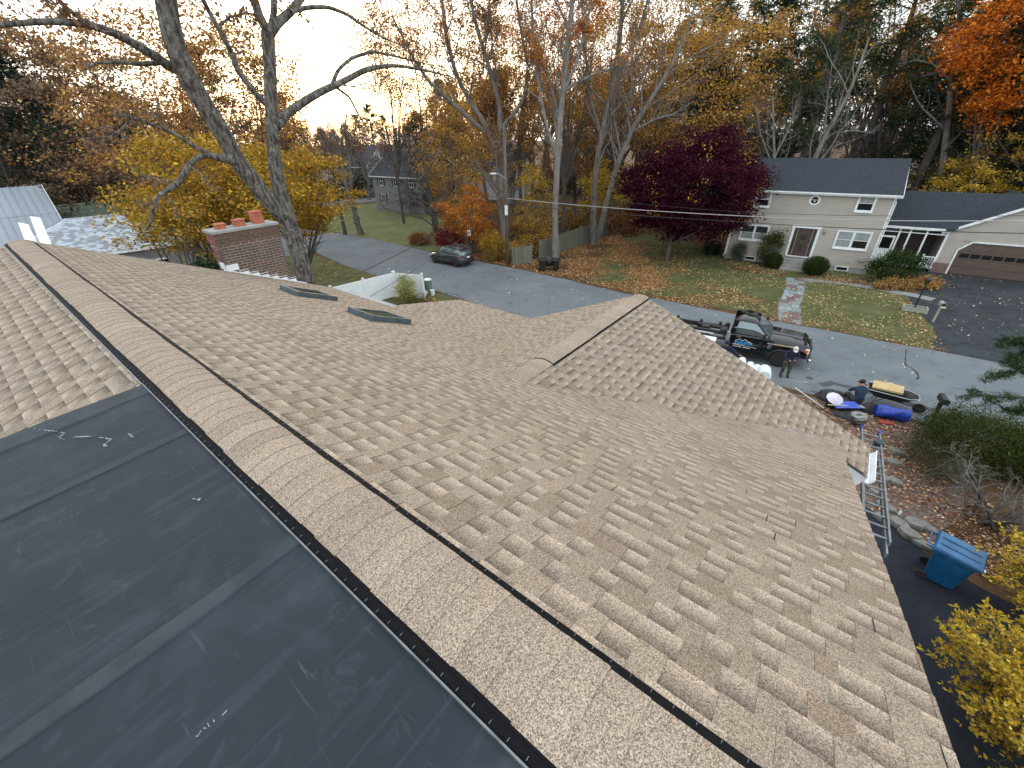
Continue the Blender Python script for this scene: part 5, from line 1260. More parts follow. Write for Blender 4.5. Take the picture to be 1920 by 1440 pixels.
crown_tree('thin_maple', 'amber and rust leaved tree between the two big trunks', foot(470, 320, 40), at_(462, 215, 40), (4.5, 4, 5.5), 10000, PAL['tan']+PAL['gold'][:1]+PAL['rust'][:2], .2, 56, clusters=130, spread=.6, trunk_r=.2)
crown_tree('orange_tree', 'small bright orange leaved tree between the parked grey car and the pole', foot(885, 470, 42), at_(882, 402, 42), (2.5, 2.4, 2.1), 9000, PAL['orange']+PAL['gold'][:1]+PAL['tan'][:2], .17, 57, clusters=90, spread=.36, trunk_r=.1)
crown_tree('gold_tree', 'yellow-brown leaved tree rising behind the small orange tree', foot(850, 420, 50), at_(850, 300, 50), (4.2, 4, 5.5), 12000, PAL['gold']+PAL['tan'][:2], .2, 58, clusters=130, spread=.6, trunk_r=.2)
crown_tree('gold_tree', 'slim yellow-green sapling behind the short fence panel', foot(1003, 470, 42), at_(1000, 400, 42), (2.0, 2.2, 4.2), 6500, PAL['yellowgreen']+PAL['gold'][:1], .15, 59, clusters=90, spread=.42, trunk_r=.08)
crown_tree('gold_tree', 'yellow leaved tree behind the long fence and left of the red maple', foot(1150, 440, 56), at_(1140, 375, 56), (3.6, 4, 4.2), 11000, PAL['yellow'][:3]+PAL['yellowgreen'][:2], .19, 60, clusters=120, spread=.5, trunk_r=.12)
crown_tree('gold_tree', 'golden leaved tree towering behind the red maple', foot(1330, 330, 58), at_(1330, 170, 58), (7.5, 6, 8.0), 20000, PAL['gold']+PAL['tan'], .24, 61, clusters=230, spread=.8, trunk_r=.3)
crown_tree('gold_tree', 'orange-tan leaved tree at the upper centre behind the pale leaning tree', foot(1230, 330, 60), at_(1240, 90, 60), (6.5, 6, 7.0), 11000, PAL['tan']+PAL['gold'][:2], .22, 62, clusters=150, spread=.9, trunk_r=.25)
crown_tree('gold_tree', 'high orange leaved crown at the top centre of the view', foot(1060, 300, 50), at_(1060, 40, 50), (4.2, 4, 4.0), 7500, PAL['orange']+PAL['tan'], .2, 63, clusters=80, spread=.6, trunk_r=.2)
crown_tree('orange_maple', 'vivid orange maple crown in the upper right corner', foot(1990, 330, 60), at_(1985, 60, 60), (7.4, 5, 6.4), 26000, PAL['orange'], .26, 64, clusters=200, spread=.65, trunk_r=.17)
crown_tree('orange_sapling', 'small patch of orange leaves before the dark hemlock at right', foot(1855, 330, 57), at_(1862, 190, 57), (1.7, 1.5, 1.1), 1900, 'orange', .18, 65, clusters=20, spread=.35, trunk_r=.08)
crown_tree('yellow_shrub', 'yellow leaved shrub peeking over the porch roof', foot(1800, 400, 57), at_(1800, 350, 57), (3.1, 2, 2.0), 4500, PAL['yellow'], .17, 66, clusters=60, spread=.35, trunk_r=.06)
crown_tree('yellow_shrub', 'olive-yellow tree behind the garage roof at the right edge', foot(1900, 360, 60), at_(1905, 330, 60), (6, 4, 3.0), 8000, PAL['yellowgreen'], .2, 67, clusters=80, spread=.5, trunk_r=.12)
crown_tree('gold_tree', 'sparse orange-tan tree above the pines at the upper right', foot(1660, 300, 66), at_(1660, 60, 66), (6, 5, 7), 9000, PAL['gold']+PAL['tan'][:2], .24, 68, clusters=120, spread=.8, trunk_r=.25)

crown_tree('russet_tree', 'thin russet leaved tree at upper centre left of the pole', foot(800, 300, 54), at_(800, 95, 54), (7.5, 5, 7.5), 17000, PAL['rust']+PAL['tan'], .2, 161, clusters=260, spread=.8, trunk_r=.2)
crown_tree('russet_tree', 'thin amber leaved tree at upper centre between the roadside trunks', foot(960, 300, 58), at_(965, 150, 58), (6.5, 5, 8), 16000, PAL['tan']+PAL['gold'][:2]+PAL['rust'][:1], .2, 162, clusters=260, spread=.8, trunk_r=.2)
crown_tree('russet_tree', 'russet leaved tree low behind the roadside trunks', foot(1080, 330, 62), at_(1080, 250, 62), (7, 5, 6), 16000, PAL['rust']+PAL['tan'][:2]+PAL['gold'][:1], .2, 163, clusters=200, spread=.7, trunk_r=.2)
crown_tree('gold_tree', 'orange-gold leaved tree high between the grey trunk and the leaning tree', foot(1150, 300, 60), at_(1150, 110, 60), (6, 5, 8), 16000, PAL['gold']+PAL['orange'][:1]+PAL['tan'][:2], .22, 164, clusters=220, spread=.8, trunk_r=.2)
crown_tree('russet_tree', 'russet and gold tree at the top left of the centre gap', foot(740, 300, 62), at_(735, 60, 62), (5, 5, 6), 6500, PAL['rust']+PAL['tan'][:2], .2, 165, clusters=120, spread=.8, trunk_r=.16)
# ---- evergreens
def conifer(name, label, pos, h, rad, seed, pal='pine', first=.2, whorls=26, per=6, nl=26000, size=.28, droop=-.03, shape=1.0, gap=0, group=None, spread=.16, asp=.22):
    root = thing(name, label, 'tree', (*pos, 0), group=group); g = np.random.default_rng(seed)
    gr = Grow(seed).start([([(0, 0, 0), (g.uniform(-.3, .3), g.uniform(-.3, .3), h*.5), (0, 0, h)], [h*.018, h*.012, .02])], K=20)
    P0 = []; R0 = []
    for w_ in range(whorls):
        t = first+(1-first)*(w_+.5)/whorls
        if gap and g.random() < gap: continue
        prof = (math.sin(min(1, (1-t)/(1-first)*1.25)*math.pi/2)**shape)
        for k in range(per):
            a = g.uniform(0, 2*math.pi); L = rad*prof*g.uniform(.6, 1.15)+.25; K = 7; z = h*(t+g.uniform(-.01, .01)); s_ = np.linspace(0, 1, K)
            up_ = .35*t+droop
            pts = np.stack([np.cos(a)*L*s_, np.sin(a)*L*s_, z+L*(up_*s_+.10*s_**2)+g.normal(size=K)*.03*L], 1); P0.append(pts); R0.append(np.linspace(.05+.02*L*.2, .012, K))
    gr.lv.append((np.array(P0), np.array(R0))); gr.child(6, .34, K=4, rr=.5, up=.04, wob=.12, t0=.25, ang=(40, 65))
    C = pick(g, gr.lv[-1], nl, spread, .1); l = leaves(g, C, size, PAL[pal], asp=asp, flat=.45)
    tree_parts(root, gr, [8, 4, 3], 'bark_dark', l, name_leaf='needles'); return root
conifer('white_pine', 'tall dark pine standing over the left end of the beige house roof', foot(1500, 320, 60), 25, 5.2, 71, nl=42000, first=.34, whorls=20, per=6, gap=.12, shape=.6)
conifer('white_pine', 'tall open pine behind the middle of the beige house roof', foot(1600, 320, 66), 27, 5.0, 72, nl=34000, first=.45, whorls=16, per=5, gap=.2, shape=.6)
conifer('white_pine', 'tall pine behind the porch at the upper right', foot(1730, 320, 62), 26, 5.5, 73, nl=40000, first=.35, whorls=20, per=5, gap=.1, shape=.6)
conifer('hemlock', 'dense dark hemlock at the right edge beyond the garage', foot(1925, 330, 63), 18.5, 6.4, 74, pal='hemlock', nl=34000, first=.06, whorls=30, per=7, size=.3, droop=-.15)
conifer('hemlock', 'dark hemlock behind the garage roof', foot(1830, 330, 68), 15, 4.2, 75, pal='hemlock', nl=20000, first=.06, whorls=26, per=7, size=.3, droop=-.12)
conifer('spruce', 'dark spruce with slender tip in the upper left', foot(80, 380, 62), 20.5, 4.2, 76, pal='hemlock', nl=26000, first=.08, whorls=30, per=7, droop=-.1)
conifer('spruce', 'dark spruce right of the slender-tipped one at upper left', foot(150, 380, 66), 19, 4.5, 77, pal='hemlock', nl=24000, first=.08, whorls=28, per=7, droop=-.1)
conifer('white_pine', 'dark pine with feathery top behind the big right limb', foot(560, 340, 74), 15.5, 4.0, 78, nl=20000, first=.15, whorls=20, per=6, shape=.7)
conifer('spruce', 'dark green conifer beyond the road between the big tree and the gold tree', foot(790, 330, 70), 13, 4.0, 79, pal='hemlock', nl=18000, first=.05, whorls=22, per=6)
crown_tree('oak', 'brown leaved oak at the far left above the metal roof', foot(40, 400, 62), at_(20, 225, 62), (11, 7, 8.0), 24000, PAL['brown']+PAL['rust'][3:], .30, 81, clusters=220, spread=.7, trunk_r=.3)
crown_tree('oak', 'dull brown oak between the spruces and the amber maple', foot(190, 400, 64), at_(195, 265, 64), (9.5, 7, 6.2), 22000, PAL['brown']+PAL['hemlock']+PAL['pine'][:2], .28, 82, clusters=200, spread=.7, trunk_r=.3)
crown_tree('oak', 'brown leafed understory tree behind the neighbour roofs', foot(150, 400, 57), at_(190, 345, 57), (7.5, 5, 3.4), 13000, PAL['brown'], .24, 83, clusters=140, spread=.5, trunk_r=.2)

# ---- woods behind, built from a few bare and leafy kinds, each tree a thing of its own
def proto(kind, seed):
    g = np.random.default_rng(seed); h = g.uniform(13, 17)
    if kind == 'pine':
        return conifer('woodland_pine', 'x', (0, 0), 18, 3.8, seed, nl=9000, first=.2, whorls=18, per=5, size=.4, shape=.7, asp=.3)
    st = [([(0, 0, 0), (g.normal()*.3, g.normal()*.3, h*.3), (g.normal()*.6, g.normal()*.6, h*.65), (g.normal()*1.0, g.normal()*1.0, h)], [.26, .21, .13, .03])]
    for i in range(4):
        a = g.uniform(0, 6.28); z = h*g.uniform(.25, .55); L = h*g.uniform(.35, .5); st.append(([(0, 0, z), (math.cos(a)*L*.3, math.sin(a)*L*.3, z+L*.5), (math.cos(a)*L*.5, math.sin(a)*L*.5, z+L)], [.13, .09, .02]))
    gr = Grow(seed).start(st, K=12); gr.child(8, .36, K=6, rr=.5, up=.12, t0=.3); gr.child(7, .42, K=5, rr=.55, up=.08); gr.child(5, .5, K=3, rr=.6, endr=.6)
    root = thing('woodland_tree', 'x', 'tree'); l = None
    if kind != 'bare':
        C = pick(g, gr.lv[-1], 6500, .2, .3); C = clumpy(g, C, .8, .5, seed); l = leaves(g, C, .26, PAL[kind])
    tree_parts(root, gr, [6, 4, 3, 3], 'bark', l); return root
protos = {}
for k, sds in (('bare', (101, 102, 103)), ('tan', (104,)), ('rust', (105,)), ('gold', (106,)), ('brown', (107,)), ('pine', (108, 109))):
    protos[k] = [proto(k, s) for s in sds]
WL = {'bare': 'bare grey tree in the woods behind the houses', 'tan': 'tan leaved tree in the woods behind the houses', 'rust': 'rust leaved tree in the woods behind the houses', 'gold': 'gold leaved tree in the woods behind the houses', 'brown': 'dull brown leaved tree in the woods behind the houses', 'pine': 'dark pine in the woods behind the houses'}
used = set()
def plant(kind, x, y, s):
    p = RND.choice(protos[kind])
    if p.name in used: r = copy_tree(p)
    else: r = p; used.add(p.name)
    r.location = (x, y, 0); r.rotation_euler = (0, 0, U(0, 6.28)); r.scale = (s*U(.9, 1.1), s*U(.9, 1.1), s)
    a = math.degrees(math.atan2(x, y)); d = math.hypot(x, y)
    z = 'behind the beige house' if a > 30 else 'right of the red maple' if a > 18 else 'behind the stockade fence' if a > -8 else 'beyond the far lawn' if a > -31 else 'behind the neighbour roofs at left'
    z = z+(' edge' if a < -50 else ', far right' if a > 47 else '')+(', in the deep rear row' if d > 95 and a > -31 else ', in the rear row' if d > 76 or (a < -31 and d > 94) else '')
    r['label'] = WL[kind].replace('in the woods behind the houses', z); r['category'] = 'tree'; r['group'] = r['label'].replace('tree ', 'trees ', 1).replace('pine ', 'pines ', 1)
def row(az0, az1, r0, r1, n, kinds, s0, s1):
    for i in range(n):
        a = math.radians(az0+(az1-az0)*(i+U(.1, .9))/n); r = U(r0, r1); x, y = r*math.sin(a), r*math.cos(a)
        plant(RND.choice(kinds), x, y, U(s0, s1))
row(18, 58, 60, 74, 24, ['bare', 'bare', 'bare', 'pine', 'tan', 'pine'], .85, 1.2)
row(18, 60, 78, 100, 24, ['bare', 'pine', 'pine', 'tan'], 1.15, 1.6)
row(-8, 20, 62, 84, 18, ['bare', 'rust', 'tan', 'gold', 'bare'], .9, 1.3)
row(-8, 20, 86, 108, 15, ['bare', 'tan', 'brown', 'pine'], .95, 1.3)
row(-30, -6, 100, 118, 19, ['bare', 'bare', 'bare', 'rust', 'brown'], .72, .88)
row(-32, -6, 124, 150, 22, ['bare', 'pine', 'rust', 'bare'], .78, .98)
row(-25, -7, 78, 92, 12, ['bare', 'bare', 'rust'], .75, .95)
row(-66, -30, 70, 90, 17, ['brown', 'bare', 'pine', 'pine', 'rust'], .85, 1.1)
row(-62, -30, 98, 125, 13, ['bare', 'brown', 'pine'], 1.0, 1.3)
for k in protos:
    for p in protos[k]:
        if p.name not in used: plant(k, 60, 70, 1)

# ---- thickets: brushwood that nobody could count
def thicket(name, label, x0, x1, fy, h, n, pal, seed, size=.2, mat_='leaf'):
    g = np.random.default_rng(seed); t = g.uniform(0, 1, n); x = x0+(x1-x0)*t; y = fy(x)+g.uniform(0, 6, n); hh = h*(.6+.5*np.sin(x*.7+seed)*np.sin(x*.31)+.3*np.sin(x*1.9)); z = g.uniform(0, 1, n)**.8*np.maximum(hh, .4)
    V, F, c = leaves(g, np.stack([x, y, z], 1), size, pal, jit=.4); o = link(name, npmesh(name, V, F, M[mat_], c), kind='stuff'); o['label'] = label; o['category'] = 'undergrowth'; return o
def tline(a, b): return lambda x: a[1]+(b[1]-a[1])*(x-a[0])/(b[0]-a[0])
thicket('undergrowth', 'brown brushwood behind the beige house', 22, 62, tline((22, 55), (62, 30)), 3.6, 24000, PAL['brown']+PAL['hemlock']+PAL['green'][:1], 91, .3)
thicket('undergrowth', 'mixed rusty brush behind the stockade fence', -4, 24, tline((-4, 45), (24, 58)), 2.6, 22000, PAL['brown']+PAL['rust']+PAL['yellowgreen'][:2], 92, .2)
thicket('undergrowth', 'dense far brush behind the gold trees and the fence', -12, 40, tline((-12, 96), (40, 78)), 8.5, 26000, PAL['brown']+PAL['rust'][3:]+PAL['tan'][3:], 95, .5)
thicket('undergrowth', 'dark distant brush beyond the far lawn', -66, -4, tline((-66, 74), (-4, 100)), 6.5, 24000, PAL['brown']+PAL['hemlock'], 93, .45)
thicket('undergrowth', 'grey-brown brush behind the neighbour roofs', -80, -34, tline((-80, 30), (-34, 70)), 4.0, 20000, PAL['brown']+PAL['hemlock'], 94, .4)

# ---- shrubs
def shrub(name, label, pos, rad, nl, pal, size, seed, z0=None, group=None, stems=10, spread=.16, clusters=60, asp=.6, stem_mat='twig', shape='ball', flat=.2, levels=True, cat='shrub'):
    g = np.random.default_rng(seed); root = thing(name, label, cat, (*pos, 0), group=group)
    rx, ry, rz = rad; c = np.array([0, 0, rz*.95 if z0 is None else z0])
    d = nrm(g.normal(size=(clusters, 3))); K = c+d*(g.uniform(.3, 1, clusters)**.5)[:, None]*np.array([rx, ry, rz]); K = K[K[:, 2] > .05]
    ps = []
    for i in range(stems):
        k = K[g.integers(len(K))]; ps.append(([(g.normal()*.08, g.normal()*.08, 0), tuple(k*np.array([.4, .4, .5])), tuple(k)], [.03, .02, .006]))
    gr = Grow(seed).start(ps, K=6); gr.child(7, .4, K=4, rr=.6, up=.1, wob=.2); gr.child(4, .4, K=3, rr=.7, up=.1, wob=.2, endr=.6)
    V, F = tubes(gr.lv, [5, 3, 3]); link('stems', npmesh('stems', V, F, M[stem_mat]), root)
    if nl:
        n_ = np.repeat(np.arange(len(K)), nl//len(K)); C = K[n_]+g.normal(size=(len(n_), 3))*spread
        if shape == 'clipped':
            e = (C-c)/np.array([rx, ry, rz]); q = np.linalg.norm(e, axis=1); C = c+(C-c)*np.where(q > 1, 1/q, 1)[:, None]
        C = C[C[:, 2] > .03]
        V, F, col = leaves(g, C, size, PAL[pal] if isinstance(pal, str) else pal, asp=asp, flat=flat); link('foliage', npmesh('foliage', V, F, M['leaf'], col), root)
    return root
shrub('boxwood', 'clipped dark green globe shrub left of the front steps', (21.9, 34.5), (.72, .68, .62), 9000, PAL['green'][:2]+PAL['juniper'][:2], .07, 201, shape='clipped', spread=.12, clusters=160)
shrub('boxwood', 'larger clipped olive-green globe shrub right of the front steps', (24.05, 32.45), (.98, .85, .72), 13000, PAL['juniper'][:2]+PAL['green'][:1], .07, 202, shape='clipped', spread=.13, clusters=220)
shrub('rhododendron', 'big loose green rhododendron at the corner of the beige house', (28.3, 30.1), (1.75, 1.3, 1.15), 9000, PAL['green']+PAL['hemlock'][:1], .15, 203, asp=.4, clusters=110, spread=.2)
shrub('tall_shrub', 'tall loose green shrub between the lower left window and the front door', (22.0, 35.4), (.95, .5, 1.3), 3200, PAL['green']+PAL['juniper'][2:], .12, 204, z0=1.5, clusters=60, spread=.2)
shrub('conifer_shrub', 'small blue-green conifer at the left corner of the beige house', (20.15, 36.9), (.6, .5, .85), 3600, [(.06, .09, .06), (.04, .07, .045), (.09, .11, .06)], .10, 205, asp=.3)
shrub('boxwood', 'low dark round bush just past the left end of the beige house', (18.9, 39.3), (.75, .7, .6), 3600, 'hemlock', .09, 206, clusters=90)
shrub('flower_bed_plants', 'withered tan and orange plants in the bed below the rhododendron', (27.6, 28.6), (1.8, .55, .3), 3500, PAL['tan']+PAL['yellowgreen'][:1], .12, 207, clusters=70)
shrub('flower_bed_plants', 'dry yellow clump by the driveway end of the front bed', (29.6, 28.6), (.9, .6, .35), 1800, PAL['gold'][:2]+PAL['tan'][:2], .12, 208)
shrub('red_bush', 'crimson bush behind the parked grey car', (-5.9, 43.6), (1.5, 1.2, 1.35), 5200, 'red', .13, 209, clusters=80, spread=.22)
shrub('yellow_bush', 'yellow-green bush between the street sign and the pole', (-1.3, 39.3), (1.3, 1.0, 1.3), 4800, PAL['yellowgreen']+PAL['gold'][:1], .13, 210, clusters=80, spread=.2)
shrub('rust_bush', 'low rusty grass clump at the far lawn edge left of the car', (-9.4, 47.0), (1.4, 1.0, .6), 3000, 'rust', .14, 211)
shrub('golden_bush', 'low golden bush between the pole and the short fence panel', (.4, 38.9), (1.1, .8, .9), 2600, PAL['gold']+PAL['yellowgreen'], .13, 212)
shrub('reddish_bush', 'rusty red bush at the far end of the long fence', (12.8, 49.5), (2.4, 2, 1.5), 5000, PAL['rust']+PAL['red'][:1], .16, 213)
shrub('forsythia', 'upright yellow-green bush against the white fence end', (-7.25, 28.1), (.75, .65, 1.0), 3200, [(.30, .30, .04), (.22, .26, .04), (.38, .36, .06)], .10, 214, asp=.35, stems=24)
shrub('grass_clump', 'brown and green grass clump beside the white buckets', (-6.3, 27.9), (.9, .6, .35), 2200, PAL['juniper']+PAL['tan'][:1], .10, 215, asp=.2)
shrub('evergreen_bush', 'dark evergreen bush left of the chimney', foot(388, 470, 20), (1.25, 1.1, 1.5), 9000, 'hemlock', .11, 216, z0=4.75, clusters=150)
# dark juniper mass by the kerb on the right
shrub('juniper', 'large spreading dark olive juniper beside the mailbox', (15.6, 10.9), (1.7, 1.35, .85), 36000, 'juniper', .08, 217, clusters=300, spread=.2, asp=.3)
shrub('juniper', 'dark olive juniper at the right edge behind the bare shrub', (17.1, 9.6), (1.2, 1.3, .75), 18000, 'juniper', .08, 218, clusters=140, spread=.2, asp=.3)
shrub('juniper', 'thinner grey-green juniper skirt above the edging stones', (13.9, 10.2), (1.0, 1.1, .65), 7000, [(.06, .07, .03), (.08, .085, .04), (.045, .05, .02)], .07, 219, clusters=120, spread=.2, asp=.25)
bs = thing('bare_shrub', 'bare multi-stemmed shrub with pale twigs behind the blue recycling bin', 'shrub', (13.7, 8.0, 0))
g = np.random.default_rng(220); ps = []
for i in range(15):
    a = g.uniform(0, 6.28); L = g.uniform(1.2, 1.9); ps.append(([(g.normal()*.15, g.normal()*.15, 0), (math.cos(a)*L*.35, math.sin(a)*L*.35, L*.5), (math.cos(a)*L*.8, math.sin(a)*L*.8, L*.85)], [.045, .03, .012]))
gr = Grow(221).start(ps, K=9); gr.child(6, .5, K=6, rr=.6, up=.02, wob=.2); gr.child(6, .45, K=5, rr=.6, up=0, wob=.25); gr.child(4, .45, K=3, rr=.7, wob=.2, endr=.6)
V, F = tubes(gr.lv[:1], [6]); link('stems', npmesh('stems', V, F, M['bark_dark'], smooth=True), bs); V, F = tubes(gr.lv[1:], [4, 3, 3], .003); link('twigs', npmesh('twigs', V, F, M['bark_pale']), bs, 'stuff')
# near yellow shrubs below the rake
def leafshrub(label, pos, rad, z, nl, seed, size=.085, pal='yellow'):
    g = np.random.default_rng(seed); root = thing('yellow_leaved_shrub', label, 'shrub', (*pos, 0)); rx, ry, rz = rad
    ps = []
    for i in range(34):
        a = g.uniform(0, 6.28); q = g.uniform(.3, 1)**.5; ps.append(([(g.normal()*.1, g.normal()*.1, 0), (math.cos(a)*rx*q*.5, math.sin(a)*ry*q*.5, z*.6), (math.cos(a)*rx*q, math.sin(a)*ry*q, z+rz*g.uniform(-.4, 1)*(1.15-q))], [.03, .02, .007]))
    gr = Grow(seed).start(ps, K=10); gr.child(9, .34, K=6, rr=.6, up=.05, wob=.2, t0=.35); gr.child(6, .45, K=5, rr=.6, up=.05, wob=.2)
    V, F = tubes(gr.lv, [5, 4, 3], .003); link('stems', npmesh('stems', V, F, M['bark_dark']), root)
    P, R = gr.lv[-1]; m, k, _ = P.shape; i = g.integers(0, m, nl); t = g.uniform(.15, .999, nl)*(k-1); j = t.astype(int); f = (t-j)[:, None]
    C = P[i, j]*(1-f)+P[i, j+1]*f; tan = nrm(P[i, j+1]-P[i, j]); sd = nrm(np.cross(tan, np.array([0, 0, 1.]))+1e-6)*np.where(g.random(nl) < .5, 1, -1)[:, None]
    d = nrm(tan*.7+sd+g.normal(size=(nl, 3))*.25); C = C+d*size*.55
    # pointed leaf with a fold along its midrib
    s = size*g.uniform(.6, 1.25, nl)[:, None]; nn = nrm(np.cross(d, nrm(np.cross(d, np.array([0, 0, 1.]))+g.normal(size=(nl, 3))*.4))); w_ = nrm(np.cross(d, nn))
    A, B = C-d*s*.5, C+d*s*.5; Mi = C-nn*s*.03
    V = np.stack([A, C-d*s*.1+w_*s*.24, B, Mi, C-d*s*.1-w_*s*.24], 1).reshape(-1, 3); b = np.arange(nl)*5
    F = np.concatenate([np.stack([b, b+1, b+2, b+3], 1), np.stack([b, b+3, b+2, b+4], 1)])
    pal_ = np.array(PAL[pal]); c = pal_[g.choice(len(pal_), nl)]*np.exp(g.normal(size=(nl, 1))*.22); link('foliage', npmesh('foliage', V, F, M['leaf'], np.repeat(c, 5, 0)), root); return root
leafshrub('yellow leaved shrub under the roof edge in the lower right corner', (9.3, 3.2), (1.6, 1.5, .7), 1.7, 13500, 231)
leafshrub('golden leaved shrub spreading beside the blue recycling bin', (12.2, 5.3), (1.45, 1.3, .6), 1.5, 10500, 232)
leafshrub('olive and yellow leaved shrub at the bottom right edge', (8.4, 1.3), (1.4, 1.3, .6), 1.6, 10000, 233, pal='yellow')
# pine bough reaching in from the right edge
pb_ = thing('pine_bough', 'green pine boughs reaching in from the right edge over the road', 'tree', (21.5, 9.0, 0))
ps = []
for px in ([(1990, 700), (1920, 690), (1880, 702), (1866, 712)], [(1990, 745), (1930, 745), (1870, 745), (1818, 742)], [(1990, 640), (1930, 640), (1880, 640)], [(1990, 668), (1930, 662), (1890, 672)], [(1990, 770), (1940, 768), (1890, 772)]):
    ps.append(([atR(u, v, 15.5)-Vector((21.5, 9.0, 0)) for u, v in px], [.05, .035, .02, .008][:len(px)]))
ps.append(([(0, 0, 0), (-.3, .2, 4), (.2, -.3, 8)], [.28, .24, .2]))
gr = Grow(240).start(ps, K=8); P, R = gr.lv[0]; gr.child(9, .30, K=5, rr=.5, up=0, wob=.12, src=(P[:5], R[:5]), t0=.3)
g = gr.g; C = pick(g, gr.lv[-1], 5200, .05, .1); tree_parts(pb_, gr, [7, 3], 'bark_dark', leaves(g, C, .13, PAL['pine'], asp=.12, flat=.4), name_leaf='needles')

# ---- fallen leaves
def scatter(name, label, polys, pal, size, seed, z=.02):
    g = np.random.default_rng(seed); C = []
    for poly, n in polys:
        P = np.array(poly); lo, hi = P.min(0), P.max(0); q = g.uniform(lo, hi, (n*3, 2)); ins = np.zeros(len(q), bool); j = len(P)-1
        for i in range(len(P)):
            cnd = ((P[i, 1] > q[:, 1]) != (P[j, 1] > q[:, 1])) & (q[:, 0] < (P[j, 0]-P[i, 0])*(q[:, 1]-P[i, 1])/(P[j, 1]-P[i, 1]+1e-12)+P[i, 0]); ins ^= cnd; j = i
        q = q[ins]; w = np.sin(q[:, 0]*1.3+seed)+np.sin(q[:, 1]*1.7+seed)+np.sin((q[:, 0]-q[:, 1])*.8)+g.normal(size=len(q))*1.0; q = q[w > -.4][:n]; C.append(q)
    q = np.concatenate(C); C = np.column_stack([q, z+g.uniform(0, .03, len(q))]); V, F, c = leaves(g, C, size, pal, flat=.8, asp=.75, jit=.35)
    o = link(name, npmesh(name, V, F, M['litter'], c), kind='stuff'); o['label'] = label; o['category'] = 'leaves'; return o
kerb = [(-7.0, 43.0), (-2.6, 39.3), (2.0, 35.3), (6, 31.7), (9.3, 28.6), (12, 30.5), (13, 42), (12.5, 50), (9, 47), (6, 43.6), (2.6, 39.4), (1.8, 38.4), (-3, 42)]
scatter('fallen_leaves', 'orange-brown fallen leaves thick along the far road edge and fence', [(kerb, 24000), ([(8.8, 28.6), (12.5, 26.2), (15, 30), (15, 40), (14.5, 52), (11, 48), (9.5, 36)], 5500), ([(12, 26.4), (17, 22.6), (18, 26), (15, 31)], 900)], [(.30, .15, .065), (.24, .115, .05), (.36, .20, .085), (.18, .085, .04), (.38, .26, .13)], .13, 301)
scatter('fallen_leaves', 'pale yellow fallen leaves dotted over the lawn', [([(8.8, 28.7), (14.8, 24.4), (21.5, 19.2), (24.4, 22.5), (26, 26), (29.5, 31), (24, 36), (19.5, 40), (13, 44), (11, 36)], 9500)], [(.36, .30, .13), (.30, .23, .09), (.42, .37, .20), (.28, .15, .06)], .10, 302)
scatter('fallen_leaves', 'brown leaves heaped along the front bed and lawn edges', [([(20, 37.2), (22.5, 33.4), (26, 31.2), (30.5, 29.6), (29.5, 28.2), (25, 29.8), (21, 32.6), (18, 36)], 3000), ([(14.8, 24.3), (22.3, 18.7), (23.2, 20.2), (15, 25)], 900), ([(22.3, 18.8), (25.4, 24.4), (28.5, 29.3), (28, 29.6), (24.6, 24.7), (21.6, 19.4)], 900)], [(.30, .17, .08), (.24, .125, .06), (.38, .27, .14)], .11, 303)
scatter('fallen_leaves', 'pale scattered leaves on the asphalt', [([(-12, 45), (2, 34.6), (14, 24), (21, 18.5), (17, 13), (9, 19), (-3, 28.5), (-12, 36.5)], 520), ([(24, 20), (30, 30), (42, 24), (36, 10)], 600)], [(.55, .50, .36), (.45, .36, .2), (.62, .6, .5)], .10, 304)
scatter('fallen_leaves', 'brown leaves in the gravel bed and among the stones', [([(9, 16.5), (12.5, 15), (16, 12.4), (14, 9.2), (11.2, 7.4), (10.8, 8.6), (9.6, 11)], 3600), ([(11.2, 7.6), (13, 8.6), (15.5, 9.5), (14.5, 7), (12, 6.4)], 1900)], [(.22, .09, .05), (.16, .07, .04), (.32, .20, .12), (.40, .28, .16)], .09, 305)
scatter('fallen_leaves', 'rusty leaves on the near yard grass by the white fence', [([(-19, 42), (-6.4, 31.3), (-2, 27.1), (1.5, 24.2), (-1, 22), (-8, 27), (-20, 36)], 3200), ([(-6.4, 29.7), (-4.2, 28.4), (-5, 26.8), (-7, 27.8)], 900)], [(.34, .20, .08), (.42, .30, .12), (.26, .12, .05)], .11, 306)
scatter('fallen_leaves', 'dry brown leaf cover on the woodland floor', [([(13, 50), (24, 40), (34, 36), (60, 30), (60, 60), (14, 62)], 7000)], [(.16, .09, .05), (.10, .06, .035), (.24, .13, .06)], .2, 307)
scatter('fallen_leaves', 'leaves drifted along the kerb lines and driveway edges', [([(2.2, 35.0), (9.0, 28.4), (15, 24.1), (22.2, 18.5), (22.0, 18.2), (14.8, 23.8), (8.8, 28.1), (2, 34.6)], 1500), ([(12.4, 15.9), (15, 14.2), (18.2, 11.3), (18.0, 11.0), (14.8, 13.9), (12.3, 15.5)], 420), ([(-6.5, 31.9), (-2, 27.9), (1.8, 24.9), (1.5, 24.4), (-2.2, 27.3), (-6.6, 31.4)], 600), ([(31, 32.3), (33.5, 31.8), (42, 25.6), (41.6, 25.0), (33, 31.0), (30.6, 31.6)], 500)], [(.30, .19, .09), (.38, .28, .15), (.22, .12, .06)], .10, 308, z=.025)
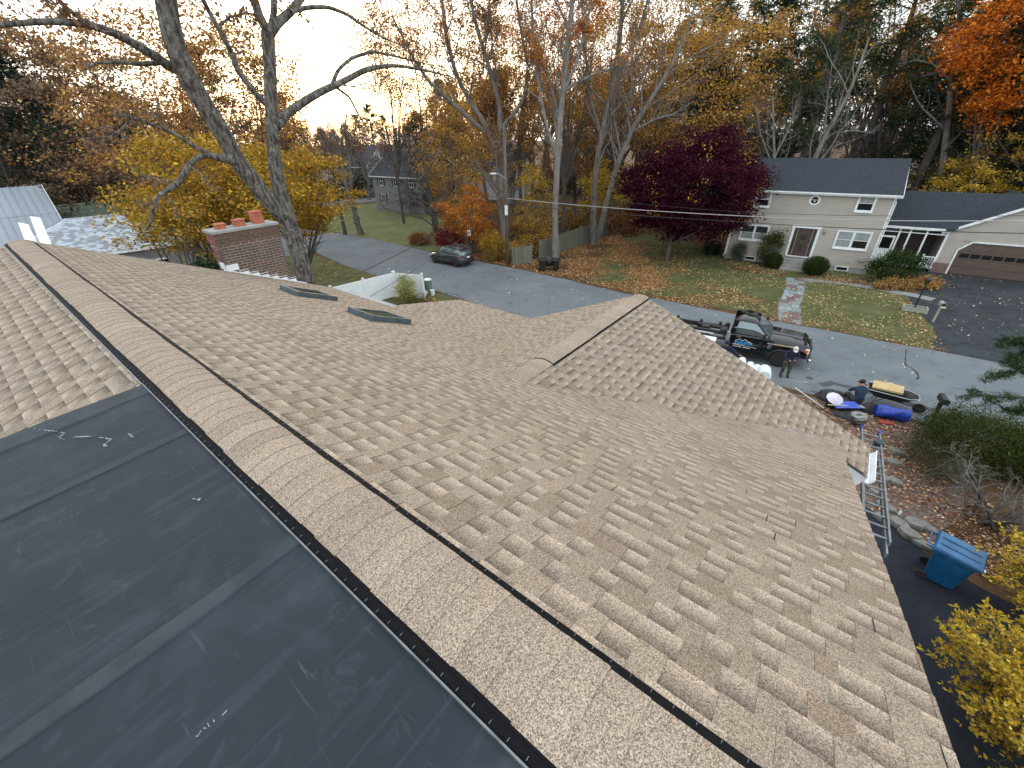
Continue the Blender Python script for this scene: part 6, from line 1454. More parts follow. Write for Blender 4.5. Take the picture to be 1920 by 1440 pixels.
# ---------------------------------------------------------------- bins, buckets, street-side things
def bin_(label, pos, rz, m, h=1.0, w_=.56, d=.62, name='trash_bin', group=None, open_=0):
    t = thing(name, label, 'bin', pos, rz, group)
    def rr(x, y, z, k=.06): return [(-x+k, -y, z), (x-k, -y, z), (x, -y+k, z), (x, y-k, z), (x-k, y, z), (-x+k, y, z), (-x, y-k, z), (-x, -y+k, z)]
    loft([rr(w_*.36, d*.34, .06), rr(w_*.42, d*.40, h*.5), rr(w_*.46, d*.45, h*.86), rr(w_*.52, d*.52, h*.87), rr(w_*.52, d*.52, h*.93)]).build('body', m, t, bevel=.012)
    mb = MB(); mb.add([(-w_*.55, -d*.58, h*.94), (w_*.55, -d*.58, h*.94), (w_*.55, d*.55, h*.97), (-w_*.55, d*.55, h*.97), (-w_*.52, -d*.54, h*.985), (w_*.52, -d*.54, h*.985), (w_*.5, d*.5, h*1.035), (-w_*.5, d*.5, h*1.035)], [(0, 3, 2, 1), (4, 5, 6, 7), (0, 1, 5, 4), (1, 2, 6, 5), (2, 3, 7, 6), (3, 0, 4, 7)])
    for x in (-.13, .13): mb.beam((x, -d*.45, h*.995), (x, d*.42, h*1.045), .05, .02)
    mb.build('lid', m, t, bevel=.012)
    mb = MB(); mb.tube([(-w_*.45, d*.66, h*.95), (w_*.45, d*.66, h*.95)], .018, 8); mb.beam((-w_*.4, d*.5, h*.92), (-w_*.4, d*.67, h*.95), .03, .04); mb.beam((w_*.4, d*.5, h*.92), (w_*.4, d*.67, h*.95), .03, .04); mb.build('handle', m, t)
    for s_ in (-1, 1):
        mb = MB(); mb.lathe([(.05, -.02), (.12, -.02), (.12, .02), (.05, .02)], (s_*w_*.42, d*.40, .12), 14, M=Matrix.Rotation(math.pi/2, 3, 'Y')); mb.build('wheel', M['rubber'], t)
    return t
rb = bin_('blue wheeled recycling bin on the dark driveway beside the yellow shrub', (10.78, 6.45, 0), math.radians(40), M['bluebin'], 1.12, .72, .82, name='recycling_bin')
mb = MB(); mb.box((-.30, -.46, 1.06), (.10, .04, .05)); mb.box((-.20, -.33, .82), (.11, .012, .03)); mb.build('sticker', M['white'], rb)
mb = MB(); mb.lathe([(.0, 0), (.10, 0), (.10, .004), (0, .004)], (.18, -.395, .72), 14, M=Matrix.Rotation(math.pi/2, 3, 'X')); mb.build('emblem', M['galv'], rb)
bin_('left black trash bin at the foot of the grey-trunked tree', (2.85, 35.45, 0), .4, M['black'], .98)
bin_('right black trash bin at the foot of the grey-trunked tree', (4.0, 35.5, 0), -.3, M['black'], .95)
bag = MB(); bag.lathe([(.05, 0), (.36, .05), (.42, .3), (.34, .62), (.12, .80), (.06, .86), (.10, .92)], (0, 0, 0), 12, sy=.8)
bo = bag.build('trash_bag', M['black'], loc=(3.45, 35.75, .35), smooth=True); tag(bo, 'black trash bag heaped between the two black bins', 'bag')
for nm, lb, p, r, h in (('barrel', 'left grey-green barrel beside the white fence end', (-6.75, 30.35, 0), .24, .80), ('barrel', 'right and taller grey-green barrel beside the white fence end', (-6.1, 30.75, 0), .27, .92)):
    t = thing(nm, lb, 'barrel', p); mb = MB(); m_ = mat('grey_green_plastic', (.13, .18, .155), (.10, .14, .125), scale=4, rough=.6)
    mb.lathe([(0, 0), (r*.86, 0), (r*.92, h*.33), (r*.97, h*.34), (r*.95, h*.4), (r, h*.95), (r*1.06, h*.96), (r*1.06, h)], (0, 0, 0), 18); mb.build('body', m_, t, smooth=False)
    mb = MB(); mb.lathe([(0, h+.035), (r*.9, h+.02), (r*1.1, h-.02), (r*1.1, h-.05)], (0, 0, 0), 18); mb.build('lid', M['white_plain'], t)
for lb, p, rx in (('white pail lying tipped in front of the left barrel', (-6.25, 29.6, .0), .5), ('white upright pail in front of the right barrel', (-5.65, 29.75, 0), 0)):
    t = thing('pail', lb, 'bucket', p); t.rotation_euler = (rx, rx*.6, 0); mb = MB(); mb.lathe([(0, 0), (.13, 0), (.165, .36), (.175, .36), (.175, .39), (.16, .39), (.155, .34), (.12, .03), (0, .03)], (0, 0, .02 if not rx else .08), 16); mb.build('body', M['white_plain'], t)
    mb = MB(); mb.tube([(-.17, 0, .36), (-.12, -.16, .28), (0, -.20, .24), (.12, -.16, .28), (.17, 0, .36)], .006, 5); mb.build('handle', M['galv'], t)
# mailbox on a slanting post
mx_ = thing('mailbox', 'black mailbox on a leaning post at the road edge by the juniper', 'mailbox', (16.2, 12.9, 0), math.radians(60))
mb = MB(); mb.beam((-.12, 0, 0), (.0, 0, 1.02), .09, .09); mb.beam((-.36, .08, 0), (.02, .06, .95), .04, .04); mb.build('post', M['black_steel'], mx_)
mb = MB(); pr = [(-.11, 0), (.11, 0), (.11, .13)]+[(.11*math.cos(a), .13+.10*math.sin(a)) for a in [math.pi*k/8 for k in range(1, 8)]]+[(-.11, .13)]
mb.extr(pr, lambda p: (-.26, p[0], 1.02+p[1]), lambda p: (.28, p[0], 1.02+p[1])); mb.build('box', M['black'], mx_)
mb = MB(); mb.extr([(p[0]*1.06, p[1]*1.03) for p in pr], lambda p: (-.285, p[0], 1.017+p[1]), lambda p: (-.258, p[0], 1.017+p[1])); mb.build('door', M['black_steel'], mx_)
# fence-framed planter, lamp and second mailbox across the street
pt = thing('planter_frame', 'weathered rectangular wooden planter frame on the lawn beside the driveway', 'planter', (25.2, 24.3, 0), math.radians(-38))
pt.scale = (.66, .7, .8)
M['old_wood'] = mat('silvery_wood', (.36, .36, .31), (.26, .26, .22), scale=5, rough=.95)
for a, b in (((-.85, -.38), (.85, -.38)), ((.85, -.38), (.85, .38)), ((.85, .38), (-.85, .38)), ((-.85, .38), (-.85, -.38))):
    mb = MB(); mb.beam((*a, .34), (*b, .34), .10, .05); mb.beam((*a, .17), (*b, .17), .04, .26); mb.build('plank', M['old_wood'], pt)
for x in (-.85, .85):
    for y in (-.38, .38):
        mb = MB(); mb.box((x, y, .19), (.12, .12, .38)); mb.build('post', M['old_wood'], pt)
mb = MB(); mb.box((0, 0, .10), (1.6, .7, .2)); mb.build('soil', M['soil'], pt)
lp = thing('lamp_post', 'thin black garden lamp post rising from the planter frame', 'lamp', (25.2, 24.35, 0))
mb = MB(); mb.tube([(0, 0, 0), (.0, 0, 1.75)], .04, 8); mb.build('post', M['black'], lp); mb = MB(); mb.lathe([(.05, 1.72), (.12, 1.80), (.16, 2.02), (.19, 2.03), (.03, 2.16)], (0, 0, 0), 8); mb.build('lantern', M['black_steel'], lp)
mb2 = thing('mailbox', 'small open black mailbox on a wooden post near the planter frame', 'mailbox', (24.9, 22.6, 0), math.radians(-118))
mb = MB(); mb.box((0, 0, .5), (.09, .09, 1.0)); mb.build('post', M['old_wood'], mb2); mb = MB(); mb.extr(pr, lambda p: (-.24, p[0], 1.0+p[1]), lambda p: (.24, p[0], 1.0+p[1])); mb.build('box', M['galv'], mb2)
mb = MB(); mb.extr([(p[0]*.86, .02+p[1]*.86) for p in pr], lambda p: (.235, p[0], 1.0+p[1]), lambda p: (.243, p[0], 1.0+p[1])); mb.build('opening', M['black'], mb2); mb = MB(); mb.box((.33, 0, .99), (.18, .22, .015)); mb.build('flap', mat('pale_yellow', (.6, .58, .3)), mb2)
# edging stones
for i, (p, s_) in enumerate([((1644, 925), .5), ((1662, 952), .55), ((1660, 975), .62), ((1684, 985), .6), ((1702, 1003), .62), ((1722, 1018), .5), ((1738, 1028), .4), ((1715, 985), .6), ((1735, 990), .55), ((1652, 900), .5), ((1672, 870), .5), ((1680, 850), .5), ((1676, 905), .5), ((1758, 1040), .4)]):
    q = atZ(*p); k = 7; ph = U(0, 1); pol = [(s_*.5*math.cos(2*math.pi*j/k+ph)*U(.8, 1.15), s_*.36*math.sin(2*math.pi*j/k+ph)*U(.8, 1.15)) for j in range(k)]
    h = U(.09, .16); mb = MB(); mb.prism(pol, 0, h*.7); mb.prism([(x*.94, y*.94) for x, y in pol], h*.7-.001, h)
    wh = ['at the driveway tip', 'under the ladder end', 'by the driveway corner', 'left of the leaf pile', 'in the middle of the driveway edge', 'before the leaf pile', 'nearest the blue bin', 'set back behind the leaf litter', 'under the bare shrub', 'by the gravel bed', 'beside the juniper skirt', 'at the top of the edging row', 'between gravel and juniper', 'behind the blue bin'][i]
    o = mb.build('edging_stone', M['stone'], loc=(q.x, q.y, 0), bevel=.02); o.rotation_euler = (U(-.06, .06), U(-.06, .06), U(-.6, .2)+math.radians(-40)); tag(o, 'flat grey edging stone '+wh, 'stone', 'edging stones along the dark driveway')
mb = MB(); mb.lathe([(.0, 0), (.035, .01), (.035, .1), (.015, .14), (.015, .16)], (0, 0, 0), 10); q = atZ(1683, 968); o = mb.build('plastic_bottle', M['white_plain'], loc=(q.x, q.y, .08)); tag(o, 'small crumpled white plastic bottle among the leaves', 'bottle')

# ---------------------------------------------------------------- aluminium ladder beside the rake
def HL(b, a, z): v = HM @ Vector((b, a, z)); return v
M['ladder_metal'] = mat('ladder_metal', (.26, .28, .29), (.17, .185, .19), scale=9, rough=.45, metal=.6)
ld_ = thing('ladder', 'aluminium extension ladder with blue end caps lying along the eave corner', 'ladder', HL(8.0, -1.35, 0))
lo_ = HL(8.0, -1.35, 0)
p0, p1 = atR(1632, 808, 11.0), atR(1642, 1010, 6.8)
p0 = Vector((p0.x, p0.y, p0.z)); t = (p1-p0).normalized(); sdv = HM @ Vector((0, 1, 0)); sdv = (sdv-t*sdv.dot(t)).normalized(); nn = sdv.cross(t)
L = (p1-p0).length
for s_ in (-1, 1):
    for sec in (0, 1):
        off = sdv*s_*(.16-.03*sec)+nn*(.05*sec*-1)
        a, b = p0+off+t*(0 if sec == 0 else .5), p1+off+t*(.25 if sec else .0); mb = MB()
        mb.beam(a-lo_, b-lo_, .028, .085, up=tuple(nn)); mb.build('rail', M['ladder_metal'], ld_, bevel=.004)
k = 0; x = .25
while x < L:
    c = p0+t*x; mb = MB(); mb.tube([c-sdv*.15-lo_, c+sdv*.15-lo_], .018, 8); mb.build('rung', M['ladder_metal'], ld_); x += .305
for s_ in (-1, 1):
    mb = MB(); c = p0+sdv*s_*.16-lo_; mb.beam(c-t*.05, c+t*.07, .05, .11, up=tuple(nn)); mb.build('end_cap', M['tarp'], ld_)
mb = MB(); c = p0+t*.62-lo_; mb.lathe([(.0, -.09), (.09, -.07), (.10, .07), (0, .09)], tuple(c-sdv*.14), 10); mb.build('standoff_pad', mat('dark_green_rubber', (.03, .05, .05)), ld_)

# ---------------------------------------------------------------- roofers' gear by the kerb
def at0(u, v, z=0): p = atZ(u, v, z); return Vector((p.x, p.y, 0))
wb = thing('wheelbarrow', 'black wheelbarrow at the kerb with a tan board across it', 'wheelbarrow', (15.55, 14.25, 0), math.radians(-38))
mb = MB()
o_ = [(-.80, -.36), (.55, -.42), (.85, -.2), (.85, .2), (.55, .42), (-.80, .36)]; i_ = [(x*.6, y*.6) for x, y in o_]
vs = [(x, y, .66) for x, y in o_]+[(x, y, .36) for x, y in i_]+[(x*.93, y*.93, .655) for x, y in o_]+[(x*.93, y*.93, .38) for x, y in i_]; n = 6
mb.add(vs, [(k, (k+1) % n, n+(k+1) % n, n+k) for k in range(n)]+[(k, 2*n+k, 2*n+(k+1) % n, (k+1) % n) for k in range(n)]+[(2*n+k, 3*n+k, 3*n+(k+1) % n, 2*n+(k+1) % n) for k in range(n)]+[tuple(range(n, 2*n)), tuple(range(3*n, 4*n))])
mb.build('tray', M['black'], wb)
mb = MB(); mb.tube([(x, y, .665) for x, y in o_]+[(o_[0][0], o_[0][1], .665)], .018, 6); mb.build('rim', M['galv'], wb)
for s_ in (-1, 1):
    mb = MB(); mb.tube([(1.0, s_*.06, .22), (.2, s_*.2, .36), (-1.15, s_*.34, .60)], .02, 6); mb.build('handle', M['black_steel'], wb)
    mb = MB(); mb.tube([(-.4, s_*.26, .40), (-.5, s_*.26, .02), (-.2, s_*.24, .36)], .016, 6); mb.build('leg', M['black_steel'], wb)
mb = MB(); mb.lathe([(.08, -.05), (.2, -.05), (.2, .05), (.08, .05)], (1.0, 0, .2), 16, M=Matrix.Rotation(math.pi/2, 3, 'X')); mb.build('wheel', M['rubber'], wb)
mb = MB(); mb.box((0, 0, 0), (.98, .62, .09)); o = mb.build('foam_board', M['foam'], loc=(15.45, 14.4, .76), bevel=.01); o.rotation_euler = (.06, -.05, math.radians(-42)); tag(o, 'tan insulation board lying across the wheelbarrow', 'board')
def rod(name, label, cat, a, b, r, m, head=None):
    a, b = Vector(a), Vector(b); t_ = thing(name, label, cat, (a.x, a.y, 0)); o = Vector((a.x, a.y, 0)); mb = MB(); mb.tube([a-o, b-o], r, 7); mb.build('handle', m, t_)
    if head: head(t_, b-o, (b-a).normalized())
    return t_
def blade(t_, p, d):
    mb = MB(); mb.beam(p, p+d*.16, .24, .02); mb.build('blade', M['galv'], t_)
def grip(t_, p, d):
    mb = MB(); mb.tube([p, p+d*.05+Vector((.07, 0, 0)), p+d*.14+Vector((.06, 0, 0)), p+d*.16-Vector((.06, 0, 0)), p+d*.05-Vector((.07, 0, 0)), p], .014, 6); mb.build('grip', M['black'], t_)
a, b = atR(1632, 716, 22.3), at0(1660, 745); rod('shovel', 'white-handled tool leaning over the wheelbarrow towards the road', 'tool', Vector((b.x, b.y, .7)), a, .02, M['white'])
c = atR(1648, 722, 21.9); rod('shovel', 'black D-grip shovel leaning in the wheelbarrow', 'tool', Vector((15.6, 14.6, .6)), c, .018, M['black_steel'], grip)
a = atR(1491, 727, 19.6); b = at0(1545, 764); rod('broom', 'pale straight pole leaning at the roof edge beside the tool pile', 'tool', Vector((b.x-.1, b.y-.1, .05)), a, .02, M['cap_white'])
a = atR(1612, 762, 19.7); b = at0(1545, 775); rod('broom', 'tan wooden-handled broom lying across the blue board', 'tool', Vector((b.x, b.y, .42)), a, .02, M['wood_handle'], blade)
# rolled blue tarp
tr_ = thing('rolled_tarp', 'rolled shiny blue tarp in front of the wheelbarrow', 'tarp', (14.95, 13.3, 0), math.radians(-27))
tr_.scale = (.68, 1, 1)
vs = []; mb = MB(); nseg, nr = 14, 22
for i in range(nseg+1):
    x = -.78+1.56*i/nseg
    for k in range(nr):
        a = 2*math.pi*k/nr; r = .25*(1+.09*math.sin(a*3+x*5)+.05*math.sin(x*13+a*5)+.04*math.sin(x*29-a))*(.93 if i in (0, nseg) else 1); vs.append((x, r*math.cos(a), .26+r*math.sin(a)*.95))
mb.add(vs, [(i*nr+k, i*nr+(k+1) % nr, (i+1)*nr+(k+1) % nr, (i+1)*nr+k) for i in range(nseg) for k in range(nr)]); mb.build('roll', M['tarp'], tr_, smooth=True)
mb = MB(); sp_ = [(-.79, (.02+.20*k/40)*math.cos(k*.47), .26+(.02+.20*k/40)*math.sin(k*.47)) for k in range(41)]; mb.tube(sp_, .016, 4); mb.build('roll_end', M['tarp'], tr_)
rd = MB(); rd.box((0, 0, .05), (.5, .26, .10)); o = rd.build('red_bag', mat('red_cloth', (.30, .04, .03), (.2, .03, .02), rough=.8), loc=(14.55, 12.95, 0), bevel=.04); o.rotation_euler = (0, 0, -.4); tag(o, 'small red bag squashed under the blue tarp roll', 'bag')
bb_ = MB(); bb_.box((0, 0, 0), (.95, .42, .05)); o = bb_.build('blue_board', mat('blue_plastic', (.06, .11, .48), (.05, .09, .40), rough=.35), loc=(13.5, 13.85, .32), bevel=.015); o.rotation_euler = (.12, 0, math.radians(-4)); tag(o, 'flat bright blue plastic lid in the tool pile', 'lid')
bk = thing('bucket', 'black bucket with a pale paper sack in its mouth in the tool pile', 'bucket', (13.15, 14.15, 0)); mb = MB(); mb.lathe([(0, 0), (.15, 0), (.19, .4), (.2, .4), (.18, .38), (.14, .03), (0, .03)], (0, 0, 0), 16); mb.build('body', M['black'], bk)
mb = MB(); mb.lathe([(.02, .0), (.26, .03), (.30, .06), (.20, .10), (.05, .16)], (.02, -.02, .42), 9, sx=1.1, M=Matrix.Rotation(.5, 3, 'X')); mb.build('sack', mat('pale_sack', (.62, .58, .66), (.5, .47, .55), rough=.8), bk)
def heap(name, label, pos, rad, m, seed, rz=0, cat='bag'):
    R = random.Random(seed); mb = MB(); nu, nv = 14, 8; vs = []
    for j in range(nv+1):
        ph = math.pi/2*j/nv
        for i in range(nu):
            th = 2*math.pi*i/nu; q = 1+.16*math.sin(th*3+seed)+.12*math.sin(th*5+ph*4+seed)+R.uniform(-.05, .05); vs.append((rad[0]*math.cos(th)*math.cos(ph)*q, rad[1]*math.sin(th)*math.cos(ph)*q, rad[2]*math.sin(ph)*(1+.1*math.sin(th*4))))
    mb.add(vs, [(j*nu+i, j*nu+(i+1) % nu, (j+1)*nu+(i+1) % nu, (j+1)*nu+i) for j in range(nv) for i in range(nu)]); o = mb.build(name, m, loc=pos, smooth=True); o.rotation_euler = (0, 0, rz); tag(o, label, cat); return o
M['dark_cloth'] = mat('dark_canvas', (.014, .013, .015), (.05, .045, .048), scale=5, rough=.85, bump=.5)
heap('tool_bag', 'black canvas tool bag left of the seated worker', (13.6, 14.75, 0), (.55, .35, .42), M['dark_cloth'], 1, -.5)
heap('tool_bag', 'dark rumpled bag just in front of the seated worker', (13.75, 14.3, 0), (.5, .4, .36), M['dark_cloth'], 2, .3)
heap('tool_bag', 'black bag under the near side of the wheelbarrow', (14.6, 13.85, 0), (.5, .3, .32), M['dark_cloth'], 3, -.5)
heap('tool_bag', 'low black bag at the roof edge below the blue lid', (13.35, 13.45, 0), (.45, .3, .2), M['dark_cloth'], 4, -.7)
ng = MB(); ng.box((0, 0, .15), (.12, .26, .2)); ng.box((.16, 0, .09), (.3, .09, .08)); ng.tube([(-.02, 0, .2), (-.1, 0, .34), (-.28, 0, .3)], .03, 6); o = ng.build('nail_gun', M['black_steel'], loc=(13.25, 12.95, 0)); o.rotation_euler = (0, 0, -.6); tag(o, 'grey and black nail gun lying at the roof edge', 'tool')
rp = MB(); P = []; R = random.Random(9)
for k in range(260):
    a = k*.41; r = .22+.05*math.sin(k*.23); P.append((r*math.cos(a)+R.uniform(-.015, .015)+.05*math.sin(k*.05), r*math.sin(a)*.8+R.uniform(-.015, .015)+.08*math.cos(k*.04), .03+.0006*k+R.uniform(0, .02)))
P += [(.3+.05*k, .1+.05*math.sin(k*.8), .03) for k in range(14)]
rp.tube(P, .014, 5); q = at0(1607, 785); o = rp.build('rope_coil', mat('grey_rope', (.42, .43, .40), (.3, .3, .28), rough=.9), loc=(q.x, q.y, .02)); tag(o, 'tangled coil of pale grey rope in front of the tool pile', 'rope')
# white plastic wrapped bundles beside the truck door
for i, (u, v, w_, h) in enumerate([(1392, 676, .36, .55), (1408, 683, .34, .5), (1420, 690, .34, .55), (1434, 694, .56, .80)]):
    q = at0(u, v, .45 if i < 3 else .62); mb = MB(); pr2 = [(-w_/2, 0), (w_/2, 0), (w_/2, h*.62)]+[(w_/2*math.cos(a), h*.62+h*.38*math.sin(a)) for a in [math.pi*k/8 for k in range(1, 8)]]+[(-w_/2, h*.62)]
    mb.extr(pr2, lambda p: (p[0], -.45, p[1]), lambda p: (p[0], .25, p[1])); o = mb.build('wrapped_bundle', M['white_plain'], loc=(q.x, q.y, 0), bevel=.04); o.rotation_euler = (0, 0, math.radians(-28))
    tag(o, ['white wrapped bundle farthest left by the truck door', 'second white wrapped bundle in the row by the truck', 'white wrapped bundle next to the tallest one', 'tallest white wrapped bundle in the row by the truck'][i], 'bundle', 'white wrapped bundles beside the truck')

# ---------------------------------------------------------------- people
def seg_dist(c, a, b):
    d = b-a; t = max(0, min(1, (c-a).dot(d)/max(1e-9, d.length_squared))); return (c-a-d*t).length
def skin_mesh(J, E_, root, sub=1):
    """J: name -> (x, y, z, rx, ry); skinned and subdivided, returned as evaluated mesh"""
    names = list(J); me = bpy.data.meshes.new('tmp'); me.from_pydata([J[n][:3] for n in names], [(names.index(a), names.index(b)) for a, b in E_], [])
    o = bpy.data.objects.new('tmp', me); COL.objects.link(o); sk = o.modifiers.new('skin', 'SKIN'); sk.use_smooth_shade = True; sk.branch_smoothing = .3
    if not me.skin_vertices: bpy.context.view_layer.objects.active = o
    sv = me.skin_vertices[0].data if me.skin_vertices else None
    if sv is None:
        bm = bmesh.new(); bm.from_mesh(me); bm.verts.layers.skin.verify(); bm.to_mesh(me); bm.free(); sv = me.skin_vertices[0].data
    for i, n in enumerate(names): sv[i].radius = (J[n][3], J[n][4] if len(J[n]) > 4 else J[n][3]); sv[i].use_root = (n == root)
    s_ = o.modifiers.new('sub', 'SUBSURF'); s_.levels = sub; s_.render_levels = sub
    dg_ = bpy.context.evaluated_depsgraph_get(); ev = o.evaluated_get(dg_); r = bpy.data.meshes.new_from_object(ev); bpy.data.objects.remove(o); return r
FACE = [Vector((0, -1, 0))]
def person(label, loc, rz, J, mats, hat=None, cls=None):
    root = thing('person', label, 'person', loc, rz)
    E_ = [('pelvis', 'waist'), ('waist', 'chest'), ('chest', 'neck'), ('neck', 'headb'), ('headb', 'headt')]
    for s_ in 'LR': E_ += [('chest', 'sh'+s_), ('sh'+s_, 'el'+s_), ('el'+s_, 'wr'+s_), ('wr'+s_, 'hand'+s_), ('pelvis', 'hip'+s_), ('hip'+s_, 'kn'+s_), ('kn'+s_, 'an'+s_), ('an'+s_, 'toe'+s_)]
    me = skin_mesh(J, E_, 'pelvis', 2)
    # fingers and thumb as short chains rooted in the palm, joined into the same mesh
    bm = bmesh.new(); bm.from_mesh(me)
    for s_ in 'LR':
        w_ = Vector(J['wr'+s_][:3]); h = Vector(J['hand'+s_][:3]); d = (h-w_).normalized(); sd_ = d.cross(Vector((0, 0, 1))).normalized(); cu = d.cross(sd_)
        for k, (off, ln) in enumerate([(-.030, .062), (-.010, .072), (.010, .070), (.028, .055), (-.045, .045)]):
            b0 = h+sd_*off*(1 if k < 4 else .9)-d*(.0 if k < 4 else .05); dd = d if k < 4 else (d-sd_*.9).normalized()
            FJ = {'a': (*b0, .010), 'b': (*(b0+dd*ln*.55), .009), 'c': (*(b0+dd*ln*.8-cu*ln*.3), .007)}
            fm_ = skin_mesh(FJ, [('a', 'b'), ('b', 'c')], 'a', 1); bm.from_mesh(fm_); bpy.data.meshes.remove(fm_)
    # face: nose, brows and ears
    hb, ht = Vector(J['headb'][:3]), Vector(J['headt'][:3]); up = (ht-hb).normalized(); fw = FACE[0]; sd_ = up.cross(fw).normalized(); hc = hb.lerp(ht, .5)
    def blob(c, r, sc=(1, 1, 1)):
        m_ = Matrix.Translation(c) @ Matrix.Diagonal((*[r*x for x in sc], 1)); bmesh.ops.create_icosphere(bm, subdivisions=1, radius=1, matrix=m_)
    blob(hc+fw*.112, .016, (1, 1, 1.5)); blob(hc+sd_*.085, .022, (.6, 1, 1.4)); blob(hc-sd_*.085, .022, (.6, 1, 1.4)); blob(hc+fw*.095-up*.045, .02, (1.3, .6, .4))
    bm.to_mesh(me); bm.free()
    me.materials.clear()
    for m_ in mats: me.materials.append(M[m_])
    segs = []
    for a, b in E_: segs.append((Vector(J[a][:3]), Vector(J[b][:3]), cls(a, b)))
    for p in me.polygons:
        c = p.center; best = min(segs, key=lambda s: seg_dist(c, s[0], s[1])); p.material_index = best[2]; p.use_smooth = True
    link('body', me, root)
    for s_ in (-1, 1):
        mb = MB(); mb.lathe([(0, -.006), (.010, 0), (0, .006)], tuple(hc+fw*.098+sd_*.032*s_+up*.01), 6); mb.build('eye', M['hair'], root)
    if hat: hat(root, hc, up, fw, sd_)
    return root
Jd = {}
def base_pose():
    return {'pelvis': (0, 0, .93, .15, .12), 'waist': (0, -.01, 1.08, .145, .11), 'chest': (0, -.02, 1.32, .17, .12), 'neck': (0, -.05, 1.47, .06, .06), 'headb': (0, -.09, 1.54, .075, .08), 'headt': (0, -.11, 1.68, .08, .09)}
def C3(a, b):
    k = a+b
    if 'head' in k or 'neck' in a and 'head' in b: return 2
    if 'wr' in a and 'hand' in b: return 2
    if 'toe' in b: return 3
    if a.startswith('hip') or a.startswith('kn') or b.startswith('hip'): return 1
    return 0
# worker 1 stands by the front wheel looking down at what he holds
J = base_pose()
J.update({'chest': (0, -.06, 1.30, .18, .13), 'neck': (0, -.13, 1.43, .06, .06), 'headb': (0, -.20, 1.49, .075, .08), 'headt': (0, -.27, 1.61, .085, .095),
 'shL': (.19, -.07, 1.36, .07), 'elL': (.27, -.12, 1.08, .055), 'wrL': (.10, -.34, 1.05, .036), 'handL': (.03, -.40, 1.06, .035, .022),
 'shR': (-.19, -.07, 1.36, .07), 'elR': (-.28, -.14, 1.09, .055), 'wrR': (-.12, -.36, 1.03, .036), 'handR': (-.05, -.42, 1.03, .035, .022),
 'hipL': (.10, 0, .86, .115), 'knL': (.13, -.03, .48, .085), 'anL': (.14, .03, .10, .06), 'toeL': (.16, -.15, .045, .05, .04),
 'hipR': (-.10, 0, .86, .115), 'knR': (-.13, -.02, .48, .085), 'anR': (-.14, .04, .10, .06), 'toeR': (-.16, -.14, .045, .05, .04)})
J1 = J
def cap_hat(root, hc, up, fw, sd_):
    R = Matrix((sd_, fw, up)).transposed(); mb = MB()
    mb.lathe([(.098, .0), (.105, .03), (.092, .08), (.05, .115), (0, .125)], tuple(hc+up*.02), 14, M=R)
    vs = [hc+up*.03+fw*.06+sd_*x*.085 for x in (-1, -.5, 0, .5, 1)]+[hc+up*.015+fw*(.20-.05*abs(x))+sd_*x*.08 for x in (-1, -.5, 0, .5, 1)]
    vs += [v+up*.008 for v in vs]; mb.add(vs, [(i, i+1, 6+i, 5+i) for i in range(4)]+[(10+i, 15+i, 16+i, 11+i) for i in range(4)]); mb.build('cap', M['cap_white'], root, smooth=True)
def beanie(root, hc, up, fw, sd_):
    R = Matrix((sd_, fw, up)).transposed(); mb = MB(); mb.lathe([(.100, -.01), (.108, .02), (.105, .06), (.075, .105), (0, .128)], tuple(hc+up*.02-fw*.008), 14, M=R); mb.build('beanie', M['navy'], root, smooth=True)
def hair_(root, hc, up, fw, sd_):
    R = Matrix((sd_, fw, up)).transposed(); mb = MB(); mb.lathe([(.07, -.07), (.098, -.03), (.108, .02), (.10, .06), (.07, .10), (0, .118)], tuple(hc+up*.015-fw*.018), 14, M=R); mb.build('hair', M['hair'], root, smooth=True)
FACE[0] = Vector((0, -.86, -.5)).normalized()
w1 = person('worker in navy sweatshirt, camouflage trousers and pale cap standing by the truck front wheel', (12.72, 16.72, 0), math.radians(-18), J1, ['navy', 'camo', 'skin', 'rubber'], cap_hat, C3)
mb = MB(); mb.box((.0, -.44, 1.06), (.16, .09, .02)); ph = mb.build('phone', M['black'], loc=w1.location); ph.rotation_euler = w1.rotation_euler; tag(ph, 'dark phone held by the worker in the pale cap', 'phone')
mb = MB(); mb.tube([(-.5, 0, .02), (.4, .1, .02)], .015, 6); mb.box((.45, .1, .03), (.18, .06, .04)); o = mb.build('pry_bar', M['galv'], loc=(12.95, 16.25, 0)); o.rotation_euler = (0, 0, -.5); tag(o, 'metal pry bar lying on the asphalt at the standing worker feet', 'tool')
# worker 2 at the rear of the cab, arm reaching to the truck
J = base_pose()
J.update({'headb': (0, -.10, 1.54, .075, .08), 'headt': (0, -.13, 1.68, .08, .09),
 'shL': (.19, -.03, 1.38, .07), 'elL': (.42, -.16, 1.22, .05), 'wrL': (.62, -.20, 1.08, .036), 'handL': (.70, -.21, 1.05, .035, .022),
 'shR': (-.19, -.03, 1.38, .07), 'elR': (-.30, -.14, 1.12, .052), 'wrR': (-.22, -.36, 1.0, .036), 'handR': (-.18, -.43, .98, .035, .022),
 'hipL': (.10, 0, .86, .115), 'knL': (.13, -.03, .48, .085), 'anL': (.14, .03, .10, .06), 'toeL': (.16, -.15, .045, .05, .04),
 'hipR': (-.10, 0, .86, .115), 'knR': (-.13, -.02, .48, .085), 'anR': (-.14, .04, .10, .06), 'toeR': (-.16, -.14, .045, .05, .04)})
FACE[0] = Vector((0, -.93, -.36)).normalized()
q = atR(1362, 640, 19.9)
person('worker in navy hoodie and dark beanie half hidden behind the roof edge', (q.x, q.y, q.z-1.66), math.radians(-5), J, ['navy', 'dark_cloth', 'skin', 'rubber'], beanie, C3)
